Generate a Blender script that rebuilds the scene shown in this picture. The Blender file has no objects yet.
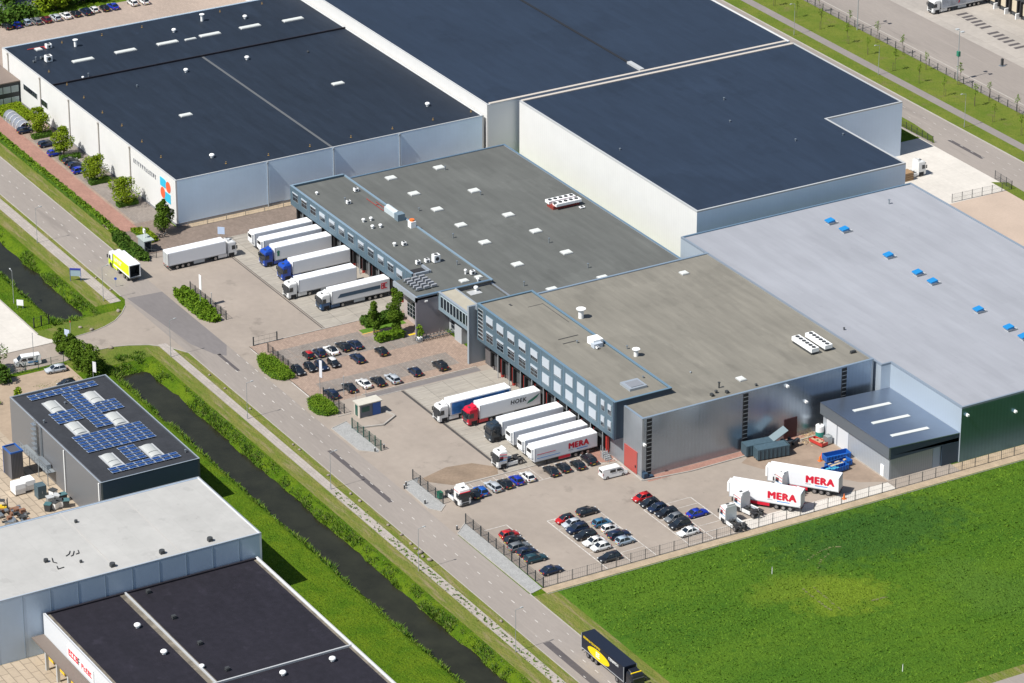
import bpy, bmesh, math, random
from mathutils import Vector, Matrix, Euler
R = math.radians
random.seed(7)
S = bpy.context.scene
COL = S.collection

# ------------------------------------------------------------------ camera, sky, sun, exposure
CAM = Vector((589.86, -342.11, 317.0)); FPX = 3770.7; PITCH = R(24.933); YAW = R(149.887)
cd = bpy.data.cameras.new('camera'); cam = bpy.data.objects.new('camera', cd); COL.objects.link(cam)
cam.location = CAM; cam.rotation_euler = (R(90) - PITCH, 0, YAW - R(90))
cd.sensor_width = 36; cd.lens = FPX / 1024 * 36; cd.clip_start = 1; cd.clip_end = 20000
S.camera = cam
w = bpy.data.worlds.new('World'); S.world = w; w.use_nodes = True
nt = w.node_tree; bg = nt.nodes['Background']
sky = nt.nodes.new('ShaderNodeTexSky'); sky.sky_type = 'NISHITA'; sky.sun_disc = False
sky.sun_elevation = R(53); sky.sun_rotation = R(177.5); sky.altitude = 100; sky.dust_density = 1.0
nt.links.new(sky.outputs[0], bg.inputs[0]); bg.inputs[1].default_value = 0.08
sl = bpy.data.lights.new('sun', 'SUN'); sl.energy = 5.0; sl.angle = R(0.53); sl.color = (1.0, 0.97, 0.92)
so = bpy.data.objects.new('sun', sl); COL.objects.link(so)
tosun = Vector((0.045, -math.cos(R(53)), math.sin(R(53)))).normalized()
so.rotation_euler = (-tosun).to_track_quat('-Z', 'Y').to_euler()
S.view_settings.view_transform = 'Standard'; S.view_settings.look = 'None'
S.view_settings.exposure = 0.30; S.view_settings.gamma = 1.0; S.view_settings.use_curve_mapping = False
S.render.engine = 'CYCLES'

_rm = cam.rotation_euler.to_matrix()
def at(px, py, z=0.0):
    """world x, y of the photo point (px, py) lying at height z"""
    d = _rm @ Vector(((px - 512) / FPX, -(py - 341.5) / FPX, -1))
    t = (z - CAM.z) / d.z
    return CAM.x + d.x * t, CAM.y + d.y * t

# ------------------------------------------------------------------ materials
MATS = {}
def mat(name, col, rough=0.8, metal=0.0, var=0.0, scale=1.0, var2=None, stretch=(1, 1, 1), bump=0.0, bscale=None,
        coat=0.0, spec=0.5, brick=None, wave=None, local=False, detail=4, stain=None):
    if name in MATS: return MATS[name]
    m = bpy.data.materials.new(name); m.use_nodes = True; n = m.node_tree.nodes; l = m.node_tree.links
    p = n['Principled BSDF']; p.inputs['Roughness'].default_value = rough; p.inputs['Metallic'].default_value = metal
    p.inputs['Specular IOR Level'].default_value = spec
    if coat: p.inputs['Coat Weight'].default_value = coat; p.inputs['Coat Roughness'].default_value = 0.08
    c = (*col, 1)
    p.inputs['Base Color'].default_value = c
    if var or var2 or brick or wave or bump:
        tc = n.new('ShaderNodeTexCoord'); geo = n.new('ShaderNodeNewGeometry')
        vec = tc.outputs['Object'] if local else geo.outputs['Position']
        cur = None
        def noise(sc, st, det=detail, rgh=0.6):
            mp = n.new('ShaderNodeMapping'); mp.inputs['Scale'].default_value = (sc * st[0], sc * st[1], sc * st[2])
            l.new(vec, mp.inputs[0]); t = n.new('ShaderNodeTexNoise'); t.inputs['Scale'].default_value = 1
            t.inputs['Detail'].default_value = det; t.inputs['Roughness'].default_value = rgh
            l.new(mp.outputs[0], t.inputs['Vector']); return t.outputs['Fac']
        def mult(src, fac, amt):
            # src * (1 + amt*(fac-.5)*2)
            mr = n.new('ShaderNodeMapRange'); mr.inputs['From Min'].default_value = 0.25; mr.inputs['From Max'].default_value = 0.75
            mr.inputs['To Min'].default_value = 1 - amt; mr.inputs['To Max'].default_value = 1 + amt; l.new(fac, mr.inputs['Value'])
            mx = n.new('ShaderNodeVectorMath'); mx.operation = 'MULTIPLY'
            if src is None: mx.inputs[0].default_value = col
            else: l.new(src, mx.inputs[0])
            l.new(mr.outputs[0], mx.inputs[1]); return mx.outputs[0]
        if brick:
            bw, bh, ms, amt = brick[:4]; mcol = brick[4] if len(brick) > 4 else 0.75
            bt = n.new('ShaderNodeTexBrick'); bt.inputs['Scale'].default_value = 1
            bt.inputs['Brick Width'].default_value = bw; bt.inputs['Row Height'].default_value = bh
            bt.inputs['Mortar Size'].default_value = ms; bt.inputs['Mortar Smooth'].default_value = 0.3
            bt.inputs['Color1'].default_value = tuple(v * (1 + amt) for v in col) + (1,)
            bt.inputs['Color2'].default_value = tuple(v * (1 - amt) for v in col) + (1,)
            bt.inputs['Mortar'].default_value = tuple(v * mcol for v in col) + (1,)
            l.new(vec, bt.inputs['Vector']); cur = bt.outputs['Color']
        if wave:
            ax, wl, amt = wave
            wt = n.new('ShaderNodeTexWave'); wt.bands_direction = ax; wt.inputs['Scale'].default_value = 0.314 / wl * 1.0
            wt.inputs['Distortion'].default_value = 0
            l.new(vec, wt.inputs['Vector']); cur = mult(cur, wt.outputs['Fac'], amt)
        if var: cur = mult(cur, noise(scale, stretch), var)
        if var2: cur = mult(cur, noise(var2[1], var2[2] if len(var2) > 2 else (1, 1, 1)), var2[0])
        for sc, lo, hi, amt, st in (stain or ()):
            mr = n.new('ShaderNodeMapRange'); mr.inputs['From Min'].default_value = lo; mr.inputs['From Max'].default_value = hi; mr.inputs['To Min'].default_value = 1; mr.inputs['To Max'].default_value = 1 + amt
            l.new(noise(sc, st, 7, .62), mr.inputs['Value']); mx = n.new('ShaderNodeVectorMath'); mx.operation = 'MULTIPLY'
            if cur is None: mx.inputs[0].default_value = col
            else: l.new(cur, mx.inputs[0])
            l.new(mr.outputs[0], mx.inputs[1]); cur = mx.outputs[0]
        if cur is not None: l.new(cur, p.inputs['Base Color'])
        if bump:
            b = n.new('ShaderNodeBump'); b.inputs['Strength'].default_value = 1; b.inputs['Distance'].default_value = bump
            l.new(noise(bscale or 2, (1, 1, 1), 6), b.inputs['Height']); l.new(b.outputs[0], p.inputs['Normal'])
    MATS[name] = m
    return m

def grass_mat(name, a, b, c, s1=0.12, s2=1.2, stretch=(1, 1, 1), bump=0.25, dry=None, rough=0.9):
    """three greens mixed by two noises, optional dry patches"""
    if name in MATS: return MATS[name]
    m = bpy.data.materials.new(name); m.use_nodes = True; n = m.node_tree.nodes; l = m.node_tree.links
    p = n['Principled BSDF']; p.inputs['Roughness'].default_value = rough; p.inputs['Specular IOR Level'].default_value = 0.08
    geo = n.new('ShaderNodeNewGeometry')
    def noise(sc, st=(1, 1, 1), det=5, rg=0.65):
        mp = n.new('ShaderNodeMapping'); mp.inputs['Scale'].default_value = tuple(sc * k for k in st); l.new(geo.outputs['Position'], mp.inputs[0])
        t = n.new('ShaderNodeTexNoise'); t.inputs['Scale'].default_value = 1; t.inputs['Detail'].default_value = det
        t.inputs['Roughness'].default_value = rg; l.new(mp.outputs[0], t.inputs['Vector']); return t.outputs['Fac']
    def mix(f, x, y, lo, hi):
        mr = n.new('ShaderNodeMapRange'); mr.inputs['From Min'].default_value = lo; mr.inputs['From Max'].default_value = hi; l.new(f, mr.inputs['Value'])
        mx = n.new('ShaderNodeMix'); mx.data_type = 'RGBA'; l.new(mr.outputs[0], mx.inputs['Factor'])
        for k, v in ((6, x), (7, y)):
            if isinstance(v, tuple): mx.inputs[k].default_value = (*v, 1)
            else: l.new(v, mx.inputs[k])
        return mx.outputs[2]
    o = mix(noise(s1, stretch), a, b, 0.35, 0.65)
    o = mix(noise(s2, stretch), o, c, 0.5, 0.8)
    if dry: o = mix(noise(dry[1], dry[2] if len(dry) > 2 else (1, 1, 1)), o, dry[0], dry[3] if len(dry) > 3 else 0.55, 0.72)
    l.new(o, p.inputs['Base Color'])
    bp = n.new('ShaderNodeBump'); bp.inputs['Distance'].default_value = bump; l.new(noise(2.2), bp.inputs['Height']); l.new(bp.outputs[0], p.inputs['Normal'])
    MATS[name] = m
    return m

asphalt = mat('asphalt', (0.2588, 0.227, 0.1999), .9, var=.12, scale=.05, stretch=(.35, 1, 1), var2=(.07, 1.3, (.25, 1.6, 1)), bump=.02, bscale=8, stain=((.12, .58, .66, -.16, (.15, 1.6, 1)), (.9, .69, .75, -.30, (1, 1, 1)), (.2, .60, .68, .10, (.15, 3, 1))))
asphalt_yard = mat('asphalt_yard', (0.2907, 0.2467, 0.2059), .9, var=.13, scale=.06, var2=(.06, .6), bump=.02, bscale=8, stain=((.16, .60, .68, -.22, (1, 1, 1)), (.9, .68, .74, -.30, (1, 1, 1)), (.3, .62, .70, .12, (.25, 2, 1))))
asphalt_dark = mat('asphalt_dark', (.165, .150, .145), .9, var=.08, scale=.1, var2=(.08, 1.5, (.3, 1, 1)))
asphalt_patch = mat('asphalt_patch', (.085, .075, .075), .9, var=.15, scale=.6)
brown_dirt = mat('brown_dirt', (.225, .165, .115), .95, var=.2, scale=.25, var2=(.1, 2))
concrete = mat('concrete_slab', (0.315, 0.2862, 0.243), .85, var=.12, scale=.15, var2=(.22, .9, (3, .2, 1)), brick=(30, 4.2, .05, .04, .5), stain=((.3, .60, .68, -.28, (4, .35, 1)), (.9, .66, .72, -.30, (1, 1, 1))))
concrete_light = mat('concrete_light', (0.54, 0.504, 0.45), .85, var=.10, scale=.12, var2=(.06, 1), brick=(10, 5, .03, .03, .8))
concrete_far = mat('concrete_far', (0.3465, 0.3127, 0.275), .85, var=.12, scale=.08, var2=(.08, .8), brick=(12, 4.6, .05, .05, .8))
paver_tan = mat('paver_tan', (0.3, 0.2193, 0.1696), .9, var=.10, scale=.12, var2=(.10, 1.4), brick=(.8, .4, .04, .12, .75))
paver_brown = mat('paver_brown', (.20, .155, .125), .9, var=.12, scale=.2, var2=(.12, 1.5), brick=(.8, .4, .04, .12, .75))
paver_grey = mat('paver_grey', (.22, .19, .165), .9, var=.14, scale=.3, var2=(.12, 1.5), brick=(.8, .4, .04, .1, .75))
paver_red = mat('paver_red', (0.3135, 0.17, 0.13), .9, var=.12, scale=.3, var2=(.08, 2), brick=(.6, .3, .03, .1, .75))
paver_yard = mat('paver_yard', (0.3864, 0.3135, 0.231), .9, var=.12, scale=.15, var2=(.08, 2), brick=(3.2, 1.6, .09, .07, .55))
gravel = mat('gravel_blue', (.30, .30, .29), .95, var=.10, scale=.8, var2=(.25, 5), bump=.04, bscale=9)
path_m = mat('path_paving', (0.3472, 0.3078, 0.2726), .9, var=.13, scale=.35, var2=(.15, 2.5, (1, 2, 1)), brick=(1.2, .6, .04, .06, .75))
path_ne = mat('path_asphalt', (.22, .195, .18), .9, var=.08, scale=.3, var2=(.05, 2))
dirt = mat('dry_soil', (.36, .28, .19), .95, var=.2, scale=.5, var2=(.15, 3), bump=.03)
paint_white = mat('road_paint', (.50, .47, .43), .85, var=.35, scale=1.2)
kerb_m = mat('kerb_concrete', (.36, .335, .30), .85, var=.12, scale=.6)
drain_m = mat('drain_iron', (.06, .055, .05), .8, var=.3, scale=.8)
grass_far = grass_mat('grass_rough', (.10, .145, .022), (.14, .165, .03), (.065, .115, .015), .1, .9, dry=((.20, .165, .075), .16, (1, 1, 1), .52))
grass_ne = grass_mat('grass_lawn', (0.0993, 0.144, 0.0192), (0.1465, 0.171, 0.0288), (0.0756, 0.1215, 0.016), .12, .8, dry=((.15, .14, .05), .22, (1, 1, 1), .56))
grass_bank = grass_mat('grass_bank', (.062, .130, .006), (.115, .175, .009), (.036, .085, .006), .22, 1.5, bump=.5)
grass_dry = grass_mat('grass_dry', (.115, .155, .024), (.185, .18, .046), (.075, .125, .016), .35, 1.6, stretch=(.5, 1.5, 1), bump=.3, dry=((.26, .205, .12), .55, (.22, 1.7, 1), .50))
field_m = grass_mat('field_crop', (0.0554, 0.1292, 0.0117), (0.0902, 0.1703, 0.0145), (0.032, 0.0939, 0.0101), .06, 1.3, stretch=(1.1, .4, 1), bump=.5)
reed_m = grass_mat('reed_leaf', (0.0794, 0.167, 0.0132), (0.127, 0.2024, 0.0204), (0.0529, 0.1214, 0.0168), .3, 1.8, bump=.0)
field_leaf = grass_mat('field_leaf', (0.0638, 0.1505, 0.0139), (0.1208, 0.2005, 0.018), (0.0369, 0.1115, 0.0111), .05, .8, stretch=(1.1, .35, 1), bump=.0)
leaf_dark = grass_mat('leaf_dark', (.045, .105, .014), (.085, .145, .02), (.028, .07, .012), .7, 2.5, bump=0)
leaf_light = grass_mat('leaf_light', (0.144, 0.2204, 0.0096), (0.2016, 0.2584, 0.016), (0.0864, 0.152, 0.0096), .7, 2.5, bump=0)
leaf_mid = grass_mat('leaf_mid', (0.0935, 0.1785, 0.0126), (0.1445, 0.2295, 0.018), (0.0595, 0.119, 0.0108), .7, 2.5, bump=0)
leaf_tree = grass_mat('leaf_tree', (.065, .125, .012), (.105, .165, .016), (.035, .075, .010), .7, 2.5, bump=0)
bark = mat('bark', (.12, .09, .06), .95, var=.3, scale=2)
water_m = mat('canal_water', (0.0234, 0.0238, 0.0144), .12, spec=.16, bump=.012, bscale=1.2, var=.3, scale=.2)

roof_black = mat('roofing_black', (0.0143, 0.0217, 0.035), .62, var=.16, scale=.05, var2=(.14, .5, (.2, 1.5, 1)), brick=(9, 1.05, .02, .07, .88), spec=.3, stain=((.09, .60, .68, .28, (.4, 1, 1)), (.5, .66, .72, .35, (1, 1, 1)), (.05, .56, .60, -.12, (1, 1, 1))))
roof_navy = mat('roofing_navy', (0.0192, 0.031, 0.0534), .62, var=.10, scale=.04, var2=(.08, .5, (.2, 1.5, 1)), brick=(9, 1.05, .02, .05, .9), spec=.3, stain=((.06, .60, .70, .16, (.4, 1, 1)), (.4, .68, .74, .3, (1, 1, 1)), (.045, .57, .60, -.10, (1, 1, 1))))
roof_bitumen = mat('roofing_bitumen', (0.0154, 0.0135, 0.0192), .7, var=.16, scale=.2, var2=(.16, .8), brick=(9, 1.05, .02, .05, .9), spec=.3, stain=((.25, .60, .66, .35, (1, 1, 1)), (1.2, .68, .74, .5, (1, 1, 1))))
roof_grey = mat('roofing_grey', (0.0994, 0.103, 0.0948), .85, var=.10, scale=.07, var2=(.12, .35, (.25, 1.8, 1)), brick=(8, 1.05, .02, .05, .92), stain=((.12, .60, .66, -.12, (.5, 1, 1)), (.7, .62, .72, .14, (.5, 2, 1)), (.05, .56, .60, .08, (1, 1, 1))))
roof_tan = mat('roofing_tan', (0.1913, 0.1781, 0.147), .85, var=.10, scale=.07, var2=(.13, .35, (.25, 1.8, 1)), brick=(8, 1.05, .02, .04, .92), stain=((.12, .58, .64, -.14, (.5, 1, 1)), (.7, .60, .70, .12, (.5, 2, 1)), (.05, .55, .58, -.08, (1, 1, 1))))
roof_pale = mat('roofing_pale', (0.2907, 0.2987, 0.3234), .75, var=.07, scale=.05, var2=(.07, .3, (.2, 1.5, 1)), brick=(12, 1.6, .02, .025, .93), stain=((.07, .58, .66, -.07, (.3, 1, 1)), (.5, .66, .72, -.08, (1, 1, 1))))
roof_white = mat('roofing_white', (0.39, 0.3819, 0.3604), .75, var=.07, scale=.12, var2=(.05, .5), brick=(16, 4.2, .03, .02, .9), stain=((.25, .60, .66, -.12, (1, 1, 1)), (1.2, .66, .72, -.15, (1, 1, 1))))
roof_blue = mat('roofing_blue_sheet', (.30, .36, .45), .33, metal=.85, var=.05, scale=.2)
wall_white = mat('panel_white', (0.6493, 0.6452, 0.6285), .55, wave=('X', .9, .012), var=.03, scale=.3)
wall_white_shade = mat('panel_white_shade', (0.672, 0.8165, 0.952), .42, wave=('Y', .9, .004), var=.07, scale=.12)  # white panel again, with the blue of its sky-lit shaded side put into the colour
wall_grey_x = mat('panel_silver_side', (0.3348, 0.3913, 0.4608), .27, metal=.85, wave=('Y', .8, .025), var=.07, scale=.25, stain=((.5, .60, .7, -.15, (1, 1, .15)),))
wall_grey_y = mat('panel_silver_front', (.40, .43, .46), .42, metal=.6, wave=('X', .7, .02), var=.05, scale=.5)
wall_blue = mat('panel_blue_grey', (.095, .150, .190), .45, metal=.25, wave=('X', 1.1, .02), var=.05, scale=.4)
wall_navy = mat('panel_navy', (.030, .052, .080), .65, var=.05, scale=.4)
wall_slate = mat('panel_slate', (.13, .15, .17), .4, metal=.4, wave=('X', .5, .05))
wall_green = mat('panel_green_grey', (0.1092, 0.2046, 0.2635), .36, metal=.85, wave=('Y', .8, .03), var=.06, scale=.3)
wall_mauve = mat('panel_mauve_grey', (.25, .24, .26), .6, var=.05, scale=.5)
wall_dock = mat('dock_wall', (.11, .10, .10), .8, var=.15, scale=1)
trim_blue = mat('trim_blue', (.15, .235, .32), .45, metal=.3)
trim_pale = mat('trim_pale', (.46, .47, .47), .5, metal=.1)
trim_cream = mat('trim_cream', (.50, .45, .39), .6)
trim_light = mat('trim_light', (.36, .40, .44), .45, metal=.3)
glass_dark = mat('glass_dark', (.012, .018, .025), .08, spec=.8)
glass_band = mat('glass_band', (.30, .36, .36), .2, spec=.7)
blind = mat('white_blind', (0.4092, 0.448, 0.4896), .6)
white_m = mat('white_plastic', (0.858, 0.858, 0.836), .5)
offwhite = mat('dome_plastic', (0.6149, 0.6292, 0.5914), .35, spec=.5)
steel = mat('galvanised_steel', (.38, .42, .45), .4, metal=.7)
pole_m = mat('pole_steel', (.34, .36, .37), .5, metal=.2)
dark_metal = mat('dark_metal', (.045, .048, .05), .6)
black_m = mat('black_rubber', (.018, .018, .02), .8)
fence_dark = mat('fence_dark', (.035, .045, .05), .6)
fence_green = mat('fence_green', (.03, .09, .07), .6)
red_m = mat('red_paint', (.50, .045, .035), .5)
red_door = mat('red_door', (0.39, 0.0788, 0.066), .5, wave=('Z', .5, .05))
orange_m = mat('orange_plastic', (.75, .17, .03), .5)
yellow_m = mat('yellow_paint', (.75, .50, .02), .5)
blue_cap = mat('blue_plastic', (.012, .20, .48), .45)
blue_m = mat('blue_paint', (.02, .10, .35), .4)
green_m = mat('green_paint', (.03, .20, .13), .5)
solar_m = mat('solar_cell', (0.0048, 0.0405, 0.1688), .35, spec=.35, var=.15, scale=.8)
solar_frame = mat('solar_frame', (0.468, 0.544, 0.63), .5)
rim_m = mat('wheel_rim', (.35, .35, .36), .35, metal=.8)
head_m = mat('headlamp', (.60, .62, .62), .15)
tail_m = mat('taillamp', (.35, .01, .01), .25)
ink_red = mat('ink_red', (.62, .01, .035), .5)
ink_black = mat('ink_black', (.03, .035, .04), .5)
ink_grey = mat('ink_grey', (.30, .31, .32), .5)
ink_blue = mat('ink_blue', (.04, .25, .60), .5)
ink_yellow = mat('ink_yellow', (.85, .60, .0), .5)
ink_cyan = mat('ink_cyan', (.03, .45, .66), .5)
ink_orange = mat('ink_orange', (.72, .12, .05), .5)
stone_m = mat('boulder', (.26, .22, .18), .9, var=.2, scale=2)
teal_m = mat('container_teal', (0.0525, 0.09, 0.1125), .55, var=.12, scale=2, local=True)
cont_in = mat('container_inside', (.05, .06, .07), .8)

# ------------------------------------------------------------------ mesh builder
class MB:
    def __init__(s): s.v = []; s.f = []; s.m = []; s.sm = []
    def add(s, vs, fs, mi=0, smooth=False):
        b = len(s.v); s.v += [tuple(v) for v in vs]
        for f in fs: s.f.append(tuple(b + i for i in f)); s.m.append(mi); s.sm.append(smooth)
        return s
    def box(s, x0, y0, z0, x1, y1, z1, mi=0):
        vs = [(x0, y0, z0), (x1, y0, z0), (x1, y1, z0), (x0, y1, z0), (x0, y0, z1), (x1, y0, z1), (x1, y1, z1), (x0, y1, z1)]
        return s.add(vs, [(0, 3, 2, 1), (4, 5, 6, 7), (0, 1, 5, 4), (1, 2, 6, 5), (2, 3, 7, 6), (3, 0, 4, 7)], mi)
    def cbox(s, cx, cy, cz, lx, ly, lz, mi=0):
        return s.box(cx - lx / 2, cy - ly / 2, cz - lz / 2, cx + lx / 2, cy + ly / 2, cz + lz / 2, mi)
    def prism(s, poly, z0, z1, mi=0):
        n = len(poly); vs = [(x, y, z0) for x, y in poly] + [(x, y, z1) for x, y in poly]
        fs = [tuple(range(n))[::-1], tuple(range(n, 2 * n))] + [(i, (i + 1) % n, n + (i + 1) % n, n + i) for i in range(n)]
        return s.add(vs, fs, mi)
    def cyl(s, p, q, r, n=8, mi=0, r2=None, smooth=True):
        p = Vector(p); q = Vector(q); a = (q - p).normalized(); r2 = r if r2 is None else r2
        u = a.cross(Vector((0, 0, 1))) if abs(a.z) < .9 else a.cross(Vector((1, 0, 0))); u.normalize(); v = a.cross(u)
        vs = []
        for c, rr in ((p, r), (q, r2)):
            for i in range(n):
                t = 2 * math.pi * i / n; vs.append(c + u * (rr * math.cos(t)) + v * (rr * math.sin(t)))
        fs = [(i, (i + 1) % n, n + (i + 1) % n, n + i) for i in range(n)]
        s.add(vs, fs, mi, smooth)
        s.add(vs[:n], [tuple(range(n))[::-1]], mi); return s.add(vs[n:], [tuple(range(n))], mi)
    def sphere(s, c, rx, ry, rz, n=10, k=6, mi=0, z0=-1.0):
        vs = []; fs = []
        for j in range(k + 1):
            t = math.asin(max(-1, z0)) + (math.pi / 2 - math.asin(max(-1, z0))) * j / k
            for i in range(n):
                a = 2 * math.pi * i / n
                vs.append((c[0] + rx * math.cos(t) * math.cos(a), c[1] + ry * math.cos(t) * math.sin(a), c[2] + rz * math.sin(t)))
        for j in range(k):
            for i in range(n): fs.append((j * n + i, j * n + (i + 1) % n, (j + 1) * n + (i + 1) % n, (j + 1) * n + i))
        return s.add(vs, fs, mi, True)
    def loft(s, rings, mi=0, caps=True, smooth=False):
        n = len(rings[0]); vs = [p for r in rings for p in r]; fs = []
        for j in range(len(rings) - 1):
            for i in range(n): fs.append((j * n + i, j * n + (i + 1) % n, (j + 1) * n + (i + 1) % n, (j + 1) * n + i))
        if caps: fs.append(tuple(range(n))[::-1]); fs.append(tuple(range((len(rings) - 1) * n, len(rings) * n)))
        return s.add(vs, fs, mi, smooth)
    def mesh(s, name, mats):
        me = bpy.data.meshes.new(name); me.from_pydata(s.v, [], s.f)
        for m in (mats if isinstance(mats, (list, tuple)) else [mats]): me.materials.append(m)
        me.polygons.foreach_set('material_index', s.m); me.polygons.foreach_set('use_smooth', s.sm)
        bm = bmesh.new(); bm.from_mesh(me); bmesh.ops.recalc_face_normals(bm, faces=bm.faces); bm.to_mesh(me); bm.free()
        me.update(); return me
    def build(s, name, mats, parent=None):
        return link(name, s.mesh(name, mats), parent)

def link(name, me, parent=None):
    o = bpy.data.objects.new(name, me); COL.objects.link(o); o.parent = parent; return o
def tag(o, label, cat, group=None):
    o['label'] = label; o['category'] = cat
    if group: o['group'] = group
    return o
def thing(name, label, cat, loc=(0, 0, 0), rz=0.0, group=None):
    o = bpy.data.objects.new(name, None); COL.objects.link(o); o.location = loc; o.rotation_euler = (0, 0, rz)
    o.empty_display_size = .5
    return tag(o, label, cat, group)
def struct(name, mb, m):
    o = mb.build(name, m); o['kind'] = 'structure'; return o
def sheet(name, polys, z, m):
    mb = MB()
    for p in polys:
        if len(p) == 4 and not isinstance(p[0], tuple):
            x0, x1, y0, y1 = p; p = [(x0, y0), (x1, y0), (x1, y1), (x0, y1)]
        mb.add([(x, y, z) for x, y in p], [tuple(range(len(p)))])
    me = mb.mesh(name, m)
    for poly in me.polygons:
        if poly.normal.z < 0: poly.flip()
    o = link(name, me); o['kind'] = 'structure'; return o

_ORD = ['first', 'second', 'third', 'fourth', 'fifth', 'sixth', 'seventh', 'eighth', 'ninth', 'tenth', 'eleventh', 'twelfth', 'thirteenth', 'fourteenth', 'fifteenth']

# ------------------------------------------------------------------ ground with the canal cut into it
from mathutils import noise as mn
def canal_depth(x, y):
    wob = mn.noise(Vector((x * .12, 3.1, 0))) * .9 + mn.noise(Vector((x * .5, 7.7, 0))) * .6
    wob2 = mn.noise(Vector((x * .12, 13.1, 0))) * .7 + mn.noise(Vector((x * .5, 17.7, 0))) * .5
    top, bot = -65.9 + wob * .7, -75.6 + wob2 * .7
    if y > top or y < bot: return 0
    e = max(0.0, min(1.0, max((x + 29.5) / 5.0, (-53.5 - x) / 5.0)))
    e = e * e * (3 - 2 * e)
    d = min(top - y, y - bot)
    return -2.3 * e * min(1.0, d / 2.7) ** 1.1
xs = [-4000, -900, -420] + [-330 + 1.5 * i for i in range(int(530 / 1.5))] + [260, 600, 4000]
ys = [-4000, -400, -120, -77] + [-76.5 + .5 * i for i in range(24)] + [-64, -40, 200, 500, 4000]
mb = MB(); nx, ny = len(xs), len(ys)
vs = [(x, y, canal_depth(x, y)) for y in ys for x in xs]
fs = [(j * nx + i, j * nx + i + 1, (j + 1) * nx + i + 1, (j + 1) * nx + i) for j in range(ny - 1) for i in range(nx - 1)]
mb.add(vs, fs, 0, True); g = struct('ground', mb, [grass_bank])

sheet('canal_water', [(-330, -28, -78, -64.5), (-28, 198, -78, -64.5)], -1.3, water_m)
sheet('canal_bank_grass', [(-30, 198, -92, -76.6), (-300, -52, -80.4, -76.6)], .012, grass_bank)
sheet('junction_grass', [[(-53.3, -59.9), (-51.4, -61.6), (-48.7, -64.4), (-47.2, -67.3), (-46.3, -69.9), (-45.5, -75.7), (-45.6, -77.8), (-47.5, -79.5), (-50.4, -80.6), (-53.3, -80.6)], [(-37.6, -76), (-37.6, -70), (-36.6, -66.9), (-34.8, -63.3), (-31.5, -60.2), (-29.8, -60), (-29.8, -81), (-36.2, -81)]], .006, grass_far)
sheet('verge_grass', [(-330, -57, -64.9, -61.6), (-34, 198, -64.9, -61.9)], .012, grass_dry)
sheet('roadside_grass', [(-330, -60, -59.3, -58.2), (-30, 198, -60.0, -58.0), (93, 198, -49.6, -45.0), (-330, -78, -50, -46.4)], .018, grass_dry)

# roads, lots and paving (sheets one above the other)
sheet('main_road', [(-420, 420, -58.2, -49.8)], .03, asphalt)
jun = [(-58, -57.9), (-54.3, -59.5), (-51.4, -61.6), (-48.7, -64.4), (-47.2, -67.3), (-46.3, -69.9), (-45.5, -75.7), (-45.3, -78.5), (-45.3, -160), (-36.2, -160), (-36.2, -81), (-37.6, -76),
       (-37.6, -70), (-36.6, -66.9), (-34.8, -63.3), (-31.5, -60.2), (-27, -57.9)]
sheet('side_road', [jun], .024, asphalt_yard)
sheet('west_lot', [[(-45.6, -77.8), (-45.31, -160), (-300, -160), (-300, -80.4), (-50.4, -80.6), (-47.5, -79.5)]], .02, concrete_light)
sheet('junction_patch', [[(-57.5, -57.6), (-57, -50.0), (-27, -50.0), (-22.5, -52.2), (-24.5, -54.0), (-31, -56.0)]], .036, asphalt_dark)
sheet('road_repair_strip', [(24.8, 49.2, -54.5, -53.5), (108, 150, -56.6, -55.2), (-24, -15, -53.6, -52.9)], .036, asphalt_patch)
sheet('cycle_path', [(-330, -57, -61.6, -59.2), (-34, 198, -61.9, -60.0)], .03, path_m)
sheet('front_apron', [(-75.5, 66.5, -49.95, -46.4)], .034, asphalt_yard)
sheet('north_yard', [(-75.5, -24, -46.5, -9)], .03, asphalt_yard)
sheet('brick_strip', [(-92, -75.5, -44, -33), (-86.2, -75.5, -33, 46)], .026, paver_brown)
sheet('sand_strip', [(-86.25, -84.3, -30, 46)], .034, dirt)
sheet('brick_car_park', [(-24, 6.8, -46.5, -9)], .034, paver_tan)
sheet('parking_bays', [(-19.5, -10.6, -43.5, -24.5), (-2.2, 3.6, -43, -14), (-16.5, -8.5, -24.5, -15.5)], .042, paver_grey)
sheet('south_yard', [(8.7, 91.2, -46.4, 43.5), (6.8, 8.7, -46.4, -9)], .03, asphalt_yard)
sheet('ramp_strip', [(7.0, 8.7, -37.0, -12)], .036, asphalt_dark)
sheet('dock_slabs', [(-75.5, -24.3, -29.4, -9), (9.0, 49.5, -29.5, -9)], .038, concrete)
sheet('worn_brown_patch', [[(43.7, -44.5), (45.2, -44.6), (48.9, -41.0), (49.2, -31.5), (46.5, -30.2), (42.8, -33.5), (41.9, -38.5)]], .036, brown_dirt)
sheet('red_paving', [[(48.6, -10.4), (49.6, -14.4), (54.6, -12.6), (56.2, -8.6)], (63.9, 65.9, -9, 20), (63.9, 65.3, 20, 29)], .042, paver_red)
sheet('concrete_strip', [[(87.4, -3.0), (91.1, -3.0), (91.1, 29), (88.2, 29)]], .036, concrete_light)
sheet('soil_strip', [(91.25, 93.1, -47, 110), (88.2, 91.25, 29, 110)], .02, dirt)
sheet('rusty_yard_patch', [[(66.2, 13), (66.2, 29.3), (88.0, 29.3), (85.5, 24.5), (78, 19), (72, 12), (68, 10)]], .036, mat('rusty_asphalt', (.26, .195, .145), .9, var=.2, scale=.2, var2=(.1, 1)))
sheet('east_yard', [(-48, -13.5, 100.8, 134.2)], .02, concrete_light)
sheet('east_sandy_yard', [(-13.5, 420, 100.8, 133.2)], .02, mat('paver_sand', (.42, .33, .26), .9, var=.08, scale=.1, var2=(.06, 2)))
sheet('east_road', [(-420, 420, 134.2, 145.3)], .03, asphalt)
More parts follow.
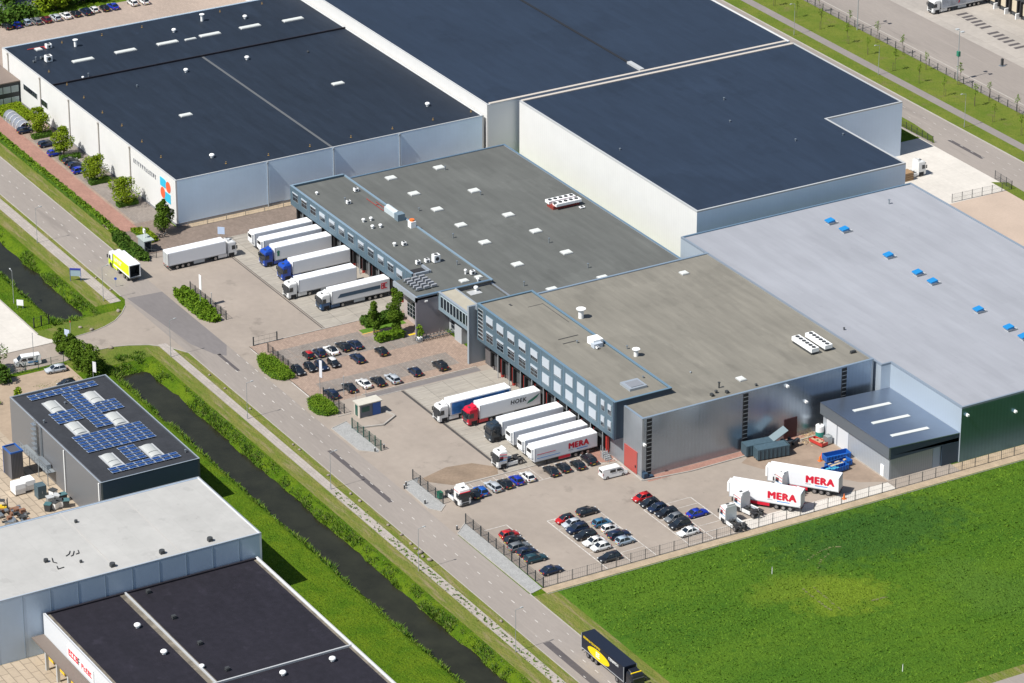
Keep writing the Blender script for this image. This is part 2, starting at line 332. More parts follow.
sheet('east_road_repair', [(-43.7, -31.0, 138.7, 139.7)], .036, asphalt_patch)
sheet('north_strip', [(-420, -60, 124.2, 134.2)], .02, concrete_light)
sheet('east_verge', [(-420, 420, 145.6, 149.6), (-420, 420, 152.1, 163.0)], .02, grass_ne)
sheet('east_path', [(-420, 420, 149.6, 152.1)], .026, path_ne)
sheet('far_yard', [(-420, 420, 163.0, 181.5)], .03, asphalt)
sheet('far_dock_slabs', [(-420, 420, 181.5, 260)], .03, concrete_far)
sheet('east_lawn', [[(-43.7, 135.2), (-47.3, 137.3), (-56, 138.2), (-90, 138.6), (-90, 134.6), (-60, 134.7)], [(-19, 132.5), (-3, 132.2), (20, 131.5), (20, 134.4), (-17, 135.6)]], .036, grass_ne)
sheet('field_track', [(154.6, 157.2, -50, 200)], .02, grass_dry)
sheet('south_lane', [(157.2, 175, -49.8, 300)], .03, asphalt)
sheet('warehouse_side_paving', [(-260, -92, -46.2, -32.4), (-260, -169.8, -32.4, -26)], .022, paver_tan)
sheet('side_parking', [(-147, -92, -39.6, -32.7)], .03, paver_grey)
sheet('red_footway', [(-170, -89, -44.0, -40.2)], .034, paver_red)
sheet('north_car_park', [(-220.8, -179.5, -34, 90)], .026, mat('paver_pink', (.34, .27, .22), .9, var=.08, scale=.1, var2=(.06, 2), brick=(.8, .4, .04, .08, .8)))
sheet('north_road', [(-290, -228, -160, 120)], .02, mat('asphalt_shade_blue', (.13, .14, .155), .9, var=.1, scale=.2))  # asphalt coloured blue-grey as if in shadow
sheet('tiled_yard', [(68.65, 200, -200, -131.3), (-70, 68, -200, -104.3), (-8.8, 43.5, -104.3, -102)], .028, paver_yard)
sheet('sandy_yard', [(-34.5, -8.8, -104.3, -81.2)], .028, mat('paver_sandy', (.34, .26, .185), .9, var=.14, scale=.15, var2=(.1, 1)))

# kerbs, drains, painted lines
mb = MB()
def kerb(x0, y0, x1, y1, wd=.16, h=.12):
    a = Vector((x1 - x0, y1 - y0, 0)).normalized(); n_ = Vector((-a.y, a.x, 0)) * wd / 2
    mb.prism([(x0 - n_.x, y0 - n_.y), (x1 - n_.x, y1 - n_.y), (x1 + n_.x, y1 + n_.y), (x0 + n_.x, y0 + n_.y)], -.05, h)
def kerbs(pts, **k):
    for a, b in zip(pts, pts[1:]): kerb(*a, *b, **k)
kerbs([(-330, -49.75), (-78, -49.75)]); kerbs([(92, -49.75), (200, -49.75)]); kerbs([(-330, -58.25), (-59, -58.25)])
kerbs([(-27, -58.1), (200, -58.1)], wd=.12, h=.09)
kerbs(jun[1:9]); kerbs(jun[10:])
kerbs([(-24.1, -45.8), (-24.1, -13)], wd=.25, h=.14); kerbs([(6.75, -37.5), (6.75, -12)], wd=.22, h=.14); kerbs([(8.85, -37), (8.85, -30)], wd=.18, h=.1)
kerbs([(49.6, -41), (49.6, -11)], wd=.25, h=.14)
kerbs([(-420, 145.45), (420, 145.45)], wd=.35, h=.14); kerbs([(-420, 134.2), (-49, 134.2)], wd=.3, h=.12); kerbs([(-420, 166.8), (420, 166.8)], wd=.25, h=.1)
kerbs([(93.5, -47), (93.5, 110)], wd=.1, h=.1)
kerbs([(65.4, 29.2), (66.0, 14), (66.2, 0), (65.0, -9.9), (54.5, -9.7)], wd=.25, h=.2)
kerbs([(-50.4, -80.5), (-300, -80.3)], wd=.3, h=.12)
struct('kerbstones', mb, [kerb_m])
sheet('drain_channels', [(-75, -24.4, -29.95, -29.72), (-75, -24.4, -29.45, -29.3), (9, 49.4, -30.15, -29.6), (-44.2, -31, 1, 1.01)], .046, drain_m)
mk = []
for x0 in range(-320, 190, 4):
    if -66 < x0 < -20: continue
    mk.append((x0 + .3, x0 + 1.35, -53.72, -53.58))
    if x0 % 8 == 0: mk.append((x0 + 1, x0 + 1.7, -56.4, -56.29)); mk.append((x0 + 3, x0 + 3.7, -51.3, -51.19))
for x0 in range(-300, 150, 4): mk.append((x0, x0 + 1.1, 139.4, 139.5)); 
for x0 in range(-300, 150, 4): mk.append((x0 + 2, x0 + 3.1, 142.2, 142.3))
for i in range(10): mk.append((-22 - i * 0.001 + i * 4, -20.8 + i * 4, -50.25, -50.12)) if -22 + i * 4 < 16 else None
# parking rows of the south lot
mk += [(69.9, 90.8, -33.3, -33.1), (69.8, 70.0, -33.2, -29.8), (71.2, 90.8, -28.2, -28.04), (71.0, 90.8, -23.1, -22.94), (75.0, 90.6, -15.9, -15.72), (75.0, 90.6, -10.85, -10.67),
       (74.9, 90.4, -5.8, -5.62), (67.4, 67.56, -45, -40.3), (67.4, 70, -40.4, -40.24)]
for k in range(7): mk.append((71.2 + 2.6 * k, 71.32 + 2.6 * k, -33.2, -23)); 
for k in range(7): mk.append((74.9 + 2.6 * k, 75.02 + 2.6 * k, -15.8, -5.7))
for k in range(13): mk.append((49.9, 55.3, -38.2 + 2.55 * k, -38.1 + 2.55 * k))
mk.append((55.25, 55.4, -38.2, -12)); mk.append((-23.1, -18.4, -46.75, -46.6)); mk.append((-5, 3.4, -46.8, -46.6))
sheet('road_markings', mk, .05, paint_white)
sheet('bay_lines', [(-15.1, -15.0, -43.5, -24.5)] + [(-19.5, -10.6, -43 + 2.5 * k, -42.94 + 2.5 * k) for k in range(8)] + [(-2.2, 3.6, -42.8 + 2.55 * k, -42.73 + 2.55 * k) for k in range(12)] +
      [(-16.5, -8.5, -24 + 2.5 * k, -23.9 + 2.5 * k) for k in range(4)], .05, paver_tan)
sheet('dock_guide_marks', [(-75 + k * 4.3, -74.8 + k * 4.3, -28.5, -11) for k in range(1, 12)] + [(9.5 + 4.4 * k, 9.65 + 4.4 * k, -28.5, -11) for k in range(1, 9)], .05, mat('worn_line', (.38, .34, .28), .9, var=.3, scale=1))
mk = []
for px, py in ((965, 15.5), (974, 20.5), (983, 26), (996, 34.5), (1006, 40), (1017, 46)):
    x, y = at(px, py)
    for k in (-1.1, 1.1): mk.append((x + k - .55, x + k + .55, y - 1.6, y + 1.6))
sheet('far_dock_grids', mk, .05, asphalt_patch)
sheet('roadside_gravel', [[(43.6, -47.8), (43.0, -44.9), (44.6, -46.1), (55.2, -46.1), (57.0, -48.0), (55, -49.4), (46, -49.3)], [(66.0, -49.6), (63.1, -46.4), (83.0, -46.6), (91.2, -46.8), (92.0, -49.5)],
       [(16.8, -49.4), (15.5, -45.5), (19.8, -45.6), (29.6, -45.9), (30.2, -46.6), (27.6, -49.3)]], .07, gravel)
mb = MB()
kerbs([(43.6, -47.8), (43.0, -44.9)], h=.14); kerbs([(43.6, -47.8), (46, -49.3), (55, -49.4), (57, -48.0), (55.2, -46.1)], h=.14)
kerbs([(63.1, -46.4), (66, -49.6), (92, -49.5)], h=.14); kerbs([(15.5, -45.5), (16.8, -49.4), (27.6, -49.3), (30.2, -46.6)], h=.14)
kerbs([(12.9, -46), (12.9, -43.2)], h=.14); kerbs([(19.4, -44.8), (20.6, -40.2), (18.2, -36.4), (15.8, -37)], h=.35, wd=.3)
struct('island_kerbs', mb, [kerb_m])

# ------------------------------------------------------------------ vegetation (masses)
import numpy as np
rng = np.random.default_rng(5)
def tufts(name, pts, hmin, hmax, wd, m, lean=.5, hs=None):
    """one object of many thin blades; pts = (n,3); hs scales the height of each; m may be two materials"""
    n = len(pts); a = rng.uniform(0, 2 * np.pi, n); h = rng.uniform(hmin, hmax, n) * (1 if hs is None else hs); ww = wd * rng.uniform(.6, 1.4, n)
    dx, dy = np.cos(a) * ww, np.sin(a) * ww
    lx, ly = rng.normal(0, lean, n) * h, rng.normal(0, lean, n) * h
    v = np.empty((n, 3, 3))
    v[:, 0] = pts + np.stack([dx, dy, 0 * dx - .05], 1); v[:, 1] = pts - np.stack([dx, dy, 0 * dx + .05], 1); v[:, 2] = pts + np.stack([lx, ly, h], 1)
    me = bpy.data.meshes.new(name); me.vertices.add(3 * n); me.vertices.foreach_set('co', v.reshape(-1))
    me.loops.add(3 * n); me.loops.foreach_set('vertex_index', np.arange(3 * n)); me.polygons.add(n)
    me.polygons.foreach_set('loop_start', np.arange(0, 3 * n, 3))
    ms = m if isinstance(m, list) else [m]
    for k in ms: me.materials.append(k)
    if len(ms) > 1: me.polygons.foreach_set('material_index', rng.choice(len(ms), n, p=[.70, .18, .12][:len(ms)] if len(ms) == 3 else None))
    me.update(calc_edges=True)
    return link(name, me)
def bank_pts(n, x0, x1, y0, y1, deps=True):
    out = []
    while len(out) < n:
        x = random.uniform(x0, x1); y = random.uniform(y0, y1); z = canal_depth(x, y)
        if z < -1.36: continue
        out.append((x, y, z))
    return np.array(out)
P1 = np.concatenate([bank_pts(34000, -27, 190, -68.9, -65.3), bank_pts(17000, -27, 190, -75.3, -73.3), bank_pts(5000, -33, -26, -76, -65),
                     bank_pts(16000, -190, -53, -69.1, -65.3), bank_pts(9000, -190, -53, -75.6, -73.2), bank_pts(1500, -56, -52.6, -76, -66)])
nz = np.array([mn.noise(Vector((x * .16, y * .5, 1.5))) + .6 * mn.noise(Vector((x * .7, y * 1.1, 4.5))) for x, y, z in P1])
edge = np.clip((-65.6 - P1[:, 1]) / 1.4, 0, 1); edge[P1[:, 1] < -70] = 1
P1h = np.clip(.55 + 1.0 * nz, .12, 1.25) * (.35 + .65 * edge)
keep = rng.random(len(P1)) < np.clip(.75 + 1.3 * nz, .10, 1)
o = tufts('reeds', P1[keep], .30, .95, .11, [reed_m, grass_mat('reed_pale', (.15, .20, .045), (.20, .22, .07), (.10, .16, .03), .5, 2, bump=0), grass_mat('reed_dark', (.03, .085, .022), (.05, .11, .025), (.02, .06, .018), .5, 2, bump=0)], .6, P1h[keep])
tag(o, 'dense green reeds and tall grass along both water edges of the canal', 'reeds'); o['kind'] = 'stuff'
P2 = np.stack([rng.uniform(-29, 190, 26000), rng.uniform(-91, -76.2, 26000), np.zeros(26000)], 1)
P2b = np.stack([rng.uniform(-190, -52, 6000), rng.uniform(-80.2, -76.2, 6000), np.zeros(6000)], 1)
o = tufts('bank_grass', np.concatenate([P2, P2b]), .06, .2, .12, reed_m, .9); tag(o, 'fresh green grass covering the far side bank of the canal', 'grass'); o['kind'] = 'stuff'
# field of crop with a bumpy surface
fx = np.arange(93.6, 154.8, .6); fy = np.arange(-45, 160, .6)
def fh(x, y):
    rut = mn.noise(Vector((x * .3, y * .06, 0))) * .16 + mn.noise(Vector((x * .9, y * .4, 2))) * .10
    if min(abs((x - 99.0) % 13.0 - k) for k in (0.3, 2.1)) < .35: rut -= .22
    e = min(1.0, (x - 93.6) / 1.2, (154.8 - x) / 2.0, (y + 45) / 1.2)
    return .03 + max(0.0, e) * (.38 + rut)
mb = MB(); X, Y = len(fx), len(fy)
mb.add([(float(x), float(y), fh(x, y)) for y in fy for x in fx], [(j * X + i, j * X + i + 1, (j + 1) * X + i + 1, (j + 1) * X + i) for j in range(Y - 1) for i in range(X - 1)], 0, True)
struct('crop_field', mb, [field_m])
pale = [(114.5, 9.5, 5.5, 7.5), (110.5, 3.5, 3.0, 6.0)]
n = 60000; px_ = rng.uniform(94, 154, n); py_ = rng.uniform(-44.5, 110, n)
pz_ = np.array([fh(a, b) - .02 for a, b in zip(px_, py_)])
keep = (np.abs((px_ - 99.0) % 13.0 - .3) > .35) & (np.abs((px_ - 99.0) % 13.0 - 2.1) > .35)
for cx, cy, rx, ry in []: keep &= ((px_ - cx) / rx) ** 2 + ((py_ - cy) / ry) ** 2 > rng.uniform(.6, 1.2, n)
o = tufts('crop_leaves', np.stack([px_, py_, pz_], 1)[keep], .10, .30, .17, field_leaf, .9); tag(o, 'lush green crop leaves covering the large field beside the yard fence', 'crop'); o['kind'] = 'stuff'
# a patch where the crop is thin and yellowish, ragged edge, part of the plants' own colour
PC = at(843, 597)
def ragged_patch(m, col, cx, cy, rx, ry, amt=.8):
    n = m.node_tree.nodes; l = m.node_tree.links; p = n['Principled BSDF']; src = p.inputs['Base Color'].links[0].from_socket
    geo = n.new('ShaderNodeNewGeometry'); mp = n.new('ShaderNodeMapping'); mp.vector_type = 'POINT'
    mp.inputs['Location'].default_value = (-cx / rx, -cy / ry, 0); mp.inputs['Scale'].default_value = (1 / rx, 1 / ry, 0); l.new(geo.outputs['Position'], mp.inputs[0])
    ln = n.new('ShaderNodeVectorMath'); ln.operation = 'LENGTH'; l.new(mp.outputs[0], ln.inputs[0])
    tn = n.new('ShaderNodeTexNoise'); tn.inputs['Scale'].default_value = .35; tn.inputs['Detail'].default_value = 6; tn.inputs['Roughness'].default_value = .7; l.new(geo.outputs['Position'], tn.inputs['Vector'])
    ad = n.new('ShaderNodeMath'); ad.operation = 'MULTIPLY_ADD'; ad.inputs[1].default_value = 2.2; l.new(tn.outputs['Fac'], ad.inputs[0]); l.new(ln.outputs['Value'], ad.inputs[2])
    mr = n.new('ShaderNodeMapRange'); mr.inputs['From Min'].default_value = 1.7; mr.inputs['From Max'].default_value = 2.25; mr.inputs['To Min'].default_value = amt; mr.inputs['To Max'].default_value = 0; l.new(ad.outputs[0], mr.inputs['Value'])
    mx = n.new('ShaderNodeMix'); mx.data_type = 'RGBA'; l.new(mr.outputs[0], mx.inputs['Factor']); l.new(src, mx.inputs[6]); mx.inputs[7].default_value = (*col, 1); l.new(mx.outputs[2], p.inputs['Base Color'])
for m_ in (field_m, field_leaf):
    ragged_patch(m_, (.185, .245, .02), PC[0], PC[1], 7.0, 9.0, .55); ragged_patch(m_, (.15, .21, .02), *at(790, 590), 5, 9, .5); ragged_patch(m_, (.075, .15, .022), *at(985, 590), 12, 7, .5)
    ragged_patch(m_, (.024, .08, .018), *at(870, 535), 10, 22, .6)
mb = MB()
for pts in (((808, 560), (820, 552), (832, 547), (842, 558.5 - 12)), ((817, 572), (821, 560), (830, 553)), ((804, 590), (812, 597), (822, 604), (832, 611)), ((814, 588), (822, 595), (831, 602), (842, 611)), ((872, 601), (880, 599), (888, 597))):
    for a, b in zip(pts, pts[1:]):
        for k in range(6):
            t_ = k / 6; x, y = at(a[0] + (b[0] - a[0]) * t_, a[1] + (b[1] - a[1]) * t_, .4); x += random.uniform(-.15, .15); q = random.uniform(.05, .2)
            mb.add([(x - q * 1.6, y - q, fh(x, y) + .06), (x + q, y - q * 1.4, fh(x, y) + .07), (x + q * 1.5, y + q, fh(x, y) + .06), (x - q, y + q * 1.2, fh(x, y) + .05)], [(0, 1, 2, 3)])
struct('tractor_ruts', mb, [mat('rut_soil', (0.1368, 0.1445, 0.0525), .95, var=.3, scale=1.5)])

# ------------------------------------------------------------------ buildings
def bwin(): pass
def coping(mb, x0, x1, y0, y1, z0, h, wd, mi=0, sides='NESW'):
    """parapet ring standing just proud of the walls; sides: S=-y N=+y W=-x E=+x"""
    if 'S' in sides: mb.box(x0, y0, z0, x1, y0 + wd, z0 + h, mi)
    if 'N' in sides: mb.box(x0, y1 - wd, z0, x1, y1, z0 + h, mi)
    if 'W' in sides: mb.box(x0, y0 + wd, z0, x0 + wd, y1 - wd, z0 + h, mi)
    if 'E' in sides: mb.box(x1 - wd, y0 + wd, z0, x1, y1 - wd, z0 + h, mi)
def walls(name, parent, x0, x1, y0, y1, z0, z1, mS, mE, mN=None, mW=None, t=.4):
    mb = MB(); mN = mN or mS; mW = mW or mE
    mb.box(x0, y0, z0, x1, y0 + t, z1, 0); mb.box(x1 - t, y0 + t, z0, x1, y1 - t, z1, 1)
    mb.box(x0, y1 - t, z0, x1, y1, z1, 2); mb.box(x0, y0 + t, z0, x0 + t, y1 - t, z1, 3)
    return mb.build(name, [mS, mE, mN, mW], parent)
def roof(parent, x0, x1, y0, y1, z, m, th=.5, inset=.35):
    mb = MB(); mb.box(x0 + inset, y0 + inset, z - th, x1 - inset, y1 - inset, z)
    return mb.build('roof', [m], parent)
def parapet(parent, x0, x1, y0, y1, z, m, h=.12, wd=.42, sides='NESW', o=.02):
    mb = MB(); coping(mb, x0 - o, x1 + o, y0 - o, y1 + o, z, h, wd, 0, sides)
    return mb.build('parapet_cap', [m], parent)
def up(name, parent, fn, mats, label=None):
    mb = MB(); fn(mb); o = mb.build(name, mats, parent)
    if label: o['label'] = label
    return o
def dome(parent, x, y, z, lx=1.3, ly=1.3):
    mb = MB(); mb.box(x - lx / 2 - .1, y - ly / 2 - .1, z, x + lx / 2 + .1, y + ly / 2 + .1, z + .22, 1)
    mb.box(x - lx / 2, y - ly / 2, z + .22, x + lx / 2, y + ly / 2, z + .30, 0)
    mb.box(x - lx / 2 + .15, y - ly / 2 + .15, z + .30, x + lx / 2 - .15, y + ly / 2 - .15, z + .35, 0)
    return mb.build('skylight', [offwhite, trim_pale], parent)
def cowl(parent, x, y, z, r=.45, h=.6, m=None, name='roof_vent'):
    r *= .78; mb = MB(); mb.cyl((x, y, z), (x, y, z + h * .6), r * .55, 10); mb.cyl((x, y, z + h * .6), (x, y, z + h * .8), r, 12); mb.sphere((x, y, z + h * .8), r, r, r * .5, 12, 4, 0, 0)
    return mb.build(name, [m or white_m], parent)
def pipe_stub(parent, x, y, z, h=.9, r=.12, m=None):
    mb = MB(); mb.cyl((x, y, z), (x, y, z + h), r, 8); mb.cyl((x, y, z + h), (x, y, z + h + .12), r * 1.8, 8)
    return mb.build('vent_pipe', [m or steel], parent)
def anchor(parent, px, py, z):
    x, y = at(px, py, z); mb = MB(); mb.cyl((x, y, z), (x, y, z + .4), .05, 6); mb.cbox(x, y, z + .03, .35, .35, .06); mb.cyl((x, y, z + .38), (x, y, z + .46), .13, 6)
    return mb.build('safety_anchor', [mat('anchor_brass', (.32, .20, .06), .5)], parent)
def aircon(parent, x, y, z, lx=1.0, ly=.6, lz=.8, m=None):
    mb = MB(); mb.box(x - lx / 2, y - ly / 2, z + .12, x + lx / 2, y + ly / 2, z + lz)
    for sx in (-1, 1): mb.box(x + sx * lx * .35 - .06, y - ly * .6, z, x + sx * lx * .35 + .06, y + ly * .6, z + .12, 1)
    mb.cyl((x, y, z + lz), (x, y, z + lz + .06), min(lx, ly) * .36, 12, 1); mb.cyl((x + lx / 2, y, z + lz * .55), (x + lx / 2 + .03, y, z + lz * .55), min(ly, lz) * .3, 12, 1)
    return mb.build('air_conditioner', [m or white_m, dark_metal], parent)
def roofitems(parent, z, spec):
    for kind, px, py, *a in spec:
        x, y = at(px, py, z)
        if kind == 'dome': dome(parent, x, y, z, *a)
        elif kind == 'cowl': cowl(parent, x, y, z, *a)
        elif kind == 'pipe': pipe_stub(parent, x, y, z, *a)
        elif kind == 'ac': aircon(parent, x, y, z, *a)
def downpipe(parent, x, y, z1, m=None, r=.14):
    mb = MB(); mb.cyl((x, y, .05), (x, y, z1 - .3), r, 8); mb.cbox(x, y, z1 - .25, .4, .4, .4)
    return mb.build('downpipe', [m or steel], parent)
def glyphs(parent, name, o, u, v, n, h, gap, m, seed=1, th=.02, bold=.17):
    """row of short illegible letter strokes on a wall: o origin, u along, v up"""
    r = random.Random(seed); o, u, v = Vector(o), Vector(u), Vector(v); nn = u.cross(v).normalized() * th; mb = MB(); x = 0
    def q(a, b, c, d):
        p = [o + u * a + v * b, o + u * c + v * b, o + u * c + v * d, o + u * a + v * d]
        vs = p + [k + nn for k in p]; mb.add(vs, [(0, 1, 2, 3), (4, 5, 6, 7), (0, 1, 5, 4), (1, 2, 6, 5), (2, 3, 7, 6), (3, 0, 4, 7)])
    for i in range(n):
        ww = h * r.choice((.5, .62, .7)); s = h * bold; x0 = x
        q(x0, 0, x0 + s, h)
        if r.random() < .75: q(x0 + s, h - s, x0 + ww, h)
        if r.random() < .7: q(x0 + s, h * .45, x0 + ww * .9, h * .45 + s)
        if r.random() < .6: q(x0 + s, 0, x0 + ww, s)
        if r.random() < .4: q(x0 + ww - s, s, x0 + ww, h - s)
        x += ww + gap
    return mb.build(name, [m], parent)
def text(parent, name, s, o, u, v, size, m, shear=.0, bold=.02, th=.02):
    c = bpy.data.curves.new(name, 'FONT'); c.body = s; c.size = 1; c.shear = shear; c.extrude = 0; c.resolution_u = 3; c.space_character = 1.12
    t = bpy.data.objects.new('t', c); me = bpy.data.meshes.new_from_object(t); bpy.data.objects.remove(t)
    u, v, o = Vector(u), Vector(v), Vector(o); nn = u.cross(v).normalized()
    xs_ = [p.co.x for p in me.vertices]; ys_ = [p.co.y for p in me.vertices]; x0, y0, h = min(xs_), min(ys_), max(ys_) - min(ys_)
    base = [(p.co.x - x0, p.co.y - y0) for p in me.vertices]; fs = [tuple(p.vertices) for p in me.polygons]; mb = MB()
    for k, (dx, dy) in enumerate(((0, 0), (bold, 0), (2 * bold, 0), (bold, bold * .6), (bold, -bold * .6))):
        mb.add([o + u * ((a + dx) * size / h) + v * ((b + dy) * size / h) + nn * (th + .003 * k) for a, b in base], fs)
    return mb.build(name, [m], parent)

# --- left dark warehouse
LW = thing('warehouse', 'large white warehouse with almost black flat roof and cyan and orange logo at its corner', 'warehouse', (0, 0, 0))
walls('wall', LW, -179.3, -86.3, -32.6, 42.8, 0, 10.5, wall_white, wall_white_shade)
lr = roof(LW, -179.3, -86.3, -32.6, 42.8, 10.35, roof_black); parapet(LW, -179.3, -86.3, -32.6, 42.8, 10.5, trim_pale, .06, .3)
up('roof_step', lr, lambda m: m.box(-151.4, -32.2, 10.36, -151.1, 42.4, 10.75), [roof_bitumen])
up('roof_seam', lr, lambda m: m.box(-150.9, 4.9, 10.36, -86.7, 5.5, 10.39), [mat('seam_grey', (.10, .105, .11), .8)])
for px, py in ((83, 59.2), (125.5, 50.2), (167.5, 42), (210, 33.7), (250, 25.7), (293, 18.7), (256 + 2, 25)):
    if px == 258: continue
    x, y = at(px, py, 10.7); dome(lr, x, y, 10.36, 1.3, 5.0)
for px, py in ((190.5, 38.7),): x, y = at(px, py, 10.6); dome(lr, x, y, 10.36, .7, 2.6)
for px, py in ((185.8, 114.5), (338, 83)): x, y = at(px, py, 10.6); dome(lr, x, y, 10.36, 1.3, 2.6)
roofitems(lr, 10.36, [('cowl', 174, 32, .7, .8), ('cowl', 186, 72, .7, .8), ('cowl', 212, 157.5, .75, .8), ('cowl', 245, 18.5, .7, .8), ('cowl', 247, 59.5, .7, .8), ('cowl', 427.5, 106, .7, .8), ('cowl', 83, 78.5, .4, .5),
                      ('pipe', 75.5, 46.5, 1.6, .35, white_m), ('pipe', 202, 21, 1.6, .35, white_m), ('dome', 38.5, 49.8, 1.5, 1.3), ('ac', 48.5, 48, 1.2, 1.3, 1.0), ('ac', 48.5, 61.5, 1.3, 1.5, 1.5),
                      ('ac', 42, 59, .7, .7, .6, steel), ('pipe', 36, 61), ('pipe', 88.5, 76.5, .7), ('cowl', 308, 52.5, .35, .4, dark_metal), ('pipe', 137, 87, .4), ('ac', 34, 62.5, .5, .4, .5, steel)])
up('red_pipe', lr, lambda m: (m.box(-175.5, -27.9, 10.4, -175.3, -23.5, 10.5), m.box(-175.3, -24.0, 10.4, -173.9, -23.8, 10.5)), [red_m])
for px, py in ((84, 98), (102.5, 113), (122, 126), (142, 142), (161, 157.5), (226, 163.7), (49, 72), (67, 85), (142, 27.5), (102, 35.5), (220, 12), (268.5, 155.5), (310, 146.5), (351, 137.5), (392.5, 129), (433, 120), (62, 43), (262, 4), (471, 112)):
    anchor(lr, px, py, 10.36)
for x in (-175.7, -157.4, -141.4, -125.5, -109.1): downpipe(LW, x, -32.78, 10.5, mat('pipe_beige', (.45, .42, .38), .5))
for y in (-10.8, 5.2, 21.5): downpipe(LW, -86.12, y, 10.5, mat('pipe_slate', (.28, .32, .36), .5))
for x0, x1, z0, z1 in ((-167.4, -159.5, 4.3, 5.7), (-157.4, -153.8, 3.9, 5.4)):
    wf = up('window', LW, lambda m: m.box(x0, -32.68, z0, x1, -32.5, z1), [trim_pale])
    n_ = int((x1 - x0) / 1.3)
    for k in range(n_): up('pane', wf, lambda m: m.box(x0 + .12 + k * (x1 - x0 - .2) / n_, -32.72, z0 + .1, x0 + (k + 1) * (x1 - x0 - .2) / n_, -32.6, z1 - .1), [glass_dark])
lg = MB()
def disc(m, cx, cz, rx, rz, y, mi, n=24, flat=None):
    vs = [];
    for i in range(n):
        a = 2 * math.pi * i / n; vs.append((cx + rx * math.cos(a), y, cz + rz * math.sin(a)))
    m.add(vs + [(a, y + .06, b) for a, _, b in vs], [tuple(range(n)), tuple(range(n, 2 * n))[::-1]] + [(i, (i + 1) % n, n + (i + 1) % n, n + i) for i in range(n)], mi)
lg.box(-93.9, -32.68, 6.95, -91.6, -32.58, 8.9, 0); lg.box(-91.3, -32.68, 4.1, -88.9, -32.58, 6.2, 0)
disc(lg, -92.7, 5.55, 1.15, 1.25, -32.68, 1); disc(lg, -89.9, 7.7, 1.15, 1.25, -32.68, 1); disc(lg, -91.6, 7.9, .95, .95, -32.66, 0); disc(lg, -91.3, 5.2, .9, 1.0, -32.66, 0)
lg.build('wall_logo', [ink_cyan, ink_orange], LW)
glyphs(LW, 'wall_lettering', (-107.5, -32.6, 7.25), (1, 0, 0), (0, 0, 1), 13, 1.05, .3, mat('ink_slate_grey', (.16, .17, .19), .5), 4, bold=.30)
up('wall_base', LW, lambda m: (m.box(-179.3, -32.66, 0, -86.2, -32.58, .5), m.box(-86.32, -32.66, 0, -86.2, 42, .6)), [mat('plinth', (.22, .22, .23), .9)])

# --- tall pair of warehouses
T1 = thing('tall_warehouse', 'tall white warehouse with dark navy roof and thin seam, at the top edge', 'warehouse')
walls('wall', T1, -330, -86.0, 43.5, 124.0, 0, 13, wall_white, mat('panel_white_shade2', (.60, .62, .64), .5))  # x-facing walls: cooler white, their shade mixed into the colour
r1 = roof(T1, -330, -86, 43.5, 124, 12.85, roof_navy); parapet(T1, -330, -86, 43.5, 124, 13, trim_pale, .05, .22, 'SNW'); parapet(T1, -330, -86, 43.5, 124, 13, trim_cream, .1, .8, 'E')
up('roof_seam', r1, lambda m: m.box(-290, 84.2, 12.86, -93, 84.8, 13.0), [mat('seam_black', (.010, .012, .016), .8)])
up('seam_cover', r1, lambda m: m.box(-92.6, 83.9, 12.86, -86.9, 85.0, 13.35), [trim_pale])
T2 = thing('tall_warehouse', 'tall white warehouse with navy roof and a notched corner, facing the east road', 'warehouse')
N2 = [(-84.8, 51.1), (-11.9, 51.1), (-11.9, 103.9), (-41.6, 103.9), (-41.6, 124.2), (-84.8, 124.2)]
def ringwalls(name, parent, poly, z0, z1, mats, t=.4):
    mb = MB(); n = len(poly)
    for i in range(n):
        a = Vector(poly[i]); b = Vector(poly[(i + 1) % n]); d = (b - a).normalized(); nr = Vector((-d.y, d.x)) * t
        # inner side mitred by simple trimming
        mb.prism([tuple(a), tuple(b), tuple(b + nr - d * t * 0), tuple(a + nr)], z0, z1, 0 if abs(d.x) > .5 else 1)
    return mb.build(name, mats, parent)
mb = MB(); mb.prism(N2, 0, 12.6, 0)
me = mb.mesh('wall', [wall_white, mat('panel_white_shade3', (.60, .70, .82), .45, wave=('Y', .9, .005), var=.05, scale=.15)])  # second white is tinted blue to paint the shade on x-facing walls
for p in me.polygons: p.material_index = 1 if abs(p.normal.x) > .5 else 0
link('wall', me, T2)
mb = MB()
mb.box(-84.8, 51.1, 12.6, -11.9, 51.5, 12.95); mb.box(-12.3, 51.5, 12.6, -11.9, 103.9, 12.95); mb.box(-41.6, 103.5, 12.6, -12.3, 103.9, 12.95); mb.box(-42.0, 103.5, 12.6, -41.6, 124.2, 12.95); mb.box(-84.8, 123.8, 12.6, -42.0, 124.2, 12.95)
mb.box(-84.8, 51.5, 12.6, -84.0, 123.8, 13.06, 1)
mb.build('parapet_cap', [trim_pale, trim_cream], T2)
mb = MB(); mb.prism([(-84.0, 51.5), (-12.3, 51.5), (-12.3, 103.5), (-42.0, 103.5), (-42.0, 123.8), (-84.0, 123.8)], 12.6, 12.85); r2 = mb.build('roof', [roof_navy], T2)
roofitems(r2, 12.85, [('pipe', 795.5, 141, .4), ('pipe', 843, 135, .3), ('pipe', 724, 100, .5), ('pipe', 620, 150, .3), ('pipe', 730, 122, .3)])

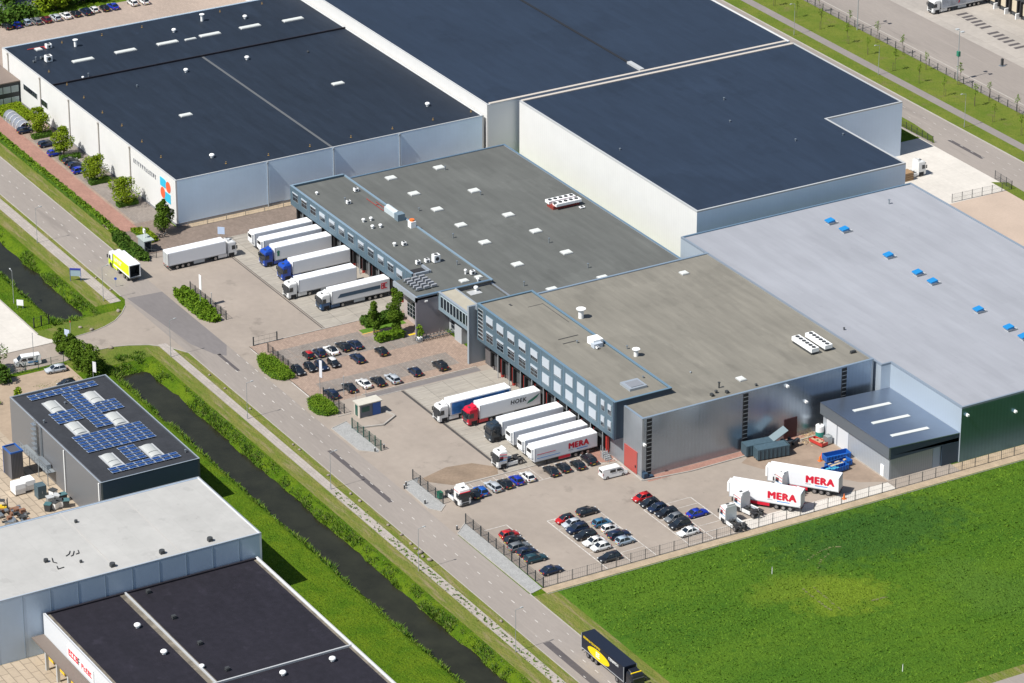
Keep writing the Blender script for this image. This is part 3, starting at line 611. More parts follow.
# --- grey roofed cross-dock (long strip front, main roof behind)
G1 = thing('distribution_hall', 'low grey roofed distribution hall with a long blue-grey window front over truck docks', 'warehouse')
walls('wall', G1, -74.8, 5.4, 1.8, 41.5, 0, 7.9, wall_grey_y, wall_grey_x)
g1r = roof(G1, -74.8, 5.6, 1.4, 41.5, 7.8, roof_grey); parapet(G1, -74.8, 5.4, 1.8, 41.5, 7.9, trim_blue, .12, .35, 'NW')
up('roof_front', G1, lambda m: m.box(-74.5, -10.7, 8.2, -11.2, 1.8, 8.62), [roof_grey])
up('facade', G1, lambda m: (m.box(-75, -11.05, 4.7, -21.3, -10.65, 9.0), m.box(-75, -10.65, 4.7, -74.6, 1.8, 9.0), m.box(-75, -10.65, 4.6, -21.3, -9, 4.75)), [wall_blue])
up('parapet_cap', G1, lambda m: (m.box(-75.05, -11.1, 9.0, -21.25, -10.6, 9.1), m.box(-75.05, 1.7, 8.62, -11.1, 2.1, 8.85), m.box(-75.05, -10.6, 9.0, -74.6, 1.7, 9.1)), [mat('trim_bluegrey', (.26, .36, .44), .4, metal=.3)])
up('corner_block', G1, lambda m: (m.box(-21.0, -15.5, 7.5, -11.4, -15.1, 8.6), m.box(-21.0, -15.1, 7.9, -11.4, -10.6, 8.3)), [trim_light])
up('end_wall', G1, lambda m: m.box(-11.8, -15.5, 0, -11.4, 1.8, 8.5), [wall_mauve]); up('facade_return', G1, lambda m: m.box(-21.3, -10.65, 4.7, -20.9, -10.0, 9), [wall_mauve])
up('end_cap', G1, lambda m: m.box(-11.85, -15.1, 8.5, -11.3, 2.1, 8.72), [trim_blue])
up('corner_roof', G1, lambda m: m.box(-20.9, -15.1, 8.3, -11.85, -10.65, 8.55), [roof_grey])
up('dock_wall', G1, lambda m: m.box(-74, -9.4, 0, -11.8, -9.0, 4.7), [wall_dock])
for k in range(12):
    x = -72.3 + 4.25 * k
    d = up('dock_door', G1, lambda m: m.box(x - 1.3, -9.5, 1.1, x + 1.3, -9.38, 4.0), [mat('dock_door_dark', (.07, .075, .08), .6)])
    up('dock_shelter', d, lambda m: (m.box(x - 1.75, -10.2, .9, x - 1.35, -9.4, 4.4), m.box(x + 1.35, -10.2, .9, x + 1.75, -9.4, 4.4), m.box(x - 1.75, -10.2, 4.0, x + 1.75, -9.4, 4.4)), [black_m])
    up('bumper_panel', d, lambda m: m.box(x + 1.9, -9.9, 0, x + 2.3, -9.42, 3.4), [red_m])
    up('facade_post', G1, lambda m: m.cyl((x + 2.12, -10.6, 0), (x + 2.12, -10.6, 4.7), .1, 6), [pole_m])
def window4(parent, x, y, z, w_, h_, blind_h=0.4, cols=2, rows=2):
    if blind_h > .8: blind_h -= random.choice((0, 0, .04, .1, .22, .3))
    f = up('window', parent, lambda m: m.box(x - w_ / 2, y - .05, z - h_ / 2, x + w_ / 2, y + .02, z + h_ / 2), [mat('window_frame', (.30, .36, .40), .5)])
    mb = MB()
    for i in range(cols):
        for j in range(rows):
            mb.box(x - w_ / 2 + .1 + i * (w_ - .1) / cols, y - .08, z - h_ / 2 + .1 + j * (h_ - .1) / rows, x - w_ / 2 + (i + 1) * (w_ - .1) / cols, y - .04, z - h_ / 2 + (j + 1) * (h_ - .1) / rows)
    mb.build('pane', [glass_dark], f)
    if blind_h > 0: up('blind', f, lambda m: m.box(x - w_ / 2 + .08, y - .14, z + h_ / 2 - h_ * blind_h, x + w_ / 2 - .08, y - .08, z + h_ / 2 - .04), [blind])
    return f
for k, x in enumerate((-72.6, -68.5, -64.4, -60.2, -55.8, -51.5, -47.4, -42.9, -38.6, -34.3, -30.1, -26.3)):
    window4(G1, x, -11.06, 7.1, 2.6, 1.9, (.12, .15, .12, .4, .35, .28, .15, .3, .15, .35, .15, .55)[k])
for k in range(12): up('panel_joint', G1, lambda m: m.box(-70.6 + 4.25 * k, -11.09, 4.8, -70.48 + 4.25 * k, -11.04, 8.9), [trim_blue])
for px, py in ((391, 177.2), (414, 192.8), (474.2, 189.8), (437.2, 208.5), (461, 224.2), (484.8, 241.5), (508.5, 214), (439.2, 166.8), (535.8, 230.2), (566.5, 251.5), (517.5, 263.5), (552.5, 288.5), (603.2, 276.8)):
    x, y = at(px, py, 8.1); dome(g1r, x, y, 7.8, 1.7, 2.0)
roofitems(g1r, 7.8, [('pipe', 453, 238, .9), ('pipe', 588, 268, .9), ('pipe', 549, 243, 1.0), ('pipe', 524, 286, .9), ('pipe', 480.5, 195, .7), ('pipe', 419, 211, .6), ('pipe', 445, 170, .8), ('cowl', 476, 291, .6, 1.1), ('ac', 582, 208, .9, 1.1, .3)])
x, y = at(475, 293, 7.8); up('vent_plinth', g1r, lambda m: m.box(x - 1.2, y - 1.3, 7.8, x + .8, y + 1.3, 7.9), [trim_pale])
up('roof_infill', G1, lambda m: m.box(-11.4, -6.6, 7.4, 5.5, 1.39, 7.8), [roof_grey])
x, y = at(563, 205, 7.8)
ch = up('chiller', G1, lambda m: (m.box(x - 1.2, y - 3.2, 7.8, x + 1.4, y + 3.2, 8.6, 1), m.box(x - 1.7, y - 3.4, 8.6, x - .1, y + 3.2, 9.2, 0), m.box(x + .4, y - 2.8, 8.6, x + 2.0, y + 3.4, 9.2, 0)), [white_m, mat('red_frame', (.25, .04, .03), .6)])
for i in range(5):
    for sx in (-.9, 1.2): up('fan', ch, lambda m: m.cyl((x + sx, y - 2.7 + i * 1.3, 9.2), (x + sx, y - 2.7 + i * 1.3, 9.35), .42, 12), [dark_metal])
sf = 8.62
ahu = up('air_handler', G1, lambda m: (m.box(-53.4, .0, sf, -48.6, 1.5, sf + 1.1, 0), m.box(-48.6, -.2, sf, -47.0, 1.5, sf + 1.5, 1), m.cyl((-53.2, .75, sf + 1.1), (-48.7, .75, sf + 1.1), .5, 12, 0)), [mat('ahu_grey', (.50, .56, .58), .4), mat('ahu_slate', (.16, .22, .26), .4)])
up('coolant_pipes', ahu, lambda m: (m.box(-61, -.2, sf + .12, -53.4, -.08, sf + .22), m.box(-58.5, .7, sf + .12, -53.4, .82, sf + .22), m.box(-57.2, .0, sf + .12, -57.08, .8, sf + .2)), [mat('pipe_red', (.30, .05, .04), .6)])
x, y = at(412, 227, sf); up('chimney', G1, lambda m: (m.box(x - .7, y - .6, sf, x + .7, y + .6, sf + 1.4, 0), m.cyl((x, y, sf + 1.4), (x, y, sf + 1.75), .55, 12, 1)), [white_m, orange_m])
roofitems(G1, sf, [('cowl', 316.8, 194.5, .45, .6), ('ac', 356, 191.5, .9, .9, .8), ('ac', 348.5, 204, .7, .9, .8), ('pipe', 345, 202), ('cowl', 363.5, 222, .5, .8), ('cowl', 371, 220.5, .5, .8), ('cowl', 372.5, 228.5, .5, .8), ('cowl', 380.5, 227.5, .5, .8),
                   ('cowl', 394.5, 246, .5, .8), ('ac', 404, 245.5, .8, .8, .8), ('ac', 418, 264.5, .7, .9, .9), ('ac', 427, 262.5, .9, .9, .8), ('ac', 436, 262, 1.2, 1.4, 1.7), ('pipe', 457, 265, .8), ('cowl', 465.5, 274, .4, 1.2), ('ac', 472.5, 274.5, .8, .9, .9),
                   ('dome', 464, 281.3, 1.3, 1.6), ('dome', 478.5, 277.5, 1.0, 1.3), ('cowl', 478, 281, .4, .7)])
rack = up('condenser_rack', G1, lambda m: [m.box(-19.2 + k * 1.25, -14.2, 8.75, -19.0 + k * 1.25, -9.2, 8.95) for k in range(5)], [steel])
for i in range(5):
    for j in range(3): up('condenser', rack, lambda m: m.box(-19.3 + i * 1.25, -13.9 + j * 1.7, 8.95, -18.85 + i * 1.25, -12.7 + j * 1.7, 9.35), [mat('cond_grey', (.30, .31, .33), .5)])
up('painted_recess', G1, lambda m: (m.box(-21.0, -10.5, 8.63, -20.6, -7.2, 9.2, 0), m.box(-24.0, -7.3, 8.63, -20.6, -6.9, 9.2, 0), m.box(-23.9, -10.5, 8.63, -21.0, -7.3, 8.66, 1)), [trim_light, black_m])  # black plate paints the dark of a hollow; the roof is not cut
wl = MB(); wl.cbox(-11.3, -13.2, 7.4, .25, .6, .3); wl.build('wall_lamp', [white_m], G1)
# glazed ground floor corner of the front
for k in range(7):
    wf = up('window', G1, lambda m: m.box(-19.6 + k * 1.15, -13.0, 1.2, -18.6 + k * 1.15, -12.9, 5.8), [trim_pale])
    up('pane', wf, lambda m: [m.box(-19.52 + k * 1.15, -13.05, 1.3 + j * .9, -18.68 + k * 1.15, -12.98, 2.05 + j * .9) for j in range(5)], [glass_dark])
up('corner_wall', G1, lambda m: (m.box(-21, -12.9, 0, -11.8, -12.6, 7.5), m.box(-21.3, -12.9, 0, -21, -9.4, 7.5)), [mat('wall_rose', (.40, .34, .32), .8)])
# glazed link
LK = thing('link_building', 'glazed first-floor link with a row of dark windows between the two grey halls', 'building')
up('wall', LK, lambda m: (m.box(-11.35, -10.4, 4.9, 4.4, -10.0, 8.7, 0), m.box(-11.35, -10.0, 4.9, 4.4, -7.2, 5.2, 0)), [mat('link_panel', (.24, .32, .37), .45, metal=.2)])
up('roof', LK, lambda m: m.box(-11.3, -10.0, 8.2, 4.4, -6.6, 8.6), [mat('roof_sand', (.36, .33, .26), .8, var=.1, scale=.4)])
up('parapet_cap', LK, lambda m: (m.box(-11.3, -10.5, 8.7, 4.4, -10.0, 8.8), m.box(-11.3, -6.7, 8.6, 4.3, -6.4, 8.75)), [trim_light])
for k in range(11):
    wf = up('window', LK, lambda m: m.box(-10.4 + k * 1.28, -10.46, 5.8, -9.2 + k * 1.28, -10.38, 8.3), [mat('mullion', (.42, .48, .50), .5)])
    up('pane', wf, lambda m: m.box(-10.28 + k * 1.28, -10.5, 5.9, -9.35 + k * 1.28, -10.44, 8.2), [glass_dark])
up('back_wall', LK, lambda m: (m.box(-11.3, -8.0, 0, 4.6, -7.6, 4.9), m.box(-6.6, -9.4, 0, -3.8, -8.0, 3.4)), [mat('wall_pale_grey', (.36, .38, .39), .7)])
up('door', LK, lambda m: m.box(.2, -8.12, 0, 3.8, -7.98, 3.4), [red_door], 'red roller door under the link')
wf = up('window', LK, lambda m: m.box(-10.4, -8.08, .8, -7.6, -7.98, 4.6), [steel]); up('pane', wf, lambda m: [m.box(-10.2, -8.14, 1 + k * .9, -7.8, -8.06, 1.6 + k * .9) for k in range(4)], [glass_dark])

# --- south hall with two-storey office front
G2 = thing('office_hall', 'sand grey roofed hall with a two-storey blue office front hanging over the docks', 'warehouse')
walls('wall', G2, 5.6, 63.8, -9.3, 42.4, 0, 12.1, wall_grey_y, wall_grey_x)
g2r = up('roof', G2, lambda m: (m.box(5.9, 1.0, 11.6, 63.5, 42.1, 11.98), m.box(57.3, -9.0, 11.6, 63.5, 1.0, 11.98)), [roof_tan])
up('parapet_cap', G2, lambda m: (m.box(5.5, 1.4, 12.1, 5.95, 42.5, 12.2), m.box(63.4, -9.35, 12.1, 63.85, 42.4, 12.18), m.box(57.4, -9.35, 12.1, 63.4, -8.9, 12.18)), [mat('trim_steelblue', (.30, .38, .46), .4, metal=.4)])
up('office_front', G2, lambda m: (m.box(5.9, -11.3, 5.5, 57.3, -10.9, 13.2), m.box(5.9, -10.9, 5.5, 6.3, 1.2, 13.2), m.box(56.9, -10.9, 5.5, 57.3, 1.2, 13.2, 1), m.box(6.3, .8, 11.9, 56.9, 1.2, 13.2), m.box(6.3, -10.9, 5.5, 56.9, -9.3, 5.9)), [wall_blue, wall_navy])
up('office_roof', G2, lambda m: m.box(6.3, -10.9, 12.5, 56.9, .8, 13.0), [roof_tan])
up('office_cap', G2, lambda m: (m.box(5.85, -11.35, 13.2, 57.35, -10.85, 13.3), m.box(5.85, .78, 13.2, 57.35, 1.25, 13.3), m.box(5.85, -10.85, 13.2, 6.3, .78, 13.3), m.box(56.9, -10.85, 13.2, 57.35, .78, 13.3)), [mat('trim_blue2', (.17, .27, .35), .4, metal=.3)])
up('end_fin', G2, lambda m: (m.box(4.5, -12.6, 0, 5.0, -7.4, 12.4), m.box(5.0, -11.2, 11.6, 5.9, 1.2, 12.4)), [mat('fin_grey', (.27, .31, .35), .5, metal=.3)])
up('fin_edge', G2, lambda m: m.box(4.46, -12.72, 0, 5.04, -12.6, 12.5), [mat('fin_pale', (.30, .34, .37), .5)])
xsw = [10.9, 15.0, 19.2, 23.5, 28.0, 32.4, 36.8, 41.1, 45.3, 49.6]
for k, x in enumerate(xsw):
    window4(G2, x, -11.31, 11.0, 2.7, 2.2, (.62, .66, .6, .66, .62, .9, .96, .96, .96, .96)[k], 4, 2)
    window4(G2, x, -11.31, 7.7, 2.7, 2.2, (.15, .18, .15, .15, .2, .94, .96, .96, .96, .96)[k], 2, 3)
for x in (53.2, 55.6):
    window4(G2, x, -11.31, 11.0, 1.3, 2.2, .5, 1, 2); window4(G2, x, -11.31, 7.7, 1.3, 2.2, .55, 1, 3)
for z in [6.1 + .82 * k for k in range(8)]:
    wf = up('window', G2, lambda m: m.box(6.3, -11.36, z, 8.3, -11.28, z + .62), [trim_pale]); up('pane', wf, lambda m: m.box(6.4, -11.4, z + .08, 8.2, -11.34, z + .56), [glass_dark])
for x in [9.0 + 4.25 * k for k in range(11)]: up('panel_joint', G2, lambda m: m.box(x - .06 + .2, -11.34, 5.6, x + .06 + .2, -11.29, 13.1), [trim_blue])
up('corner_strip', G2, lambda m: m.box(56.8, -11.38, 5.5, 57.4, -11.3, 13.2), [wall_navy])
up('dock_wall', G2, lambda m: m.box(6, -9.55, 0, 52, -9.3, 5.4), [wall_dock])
for k in range(10):
    x = 11.2 + 4.35 * k
    d = up('dock_door', G2, lambda m: m.box(x - 1.3, -9.72, 1.1, x + 1.3, -9.56, 4.2), [mat('dock_door_dark', (.07, .075, .08), .6)])
    up('dock_shelter', d, lambda m: (m.box(x - 1.75, -10.4, .9, x - 1.35, -9.6, 4.6), m.box(x + 1.35, -10.4, .9, x + 1.75, -9.6, 4.6), m.box(x - 1.75, -10.4, 4.2, x + 1.75, -9.6, 4.6)), [black_m])
    up('bumper_panel', d, lambda m: m.box(x + 1.9, -10.1, 0, x + 2.4, -9.6, 4.0), [red_m])
    up('facade_post', G2, lambda m: m.cyl((x + 2.15, -10.9, 0), (x + 2.15, -10.9, 5.5), .1, 6), [pole_m])
rd = up('door', G2, lambda m: m.box(57.8, -9.42, .1, 62.3, -9.28, 4.6), [red_door], 'large red roller door on the corner block')
up('handle', rd, lambda m: m.box(61.7, -9.5, 1.3, 62.0, -9.42, 1.8), [black_m])
up('door', G2, lambda m: m.box(63.78, 22.3, .1, 63.9, 25.2, 4.2), [mat('door_maroon', (.05, .012, .015), .6)], 'dark maroon door in the silver side wall')
for y in (-7.8, 13.4, 35.7):
    gs = up('glass_strip', G2, lambda m: m.box(63.76, y - .55, .5, 63.87, y + .55, 11.8), [black_m])
    up('strip_bars', gs, lambda m: [m.box(63.86, y - .5, .9 + k * .85, 63.92, y + .5, 1.0 + k * .85) for k in range(13)], [steel])
for y, z in ((22.6, 11.2), (27, 6.9), (-8.9, 6.8)): up('wall_lamp', G2, lambda m: (m.cbox(64.1, y, z, .5, .5, .35), m.cbox(63.9, y, z + .2, .3, .2, .2)), [white_m])
up('corner_bollard', G2, lambda m: (m.box(63.9, -9.3, 0, 64.7, -8.4, 1.1), m.box(64.0, -8.3, 0, 64.8, -7.2, .4)), [mat('navy_block', (.03, .06, .1), .6)])
roofitems(g2r, 11.98, [('pipe', 581, 318, 1.9, .55, white_m), ('pipe', 636, 356, 1.4, .45, white_m), ('pipe', 627, 349, .6), ('cowl', 716, 393, .4, .6, dark_metal), ('pipe', 719, 388, 1.1, .15, dark_metal), ('ac', 712, 396, .8, .5, .5, dark_metal), ('ac', 727, 393, .7, .5, .5, dark_metal),
                       ('dome', 741, 379.5, 1.6, 1.3), ('cowl', 756, 386, .35, .5, dark_metal), ('cowl', 690.5, 373, .25, .3, steel), ('ac', 853, 353, .5, 1.1, .5, dark_metal), ('dome', 684, 273.5, 1.4, 1.4)])
roofitems(G2, 13.0, [('cowl', 590, 344, .3, .4), ('ac', 591, 344.5, .6, .5, .5), ('ac', 597.5, 349, .6, .5, .5), ('pipe', 577, 343, .4), ('pipe', 643, 378, .3)])
up('air_handler', G2, lambda m: (m.box(31.9, -1.9, 13.0, 34.2, .3, 14.3, 0), m.box(33.8, -2.2, 13.0, 35.0, -.3, 13.9, 1)), [white_m, mat('ahu_bluegrey', (.45, .50, .56), .4)])  # second, lower box in pale blue-grey
up('roof_cables', G2, lambda m: (m.box(27.9, -6.0, 13.0, 28.1, -1.6, 13.08), m.box(30.0, -6.2, 13.0, 30.2, -3.2, 13.08), m.box(12, -3.4, 13.0, 12.1, .0, 13.05), m.box(12, -.1, 13.0, 22, 0, 13.05), m.box(9, -6, 13, 9.9, -5.6, 13.06)), [mat('cable', (.05, .05, .05), .8)])
up('roof_hatch', G2, lambda m: (m.box(50.8, -6.2, 13.0, 54.4, -2.4, 13.5, 0), m.box(51.6, -5.6, 13.5, 53.9, -2.9, 13.6, 1)), [trim_light, mat('hatch_grey', (.22, .23, .25), .5)])
for y0_ in (33.2, 36.3):
    c = up('chiller', G2, lambda m: (m.box(49.6, y0_, 12.5, 56.4, y0_ + 1.7, 13.3, 0), m.box(49.8, y0_ + .1, 11.98, 56.2, y0_ + 1.6, 12.5, 1)), [white_m, dark_metal])
    for i in range(6): up('fan', c, lambda m: m.cyl((50.3 + i * 1.1, y0_ + .85, 13.3), (50.3 + i * 1.1, y0_ + .85, 13.42), .42, 12), [dark_metal])
up('dock_stairs', G2, lambda m: [m.box(53 + k * .35, -11.4, 0, 53.35 + k * .35, -10.2, 1.2 - k * .22) for k in range(5)] + [m.cyl((52.9 + k * .8, -11.5, 0), (52.9 + k * .8, -11.5, 2.6), .06, 6) for k in range(5)], [pole_m])

# --- pale roofed hall
LG = thing('pale_hall', 'wide hall with pale lilac-grey roof dotted with blue vents, green-grey side wall', 'warehouse')
mb = MB(); NL = [(-5.5, 43.1), (65.4, 43.1), (65.4, 45.3), (88.1, 45.3), (88.1, 160), (60, 160), (60, 100.7), (-5.5, 100.7)]
NL = [(-5.5, 43.1), (65.4, 43.1), (65.4, 45.3), (88.1, 45.3), (88.1, 100.7), (-5.5, 100.7)]
mb.prism(NL, 0, 11.0); me = mb.mesh('wall', [mat('panel_sky', (.42, .48, .54), .4, metal=.3, wave=('X', .8, .008)), wall_green, mat('panel_pale', (.5, .55, .6), .5)])
for p in me.polygons: p.material_index = 1 if p.normal.x > .5 and p.center.x > 80 else (2 if abs(p.normal.x) > .5 else 0)
link('wall', me, LG)
mb = MB(); mb.prism([(-5.1, 43.5), (65.0, 43.5), (65.0, 45.7), (87.7, 45.7), (87.7, 100.3), (-5.1, 100.3)], 11.0, 11.15); lgr = mb.build('roof', [roof_pale], LG)
mb = MB(); mb.box(-5.5, 43.1, 11, 65.4, 43.5, 11.4); mb.box(65.0, 43.5, 11, 65.4, 45.7, 11.4); mb.box(65.4, 45.3, 11, 88.1, 45.7, 11.4); mb.box(87.7, 45.7, 11, 88.1, 100.7, 11.4); mb.box(-5.5, 100.3, 11, 87.7, 100.7, 11.4); mb.box(-5.5, 43.5, 11, -5.1, 100.3, 11.4, 1)
mb.build('parapet_cap', [mat('trim_sky', (.20, .24, .29), .5), trim_blue], LG)
for px, py in ((830.5, 222.5), (844.8, 230.8), (888.8, 256.6), (918, 274), (933, 282.8), (978.8, 311), (1009.2, 329), (1024, 338)):
    x, y = at(px, py, 11.4)
    v_ = up('roof_vent', lgr, lambda m: (m.box(x - .65, y - .7, 11.15, x + .65, y + .5, 11.69), m.box(x + .1, y + .5, 11.15, x + .7, y + 1.5, 11.5)), [trim_pale])
    up('vent_hood', v_, lambda m: m.add([(x - .8, y - 1.0, 11.95), (x + .8, y - 1.0, 11.95), (x + .8, y + .6, 12.2), (x - .8, y + .6, 12.2), (x - .8, y - 1.0, 11.7), (x + .8, y - 1.0, 11.7), (x + .8, y + .6, 11.72), (x - .8, y + .6, 11.72)],
       [(0, 1, 2, 3), (4, 7, 6, 5), (0, 4, 5, 1), (1, 5, 6, 2), (2, 6, 7, 3), (3, 7, 4, 0)]), [blue_cap])
roofitems(lgr, 11.15, [('pipe', 889, 204, .9, .15, steel), ('pipe', 844, 330, .4, .12, dark_metal)])
for y, z in ((46.5, 9.6), (57.7, 7.6)): up('wall_lamp', LG, lambda m: (m.cbox(88.4, y, z, .5, .5, .35), m.cbox(88.2, y, z + .2, .3, .2, .2)), [white_m])
# --- annex
def slope_box(m, x0, x1, y0, y1, za, zb, th, mi=0):
    m.add([(x0, y0, za - th), (x1, y0, za - th), (x1, y1, zb - th), (x0, y1, zb - th), (x0, y0, za), (x1, y0, za), (x1, y1, zb), (x0, y1, zb)], [(0, 3, 2, 1), (4, 5, 6, 7), (0, 1, 5, 4), (1, 2, 6, 5), (2, 3, 7, 6), (3, 0, 4, 7)], mi)
AN = thing('annex_shed', 'low slate blue annex shed with three roof lights, beside the skips', 'shed')
up('wall', AN, lambda m: (m.box(66.0, 29.7, 0, 87.5, 30.1, 4.5, 0), m.box(87.1, 30.1, 0, 87.5, 45.2, 4.5, 1), m.box(66.0, 30.1, 0, 66.4, 42.9, 4.5, 1)), [mat('panel_pale_slate', (.40, .43, .46), .5, metal=.3, wave=('X', .5, .05)), mat('panel_slate_side', (.29, .32, .34), .45, metal=.4, wave=('Y', .5, .04))])
up('fascia', AN, lambda m: (m.box(65.4, 29.3, 4.5, 87.8, 29.7, 6.72, 0), slope_box(m, 87.4, 87.8, 29.7, 45.2, 6.72, 5.92, 1.6, 1), m.box(87.4, 29.7, 4.3, 87.8, 45.2, 5.1, 1), m.box(65.4, 29.7, 4.5, 65.8, 43.0, 5.9, 0), m.box(87.5, 41.4, 0, 87.82, 45.2, 4.3, 1)), [mat('fascia_slate', (.15, .17, .19), .45, metal=.3), wall_navy])
anr = up('roof', AN, lambda m: slope_box(m, 65.45, 87.9, 29.25, 45.27, 6.9, 6.1, .14), [roof_blue])
for x in (71.5, 77.6, 83.7): up('skylight', anr, lambda m: slope_box(m, x - .45, x + .45, 32.7, 41.1, 6.83, 6.41, .1), [offwhite])
for x0, x1, z1 in ((67.3, 70.6, 4.2), (71.0, 74.4, 4.2)): up('door', AN, lambda m: m.box(x0, 29.6, .05, x1, 29.72, z1), [mat('door_pale', (.58, .60, .62), .5)])
up('door', AN, lambda m: m.box(84.9, 29.6, .05, 85.9, 29.72, 2.3), [white_m], 'narrow white personnel door')
up('door', AN, lambda m: m.box(87.45, 39.6, .05, 87.56, 41.2, 4.2), [mat('door_bluegrey', (.30, .36, .42), .5)])

# --- solar building
SB = thing('solar_building', 'grey metal industrial building with blue solar panels and six rooflights, beside the canal', 'building')
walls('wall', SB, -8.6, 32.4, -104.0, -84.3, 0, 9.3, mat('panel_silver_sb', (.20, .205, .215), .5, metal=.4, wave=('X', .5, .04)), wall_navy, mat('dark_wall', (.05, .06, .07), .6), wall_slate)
sbr = roof(SB, -8.6, 32.4, -104.0, -84.3, 9.15, mat('roofing_solar', (.034, .036, .041), .7, var=.18, scale=.25, var2=(.12, 1.2), spec=.3)); parapet(SB, -8.6, 32.4, -104, -84.3, 9.3, trim_light, .05, .2)
def array(x0, y0, nx_, ny_, px_=1.27, py_=1.72):
    a = MB()
    for i in range(nx_): a.box(x0 + i * px_ + .3, y0 + .05, 9.16, x0 + i * px_ + .36, y0 + ny_ * py_ - .1, 9.24)
    A = a.build('solar_array', [steel], SB)
    mb = MB(); w_, h_ = px_ - .17, py_ - .12
    mb.add([(0, 0, .10), (w_, 0, .22), (w_, h_, .22), (0, h_, .10), (0, 0, .06), (w_, 0, .18), (w_, h_, .18), (0, h_, .06)], [(4, 7, 6, 5), (0, 4, 5, 1), (1, 5, 6, 2), (2, 6, 7, 3), (3, 7, 4, 0), (0, 1, 2, 3)], 1)
    e = .05; s_ = .1 / w_
    mb.add([(e, e, .103 + s_ * e), (w_ - e, e, .103 + .12 - s_ * e), (w_ - e, h_ - e, .103 + .12 - s_ * e), (e, h_ - e, .103 + s_ * e)], [(0, 1, 2, 3)], 0)
    me = mb.mesh('solar_panel', [solar_m, solar_frame])
    for i in range(nx_):
        for j in range(ny_):
            o = link('solar_panel', me, A); o.location = (x0 + i * px_, y0 + j * py_, 9.2)
array(-7.3, -101.1, 2, 8); array(-4.7, -95.2, 13, 2); array(1.9, -100.7, 4, 3); array(1.6, -91.7, 4, 3, 1.2, 1.55)
array(12.9, -100.9, 6, 8); array(21.0, -95.6, 5, 2); array(27.7, -100.5, 2, 8)
for x0, y0 in ((-3.0, -99.7), (-3.0, -91.6), (7.3, -99.7), (7.2, -91.7), (22.4, -99.6), (22.6, -91.7)):
    mb = MB()
    for a, b in ((x0 + .15, x0 + 3.25), (x0 + 3.45, x0 + 5.0)):
        rings = []
        for xx in (a, b):
            rings.append([(xx, y0 + 1.2 - 1.1 * math.cos(t * math.pi / 10), 9.22 + .38 * math.sin(t * math.pi / 10)) for t in range(11)])
        mb.loft(rings, 0, True, False)
    mb.box(x0 - .15, y0 - .2, 9.16, x0 + 5.35, y0 + 2.6, 9.3, 1)
    mb.build('barrel_rooflight', [mat('rooflight_grey', (.42, .43, .41), .4), trim_pale], SB)
up('downpipe', SB, lambda m: (m.cyl((16.6, -104.2, .5), (16.6, -104.2, 9.1), .12), m.cyl((31.9, -104.15, .5), (31.9, -104.15, 9.1), .14)), [white_m])
ld = up('ladder', SB, lambda m: (m.cyl((3.8, -104.4, 2), (3.8, -104.4, 10.2), .06), m.cyl((4.5, -104.4, 2), (4.5, -104.4, 10.2), .06), [m.cyl((3.8, -104.4, 2.3 + .4 * k), (4.5, -104.4, 2.3 + .4 * k), .04, 5) for k in range(19)]), [steel])
up('ladder_cage', ld, lambda m: [m.box(3.5, -105.1, 4.2 + k, 4.8, -104.45, 4.26 + k) for k in range(6)], [steel])
up('recess_strip', SB, lambda m: m.box(5.6, -104.12, 0, 6.4, -103.95, 9.2), [wall_slate])
cn = up('canopy', SB, lambda m: (m.box(-1, -105.7, 2.6, 12, -104.1, 2.7, 0), [m.box(-1 + 1.18 * k, -105.75, 2.7, -.93 + 1.18 * k, -105.68, 3.7, 1) for k in range(12)], m.box(-1, -105.76, 3.7, 12, -105.66, 3.78, 1), m.box(-1, -105.76, 3.2, 12, -105.68, 3.26, 1), [m.cyl((-.8 + 4.2 * k, -105.6, 0), (-.8 + 4.2 * k, -105.6, 2.6), .1, 6, 1) for k in range(4)], m.box(6.5, -105.2, 2.7, 10.5, -104.3, 3.6, 1)), [mat('walkway_grate', (.20, .22, .23), .5), steel])
roofitems(SB, 9.16, [('pipe', 44, 423, .5), ('pipe', 185.5, 452.5, .5), ('pipe', 65, 404, .3)])

# --- white roofed building and black roofed building bottom left
WB = thing('white_roofed_building', 'light blue-grey panelled building with an off-white flat roof in the lower left', 'building')
walls('wall', WB, 43.7, 68.6, -175, -89.9, 0, 12.0, mat('panel_pale_y', (.6, .62, .64), .5), mat('panel_sky_wb', (.42, .52, .64), .45, metal=.15, var=.05, scale=.2))
wbr = roof(WB, 43.7, 68.6, -175, -89.9, 11.9, roof_white); parapet(WB, 43.7, 68.6, -175, -89.9, 12.0, mat('cap_grey', (.22, .24, .26), .6), .06, .2)
for y in [-170 + 5.05 * k for k in range(16)]: up('panel_joint', WB, lambda m: m.box(68.58, y - .05, .2, 68.64, y + .05, 11.9), [mat('joint_slate', (.20, .26, .32), .6)])
for px, py, q in ((112.5, 566, .5), (162, 553, .5), (210, 540.5, .5), (46, 561.5, .4), (76, 522, .3), (81, 562, .25)):
    x, y = at(px, py, 12); up('roof_vent', wbr, lambda m: (m.box(x - q * .8, y - q * .8, 11.9, x + q * .8, y + q * .8, 11.9 + q), m.cyl((x, y, 11.9 + q), (x, y, 12.1 + q), q, 10)), [dark_metal])
for (ax, ay), (bx, by), (cx_, cy_) in (((52, 558), (53, 562), (57, 563)), ((57, 566), (58, 569), (64, 567)), ((66, 556), (69, 554), (70, 551)), ((71, 556), (73, 555), (74, 551)), ((76, 554), (79, 553), (78, 550))):
    P_ = [(*at(a, b, 12), 12.0) for a, b in ((ax, ay), (bx, by), (cx_, cy_))]
    up('roof_cable', wbr, lambda m: (m.cyl(P_[0], P_[1], .08, 5), m.cyl(P_[1], P_[2], .08, 5)), [black_m])
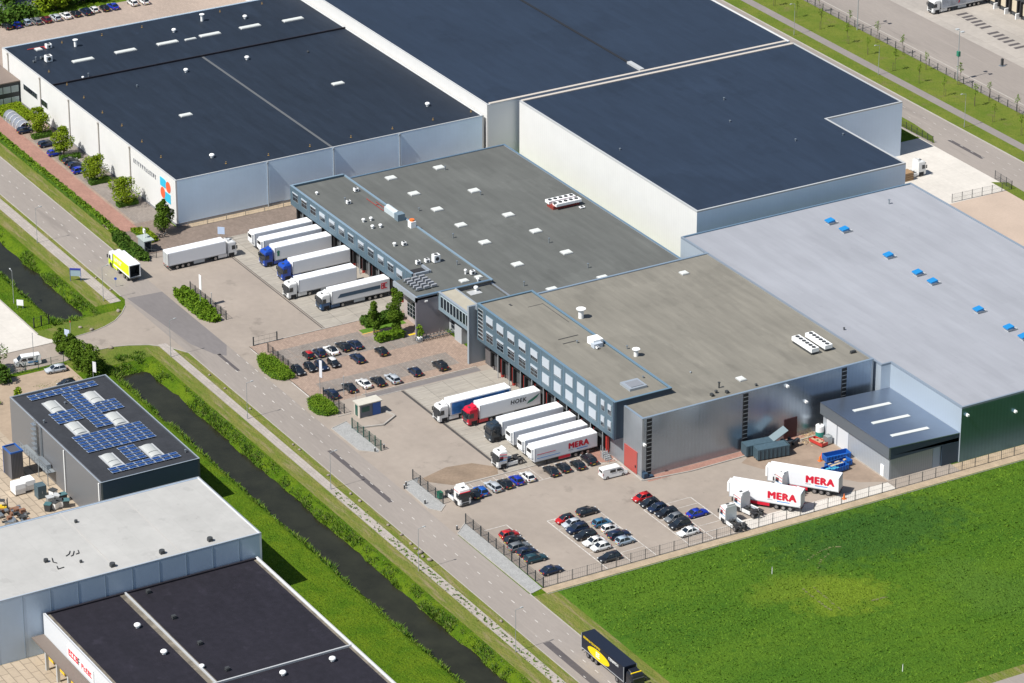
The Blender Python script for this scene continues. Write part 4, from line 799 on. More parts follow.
up('roof_seam', wbr, lambda m: (m.box(44.1, -117, 11.9, 68, -116.8, 11.95), m.box(44.1, -105, 11.9, 68, -104.8, 11.93)), [mat('seam_white', (.40, .385, .36), .8)])
BB = thing('black_roofed_building', 'single-storey building with black bitumen roof split by white upstands, sign on its front', 'building')
walls('wall', BB, 69.05, 180, -131.3, -91.0, 0, 7.9, mat('panel_white_bb', (.62, .64, .66), .5), roof_bitumen)
bbr = roof(BB, 69.0, 180, -131.3, -91.0, 7.6, roof_bitumen, inset=.2); parapet(BB, 69.05, 180, -131.3, -91.0, 7.9, mat('cap_pale', (.40, .40, .40), .6), .06, .2, 'SN')
up('roof_upstand', bbr, lambda m: (m.box(69.3, -116.4, 7.6, 104.3, -116.1, 7.95), m.box(104.3, -131, 7.6, 104.6, -91.3, 7.95)), [trim_pale])
up('gravel_edge', bbr, lambda m: (m.box(69.4, -116.1, 7.6, 104.3, -115.7, 7.63), m.box(69.4, -117.3, 7.6, 104.3, -116.4, 7.63), m.box(69.4, -91.9, 7.6, 150, -91.3, 7.63), m.box(69.4, -131, 7.6, 104, -130.2, 7.63)), [mat('algae_edge', (.15, .13, .10), .9, var=.5, scale=.6)])
roofitems(bbr, 7.6, [('cowl', 137.5, 627.5, .75, .7), ('cowl', 164, 654, .75, .7), ('cowl', 202, 668, .6, .6), ('cowl', 283, 675, .75, .7), ('cowl', 332.5, 661, .75, .7),
                     ('ac', 148.5, 593, .7, .7, .6, dark_metal), ('ac', 174, 618.5, .7, .7, .6, dark_metal), ('ac', 200, 644.5, .7, .7, .6, dark_metal), ('ac', 227.5, 670.5, .7, .7, .6, dark_metal)])
sg = up('sign_board', BB, lambda m: m.box(79.2, -131.5, 4.7, 89.6, -131.32, 7.0), [white_m])
glyphs(sg, 'sign_letters', (79.7, -131.5, 5.2), (1, 0, 0), (0, 0, 1), 4, 1.3, .12, ink_red, 9, bold=.24); glyphs(sg, 'sign_letters', (83.6, -131.5, 5.2), (1, 0, 0), (0, 0, 1), 1, 1.4, .1, ink_black, 3); glyphs(sg, 'sign_letters', (84.9, -131.5, 5.2), (1, 0, 0), (0, 0, 1), 5, 1.05, .14, ink_red, 5, bold=.24)
up('canopy', BB, lambda m: m.box(69.1, -133.6, 3.7, 130, -131.4, 4.0), [mat('canopy_brown', (.16, .13, .11), .8)])
for k in range(10):
    x = 72.0 + k * 4.6
    up('dock_door', BB, lambda m: m.box(x - 1.6, -131.45, .3, x + 1.6, -131.32, 3.7), [mat('door_dark', (.03, .03, .035), .5)])
    up('dock_post', BB, lambda m: m.box(x + 1.8, -133.4, 0, x + 2.3, -132.9, 3.7), [trim_pale]); up('dock_panel', BB, lambda m: m.box(x - 1.6, -131.7, .3, x + 1.2, -131.46, 2.4), [yellow_m])

# --- small buildings
NW = thing('office_block', 'two-storey office with brown roof and dark and glass bands at the left edge', 'building')
up('wall', NW, lambda m: (m.box(-260, -45, 0, -169.4, -33.0, 5.6, 0),), [mat('office_black', (.02, .025, .03), .4)])
up('roof', NW, lambda m: m.box(-260.2, -45.2, 5.6, -169.2, -32.7, 5.85), [mat('roofing_brown', (.19, .15, .125), .9, var=.1, scale=.3)])
for z0, z1, y1 in ((3.0, 4.6, -33.1), (.5, 1.8, -33.1)):
    for k in range(6): up('window', NW, lambda m: m.box(-169.5, -34.9 - k * 2.0, z0 + .2, -169.33, -33.1 - k * 2.0, z1 + .2), [glass_band])
FD = thing('far_dock_building', 'dark fronted loading dock building with green roof edge in the top right corner', 'building')
up('wall', FD, lambda m: m.box(-116, 201.4, 0, 60, 250, 8, 0), [mat('far_wall', (.05, .055, .06), .7)])
up('roof', FD, lambda m: m.box(-116.5, 200.4, 8, 60, 250, 8.5), [mat('roof_green', (.12, .25, .20), .7)])
for k in range(14):
    x = -110.5 + 4.4 * k
    up('dock_door', FD, lambda m: m.box(x - 1.3, 201.28, 1.1, x + 1.3, 201.42, 4), [mat('dock_cream', (.55, .48, .36), .7)]); up('dock_post', FD, lambda m: m.box(x + 1.95, 199.9, 0, x + 2.25, 201.4, 1.5), [white_m])
    up('dock_shelter', FD, lambda m: (m.box(x - 1.8, 200.6, .8, x - 1.4, 201.38, 4.6), m.box(x + 1.4, 200.6, .8, x + 1.8, 201.38, 4.6)), [black_m])
GB = thing('gatehouse', 'small grey gatehouse cabin with cream roof and a blue door panel', 'cabin', (0, 0, 0))
up('wall', GB, lambda m: (m.box(13.5, -42.6, .05, 15.7, -38.1, 2.75),), [mat('cabin_grey', (.14, .15, .17), .6, wave=('Y', .3, .08))])
up('end_wall', GB, lambda m: (m.box(13.45, -42.75, .05, 15.75, -42.6, 2.75),), [trim_cream]); up('roof', GB, lambda m: m.box(13.3, -42.95, 2.75, 15.95, -37.9, 2.95), [mat('cabin_roof', (.50, .47, .40), .8, var=.1, scale=1)])
up('door', GB, lambda m: m.box(15.68, -39.9, .1, 15.78, -38.2, 2.6), [blue_m]); up('window', GB, lambda m: (m.box(14.0, -42.8, .2, 15.0, -42.74, 2.4), m.box(15.69, -42.2, 1.2, 15.76, -40.6, 2.2)), [mat('glass_green', (.02, .09, .07), .2)])
SH = thing('bin_shelter', 'small grey flat roofed shelter with an aerial pole beside the entrance hedge', 'shelter')
up('wall', SH, lambda m: (m.box(-79.6, -44.8, 0, -76.4, -44.7, 2.7), m.box(-79.6, -44.7, 0, -79.5, -42.9, 2.7), m.box(-79.5, -43.0, 0, -77, -42.9, 2.7)), [mat('shelter_grey', (.28, .31, .31), .6)])
up('roof', SH, lambda m: m.box(-79.9, -45.0, 2.7, -76.1, -42.6, 2.9), [mat('shelter_roof', (.36, .41, .38), .6)])
up('aerial', SH, lambda m: (m.cyl((-78, -44, 2.9), (-78, -44, 4.6), .09, 6), m.box(-78.35, -44.15, 4.0, -77.65, -43.85, 4.9)), [white_m])
BH = []
for k in range(5):
    h = thing('bicycle_hangar', 'grey arched bicycle shelter hoop, %s from the white wall end of its row' % _ORD[k], 'bicycle shelter', (-162.0 + 1.9 * k, -38.4, .03), 0, 'arched shelters beside the office block')
    mb = MB(); mb.loft([[(xx, -1.6 * math.cos(t * math.pi / 10) * s, 1.9 * math.sin(t * math.pi / 10) * s) for t in range(11)] for xx, s in ((-.85, 1), (-.3, 1.04), (.3, 1.04), (.85, 1))], 0, False, False); mb.build('cover', [mat('hangar_grey', (.30, .32, .36), .35, metal=.4)], h)
    up('hoop', h, lambda m: [m.cyl((.88, -1.62 * math.cos(t * math.pi / 8), 1.92 * math.sin(t * math.pi / 8)), (.88, -1.62 * math.cos((t + 1) * math.pi / 8), 1.92 * math.sin((t + 1) * math.pi / 8)), .06, 5) for t in range(8)], [white_m])

# ------------------------------------------------------------------ hedges and shrubs
def leafball(mb_v, mb_f, cx, cy, cz, r, rz, n, s, rnd):
    for _ in range(n):
        while True:
            x, y, z = rnd.uniform(-1, 1), rnd.uniform(-1, 1), rnd.uniform(-1, 1)
            d = x * x + y * y + z * z
            if .15 < d < 1: break
        k = 1 if d > .45 else 1.25
        c = Vector((cx + x * r * k, cy + y * r * k, cz + z * rz * k))
        u = Vector((rnd.gauss(0, 1), rnd.gauss(0, 1), rnd.gauss(0, .6))).normalized(); v = u.cross(Vector((rnd.gauss(0, 1), rnd.gauss(0, 1), rnd.gauss(0, 1)))).normalized()
        a = s * rnd.uniform(.6, 1.3); b = len(mb_v)
        mb_v += [tuple(c - u * a), tuple(c + v * a * .5), tuple(c + u * a), tuple(c - v * a * .5)]; mb_f.append((b, b + 1, b + 2, b + 3))
def cards(name, parent, blobs, s, m, seed=1, core=True):
    rnd = random.Random(seed); vs = []; fs = []
    for (x, y, z, r, rz, n) in blobs: leafball(vs, fs, x, y, z, r, rz, n, s, rnd)
    me = bpy.data.meshes.new(name); me.from_pydata(vs, [], fs); me.materials.append(m); return link(name, me, parent)
def inpoly(x, y, P):
    c = False; j = len(P) - 1
    for i in range(len(P)):
        if (P[i][1] > y) != (P[j][1] > y) and x < (P[j][0] - P[i][0]) * (y - P[i][1]) / (P[j][1] - P[i][1]) + P[i][0]: c = not c
        j = i
    return c
def hedge(name, label, poly, h, m, dens=2.6, s=.16, seed=1, cat='hedge', group=None, lumps=.25):
    rnd = random.Random(seed); t = thing(name, label, cat, (0, 0, 0), 0, group)
    cx = sum(p[0] for p in poly) / len(poly); cy = sum(p[1] for p in poly) / len(poly)
    ins = [(cx + (x - cx) * .90, cy + (y - cy) * .90) for x, y in poly]
    mb = MB(); mb.prism(ins, .02, h * .72); mb.build('twig_mass', [leaf_dark], t)
    xs_ = [p[0] for p in poly]; ys_ = [p[1] for p in poly]; vs = []; fs = []
    area = (max(xs_) - min(xs_)) * (max(ys_) - min(ys_)); n = int(area * 34 * dens)
    for _ in range(n):
        x = rnd.uniform(min(xs_), max(xs_)); y = rnd.uniform(min(ys_), max(ys_))
        if not inpoly(x, y, poly): continue
        top = h * (1 + lumps * mn.noise(Vector((x * .9, y * .9, seed))) )
        z = top - abs(rnd.gauss(0, .12)) if inpoly(cx + (x - cx) * 1.10, cy + (y - cy) * 1.10, poly) else rnd.uniform(.1, top)
        c = Vector((x, y, z)); u = Vector((rnd.gauss(0, 1), rnd.gauss(0, 1), rnd.gauss(0, .7))).normalized(); v = u.cross(Vector((rnd.gauss(0, 1), rnd.gauss(0, 1), rnd.gauss(0, 1)))).normalized()
        a = s * rnd.uniform(.6, 1.3); b = len(vs); vs += [tuple(c - u * a), tuple(c + v * a * .55), tuple(c + u * a), tuple(c - v * a * .55)]; fs.append((b, b + 1, b + 2, b + 3))
    me = bpy.data.meshes.new('foliage'); me.from_pydata(vs, [], fs); me.materials.append(m); link('foliage', me, t); return t
def rect(x0, x1, y0, y1): return [(x0, y0), (x1, y0), (x1, y1), (x0, y1)]
hedge('hedge', 'clipped green hedge bed at the north corner of the brick car park entrance', [(-18.6, -46.2), (-17.6, -48.2), (-12.8, -49.6), (-8.2, -49.4), (-6.4, -48.2), (-6.0, -45.2), (-10, -44.9), (-16, -45)], 1.2, leaf_mid, seed=2)
hedge('hedge', 'rounded green hedge bed by the gatehouse with a flag mast in it', [(3.6, -45.4), (4.6, -48.4), (7.4, -49.4), (10.4, -49.2), (12.0, -47.8), (12.2, -45.2), (8, -44.7)], 1.3, leaf_mid, seed=3)
hedge('hedge', 'long loose green hedge bed with the white banner sign at the north yard', [(-55.2, -47.2), (-54.2, -48.8), (-50, -49.4), (-40.5, -49.3), (-37.6, -47.8), (-37.8, -45.9), (-44, -45.2), (-54.5, -45.4)], 1.3, leaf_mid, seed=4, s=.28, lumps=.7)
hedge('hedge', 'very long narrow hedge between the red footway and the road verge', rect(-230, -88, -46.3, -44.7), 1.0, leaf_mid, seed=5, dens=1.0, s=.26)
hedge('hedge', 'wild green shrubbery at the end of the long hedge beside the lime truck', [(-89, -46.6), (-86, -47.8), (-80, -48.2), (-73.5, -47.4), (-72, -45.8), (-74.5, -44.9), (-81, -45.2), (-86, -44.6)], 1.1, leaf_dark, seed=6, s=.34, lumps=.9)
hedge('hedge', 'yellowish low shrub border between the bicycle hoops and the office block', rect(-169.5, -158.5, -40, -33.2), .8, leaf_light, seed=7, s=.22)
hedge('hedge', 'bright green clipped shrub border next to the grey bin shelter', [(-89, -42.4), (-84, -42.2), (-80.6, -42.4), (-81, -39.4), (-87, -39.2)], 1.0, leaf_light, seed=8, s=.24)
for i, (x0, lb) in enumerate(((-148.9, 'square dark hedge block under the first tree along the white wall, nearest the bicycle hoops'), (-133.6, 'square dark hedge block under the second tree along the white wall'), (-117.8, 'square dark hedge block under the third tree along the white wall'), (-103.4, 'square dark hedge block under the fourth tree along the white wall'))):
    hedge('hedge', lb, rect(x0, x0 + 1.9, -39.4, -34.2), 1.1, leaf_dark, seed=20 + i, dens=1.6, group='hedge blocks along the white warehouse wall')
hedge('hedge', 'back hedge behind the two slim trees, against the dock slabs', rect(-22.8, -19.8, -22.4, -13.6), 1.6, leaf_dark, seed=31, s=.26)
hedge('hedge', 'front hedge before the two slim trees, beside parked dark cars', rect(-14.4, -12.2, -23.6, -17.4), 1.5, leaf_mid, seed=32, s=.26)
sheet('lawn_strip', [(-20, -18.2, -24.0, -14)], .05, grass_mat('lawn_bright', (.09, .19, .02), (.11, .2, .03), (.07, .15, .02)))
sheet('yellow_kerb', [(-18.0, -17.8, -24.3, -20), (-13.2, -12.6, -16.4, -14.8)], .06, yellow_m)

def tree(name, label, x, y, h, r, m, seed=1, cat='tree', group=None, shape='round', n=900, s=.3, trunk=.18, z0=0.0, base=.3):
    rnd = random.Random(seed); t = thing(name, label, cat, (x, y, z0), 0, group)
    mb = MB(); mb.cyl((0, 0, -.1), (0, 0, h * .55), trunk, 7, 0, trunk * .6); mb.cyl((0, 0, h * .55), (0, 0, h * .88), trunk * .6, 6, 0, trunk * .2)
    blobs = []
    nb = 16
    for i in range(nb):
        k = i / (nb - 1); z = h * (base + (1 - base) * (.10 + .84 * k))
        if shape == 'round': rad = r * math.sin(math.pi * (.18 + .74 * k)) ** .8
        elif shape == 'column': rad = r * (1 - .65 * abs(k - .35) ** 1.2)
        else: rad = r * (1.05 - .85 * k)
        a = rnd.uniform(0, 6.28); q = rad * rnd.uniform(.35, .75); br = rad * rnd.uniform(.42, .68)
        bx, by = q * math.cos(a), q * math.sin(a)
        blobs.append((bx, by, z, br, max(.3, br * rnd.uniform(.7, 1.0)), int(n / nb)))
        if i % 2 == 0: mb.cyl((0, 0, z * .7), (bx, by, z), trunk * .35, 5, 0, trunk * .1)
    blobs.append((0, 0, h * (base + (1 - base) * .5), r * .5, h * (1 - base) * .42, n // 5))
    mb.build('trunk', [bark], t); cards('crown', t, blobs, s, m, seed); return t
for i, (px, py, h, r, lb) in enumerate(((38, 134, 6.4, 2.9, 'lime green tree beside the bicycle hoops, farthest along the white wall'), (64, 156, 7.2, 2.6, 'lime green tree second from the bicycle hoops along the white wall'), (95, 180.5, 6.0, 3.1, 'lime green tree third from the bicycle hoops along the white wall'),
                                (125, 204, 6.2, 3.3, 'broad lime green tree fourth from the bicycle hoops, left of the wall logo'))):
    x, y = at(px, py); tree('tree', lb, x, y, h, r, leaf_light, 40 + i, group='trees along the white warehouse wall', n=3400, s=.21, base=.12)
tree('tree', 'darker green pointed tree at the corner of the white warehouse, below the wall logo', -84.6, -36.4, 8.0, 3.0, leaf_tree, 50, shape='cone', n=4200, s=.22, base=.1)
tree('tree', 'slim dark green columnar tree, left one of the pair at the dock corner', -16.8, -22.2, 7.6, 1.45, leaf_tree, 51, shape='column', n=3200, s=.17, base=.1)
tree('tree', 'tallest columnar tree, right one of the pair at the dock corner', -15.0, -18.2, 9.6, 1.8, leaf_tree, 52, shape='column', n=5000, s=.18, base=.06)
for i, (x, y, h, r, lb) in enumerate(((-40.6, -79.6, 5.0, 2.2, 'leftmost small bushy tree in the clump by the solar building flag'), (-37.0, -79.2, 5.4, 2.2, 'bushy tree second from the left in the clump by the solar building flag'),
                                      (-32.5, -79.8, 5.8, 2.8, 'broad bushy tree in the middle of the clump by the solar building'), (-28.4, -79.2, 6.2, 3.0, 'largest bushy tree of the clump, nearest the solar roof corner'))):
    tree('tree', lb, x, y, h, r, leaf_tree, 60 + i, group='bushy trees near the solar building', n=3600, s=.22, base=.02)
tree('tree', 'green tree at the left edge above the sandy yard', -38.2, -96.4, 7.5, 3.2, leaf_tree, 66, n=3000, s=.26, base=.1)
tree('tree', 'low dark tree at the left edge standing below another green tree', -33.6, -95.2, 3.8, 2.2, leaf_dark, 67, n=900, s=.3, base=.05)
tree('shrub', 'thin yellow green shrub standing alone in the sandy yard', -24.2, -96.0, 3.0, 1.0, leaf_light, 68, 'shrub', n=350, s=.25, base=.1)
tree('shrub', 'smaller yellow green shrub close to the solar building edge', -20.5, -94.8, 2.6, .9, leaf_light, 69, 'shrub', n=300, s=.25, base=.1)
tree('shrub', 'tiny round shrub on bare sand left of the solar building', -25.2, -100.6, 1.4, 1.1, leaf_mid, 70, 'shrub', n=220, s=.25, base=.05)
tree('shrub', 'slim shrub in a white planter in front of the mauve end wall', *at(420, 339), 3.0, .9, leaf_mid, 71, 'shrub', shape='column', n=350, s=.2, base=.15)
for i, (px, py, h, r, lb) in enumerate(((6, 6, 9, 4.5, 'dark tree in the top left corner beside the blue-grey road'), (22, 21, 3.0, 4.5, 'low dark bush behind the blue car at the top left'), (45, 11, 8, 4.2, 'light crowned tree behind the silver cars at the top left'), (58, 9, 9, 4.6, 'tree behind the white car at the top left'), (72, 5, 10, 4.8, 'large tree behind the dark cars at the top left'),
                                        (85, 3, 9, 4.4, 'tree behind the small white hatchback at the top left'), (99, 1, 9, 4.2, 'tree reaching the top edge behind the dark blue car'), (9, 26, 4, 4.5, 'dark bush by the corner of the north car park at the left edge'))):
    x, y = at(px, py); tree('tree', lb, x - 1.5, y, h * .8, r, (leaf_dark, leaf_dark, leaf_light, leaf_light, leaf_dark, leaf_dark, leaf_dark, leaf_dark)[i], 80 + i, n=1300, s=.5, group='trees behind the north car park', base=.05)
# young staked trees on the east verge
proto = None
sap = [(785, 14), (797, 30), (820, 27.5), (847, 42), (868, 55), (892, 69), (919, 83.5), (947, 97), (975, 110), (874.5, 29), (896.5, 40), (922, 70.5), (946, 75), (977, 91), (1004, 104), (813, 0), (832, 14)]
sap = [(-152.5, 154.2), (-137.2, 154.1), (-127.5, 154.5), (-118.0, 155.1), (-106.5, 154.8), (-97.7, 154.6), (-85.6, 154.0), (-76.3, 154.3), (-66.5, 154.3), (-57.6, 156.6), (-47.5, 154.6), (-38, 155.0),
       (-128, 161.4), (-115.5, 161.8), (-103.5, 161.5), (-93.5, 161.8), (-82.4, 160.6), (-70.5, 161.8), (-58.8, 161.6), (-48.6, 161.9)]
def copy_tree(o, parent=None):
    c = o.copy(); COL.objects.link(c); c.parent = parent
    for ch in o.children: copy_tree(ch, c)
    return c
for i, (x, y) in enumerate(sap):
    row = 'row beside the cycle path' if i < 12 else 'row beside the dark fence'; k = i if i < 12 else i - 12
    lb = 'thin young staked tree, %s from the top in the %s' % (_ORD[k], row)
    if proto is None:
        proto = tree('young_tree', lb, 0, 0, 5.2, .75, leaf_mid, 99, 'young tree', n=90, s=.16, trunk=.045, base=.55, group='young trees on the east verge')
        st = MB(); st.cyl((.45, 0, 0), (.45, 0, 1.9), .05, 6); st.cyl((.45, 0, 1.7), (0, 0, 1.75), .03, 5); st.build('stake', [bark], proto); o = proto
    else: o = copy_tree(proto)
    o.location = (x, y, 0); o.rotation_euler.z = i * 1.7; sc = 1 + .12 * math.sin(i * 2.3); o.scale = (sc, sc, sc); o['label'] = lb

# ------------------------------------------------------------------ street furniture
def lamp(x, y, h, lb, arm=1.2, rz=0, group='street lamps'):
    t = thing('street_lamp', lb, 'street lamp', (x, y, 0), rz, group)
    mb = MB(); mb.cyl((0, 0, 0), (0, 0, 1.1), .09, 8); mb.cyl((0, 0, 1.1), (0, 0, h), .06, 8, 0, .04); mb.cyl((0, 0, h - .05), (0, arm, h + .1), .045, 6); mb.build('pole', [pole_m], t)
    mb = MB(); mb.loft([[(-.1, arm - .1, h + .05), (.1, arm - .1, h + .05), (.1, arm - .1, h + .2), (-.1, arm - .1, h + .2)], [(-.12, arm + .3, h + .06), (.12, arm + .3, h + .06), (.12, arm + .3, h + .22), (-.12, arm + .3, h + .22)], [(-.08, arm + .5, h + .09), (.08, arm + .5, h + .09), (.05, arm + .5, h + .16), (-.05, arm + .5, h + .16)]])
    mb.build('lamp_head', [trim_pale], t); return t
for (x, y, h, lb) in ((-93, -62, 8, 'street lamp on the canal verge left of the lime green truck'), (-58.8, -62.3, 7.6, 'street lamp at the canal end just before the junction'), (-27.5, -62, 8, 'street lamp on the verge opposite the long dark hedge bed'), (5, -61.3, 7.6, 'street lamp by the cycle path opposite the gatehouse hedge'),
                      (39.1, -61.2, 7.6, 'street lamp by the cycle path opposite the dark road repair'), (74.8, -62.4, 8.4, 'street lamp by the boulders opposite the red car'), (108.3, -62.1, 8.2, 'street lamp nearest the black truck at the bottom edge')):
    lamp(x, y, h, lb, 1.0, 0)
lamp(-66.9, -78.6, 7.2, 'grey street lamp between the pale lot and the canal, beside the white board', .8, R(90))
for (x, y, h, lb) in ((-117.8, 147.1, 8, 'east road lamp at the top edge of the picture'), (-85.4, 149.1, 7.5, 'east road lamp above the notched warehouse corner'), (-48.2, 146.7, 8.2, 'east road lamp opposite the pale concrete yard')): lamp(x, y, h, lb, 1.0, R(180))
for (x, y, lb) in ((-113, 162.3, 'tall yard mast with crossed lamp heads behind the dark fence, nearer the top edge'), (-72.9, 162.8, 'tall yard mast with green box behind the dark fence, nearer the right edge')):
    t = thing('light_mast', lb, 'light mast', (x, y, 0), 0, 'light masts in the far yard')
    up('pole', t, lambda m: m.cyl((0, 0, 0), (0, 0, 12.5), .14, 8, 0, .08), [pole_m])
    for sx in (-1, 1): up('lamp_head', t, lambda m: (m.box(sx * .3 - .05, -.05, 12.4, sx * 1.4, .05, 12.5), m.box(sx * 1.0 - .35, -.4, 12.45, sx * 1.0 + .35, .5, 12.65)), [trim_pale])
    if x > -100: up('control_box', t, lambda m: m.box(-.4, -.3, 6.2, .4, .3, 7.4), [green_m])
def fence(name, label, pts, h, m, step=2.6, bars='v', pitch=.28, group=None, cat='fence', post=.05):
    t = thing(name, label, cat, (0, 0, 0), 0, group); pan = MB()
    for a, b in zip(pts, pts[1:]):
        L = math.dist(a, b); n = max(1, round(L / step)); u = ((b[0] - a[0]) / L, (b[1] - a[1]) / L)
        for i in range(n + 1):
            d = L * i / n; x, y = a[0] + u[0] * d, a[1] + u[1] * d
            if i == n and b != pts[-1]: continue
            up('post', t, lambda m_: m_.box(x - post, y - post, 0, x + post, y + post, h + .08), [m])
        for z in ((.12, h * .5, h - .05) if bars == 'v' else [.1 + k * (h - .15) / 7 for k in range(8)]):
            pan.cyl((a[0], a[1], z), (b[0], b[1], z), .022, 4, 0, smooth=False)
        k = 0
        while k * pitch < L:
            d = k * pitch; x, y = a[0] + u[0] * d, a[1] + u[1] * d; pan.add([(x - u[0] * .012, y - u[1] * .012, .1), (x + u[0] * .012, y + u[1] * .012, .1), (x + u[0] * .012, y + u[1] * .012, h), (x - u[0] * .012, y - u[1] * .012, h),
                (x - u[1] * .012, y + u[0] * .012, .1), (x + u[1] * .012, y - u[0] * .012, .1), (x + u[1] * .012, y - u[0] * .012, h), (x - u[1] * .012, y + u[0] * .012, h)], [(0, 1, 2, 3), (4, 5, 6, 7)]); k += 1
    pan.build('bar_panel', [m], t); return t
fence('bar_fence', 'long grey bar fence between the yard and the green crop field', [(91.1, -46.6), (91.1, 101)], 2.0, mat('fence_grey', (.10, .105, .11), .6), 3.0, pitch=.45)
fence('bar_fence', 'dark bar fence along the gravel in front of the row with the red car', [(63.5, -46.5), (91.1, -46.5)], 2.1, fence_dark, 2.7, pitch=.16, post=.08)
fence('bar_fence', 'dark bar fence with green bushes behind the gravel island at the white tractor', [(43.3, -46.3), (54.6, -46.2)], 2.1, fence_dark, 2.7, pitch=.16, post=.08)
fence('sliding_gate', 'open dark green sliding gate below the gatehouse', [(18.7, -45.95), (29.8, -45.7)], 2.2, fence_green, 2.2, pitch=.12, post=.09, cat='gate')
fence('bar_fence', 'dark bar fence behind the hedge bed at the brick car park entrance', [(-19.8, -44.4), (-8.6, -44.5)], 2.0, fence_dark, 2.2, pitch=.14, post=.08)
fence('bar_fence', 'dark bar fence between rounded hedge and gatehouse', [(3.7, -44.3), (12.2, -44.2)], 2.0, fence_dark, 2.2, pitch=.14, post=.08)
fence('bar_fence', 'dark bar fence behind the long loose hedge bed of the north yard', [(-54.6, -44.7), (-37.9, -44.7)], 2.0, fence_dark, 2.4, pitch=.13, post=.08)
fence('sliding_gate', 'grey gate frame standing across the yard beside the brick car park', [at(253.5, 346), at(277, 340.5)], 1.9, fence_dark, 6.0, pitch=1.2, post=.1, cat='gate')
fence('swing_gate', 'short dark gate beside the shelter at the north yard corner', [(-77.4, -44.6), (-74.4, -44.9), (-73.2, -43.6)], 1.9, fence_dark, 1.6, pitch=.2, cat='gate')
fence('bar_fence', 'dark fence along the far yard beyond the east verge', [(-330, 163.0), (-40, 163.0)], 1.7, fence_dark, 3.4, pitch=.3, post=.07)
fence('bar_fence', 'thin low fence along the sand strip below the panelled warehouse side', [(-84.2, -31), (-84.2, 42)], 1.2, mat('fence_pale', (.3, .28, .24), .7), 4.5, pitch=1.2)
fence('bar_fence', 'green bar fence between the white van and the silver estate car', [(-35.6, -92.2), (-35.2, -81.6)], 2.0, fence_green, 2.6, pitch=.22)
fence('canal_gate', 'black gate frame on the grass at the canal end', [(-66.2, -80.2), (-54.6, -79.6), (-54.2, -76.6)], 1.9, black_m, 1.6, pitch=.9, cat='gate') if False else fence('canal_gate', 'black gate frame on the grass at the canal end', [(-53.6, -79.9), (-54.2, -76.4)], 2.2, black_m, 1.7, pitch=.8, cat='gate', post=.1)
fence('bar_fence', 'grey fence across the pale concrete yard on the right', [(-13.9, 118.2), (-13.4, 133.9)], 2.0, mat('fence_grey', (.10, .105, .11), .6), 2.6, pitch=.2)
fence('bar_fence', 'short fence at the corner where the pale yard meets the east road', [(-20, 134.3), (-13.4, 133.9)], 2.0, fence_dark, 2.4, pitch=.2)
fence('bar_fence', 'dark fence in the shade behind the notched warehouse corner', [(-80, 134.3), (-44, 134.9)], 1.7, fence_dark, 2.0, pitch=.12)
def signpost(name, lb, x, y, h, bw, bh, m, rz=0, cat='sign', posts=(0,), bz=None):
    t = thing(name, lb, cat, (x, y, 0), rz)
    up('post', t, lambda m_: [m_.cyl((p, 0, 0), (p, 0, h), .06, 6) for p in posts], [pole_m])
    up('board', t, lambda m_: m_.box(-bw / 2, -.1, h - bh, bw / 2, -.02, h), [m] if not isinstance(m, list) else m); return t
signpost('banner_sign', 'tall white banner sign on a pole in the long loose hedge', -45.9, -46.4, 7.2, 1.0, 3.2, white_m, R(0), posts=(-.4,))
signpost('banner_sign', 'white flag banner on a mast in the rounded gatehouse hedge', *at(321.5, 396), 7.6, .7, 3.6, mat('banner_cloth', (.62, .62, .66), .8), R(20), posts=(-.35,))
signpost('banner_sign', 'white and blue flag banner among the bushes by the solar building', *at(68.5, 358), 6.2, 1.2, 2.8, mat('banner_blue', (.48, .54, .68), .8), R(30), posts=(-.6,))
signpost('banner_sign', 'small white flag at the corner of the solar building roof', *at(95.5, 385), 5.0, .8, 2.2, mat('banner_cloth', (.62, .62, .66), .8), R(30), posts=(-.4,))
signpost('info_board', 'white board on the grass beside the grey street lamp', -64.0, -78.4, 1.9, 1.4, 1.25, white_m, R(50), posts=(-.55, .55))
t = thing('portal_sign', 'blue framed glass noticeboard on legs beside the cycle path', 'sign', (*at(75.8, 281), 0), R(55)); t.scale = (.55, .8, .8)
up('frame', t, lambda m: (m.box(-2.1, -.1, 0, -1.95, .05, 3.6), m.box(1.95, -.1, 0, 2.1, .05, 3.6), m.box(-1.95, -.1, 3.1, 1.95, .05, 3.6)), [mat('sign_blue', (.05, .06, .35), .5)]); up('board', t, lambda m: m.box(-1.9, -.05, 1.4, 1.9, 0, 3.1), [mat('sign_glass', (.34, .44, .50), .2)])
signpost('square_sign', 'small white and blue square sign beside the cab of the parked white truck', *at(221.5, 240), 3.0, 1.5, 1.6, mat('sign_pale', (.45, .55, .72), .5), R(50), posts=(-.5,))
t = thing('round_sign', 'blue round traffic sign beside the lime green truck', 'traffic sign', (*at(115.9, 287), 0), R(60)); up('post', t, lambda m: m.cyl((0, 0, 0), (0, 0, 2.2), .04, 6), [pole_m]); up('disc', t, lambda m: m.cyl((0, -.08, 1.9), (0, -.04, 1.9), .3, 16), [mat('sign_blue2', (.01, .08, .50), .4)])
t = thing('signal_post', 'thin red and white marker post on the grass at the canal end', 'marker post', (-45.9, -75.3, 0)); up('post', t, lambda m: m.cyl((0, 0, 0), (0, 0, 3.6), .06, 6), [pole_m]); up('disc', t, lambda m: m.cyl((0, -.06, 3.5), (0, -.02, 3.5), .16, 14), [ink_red])
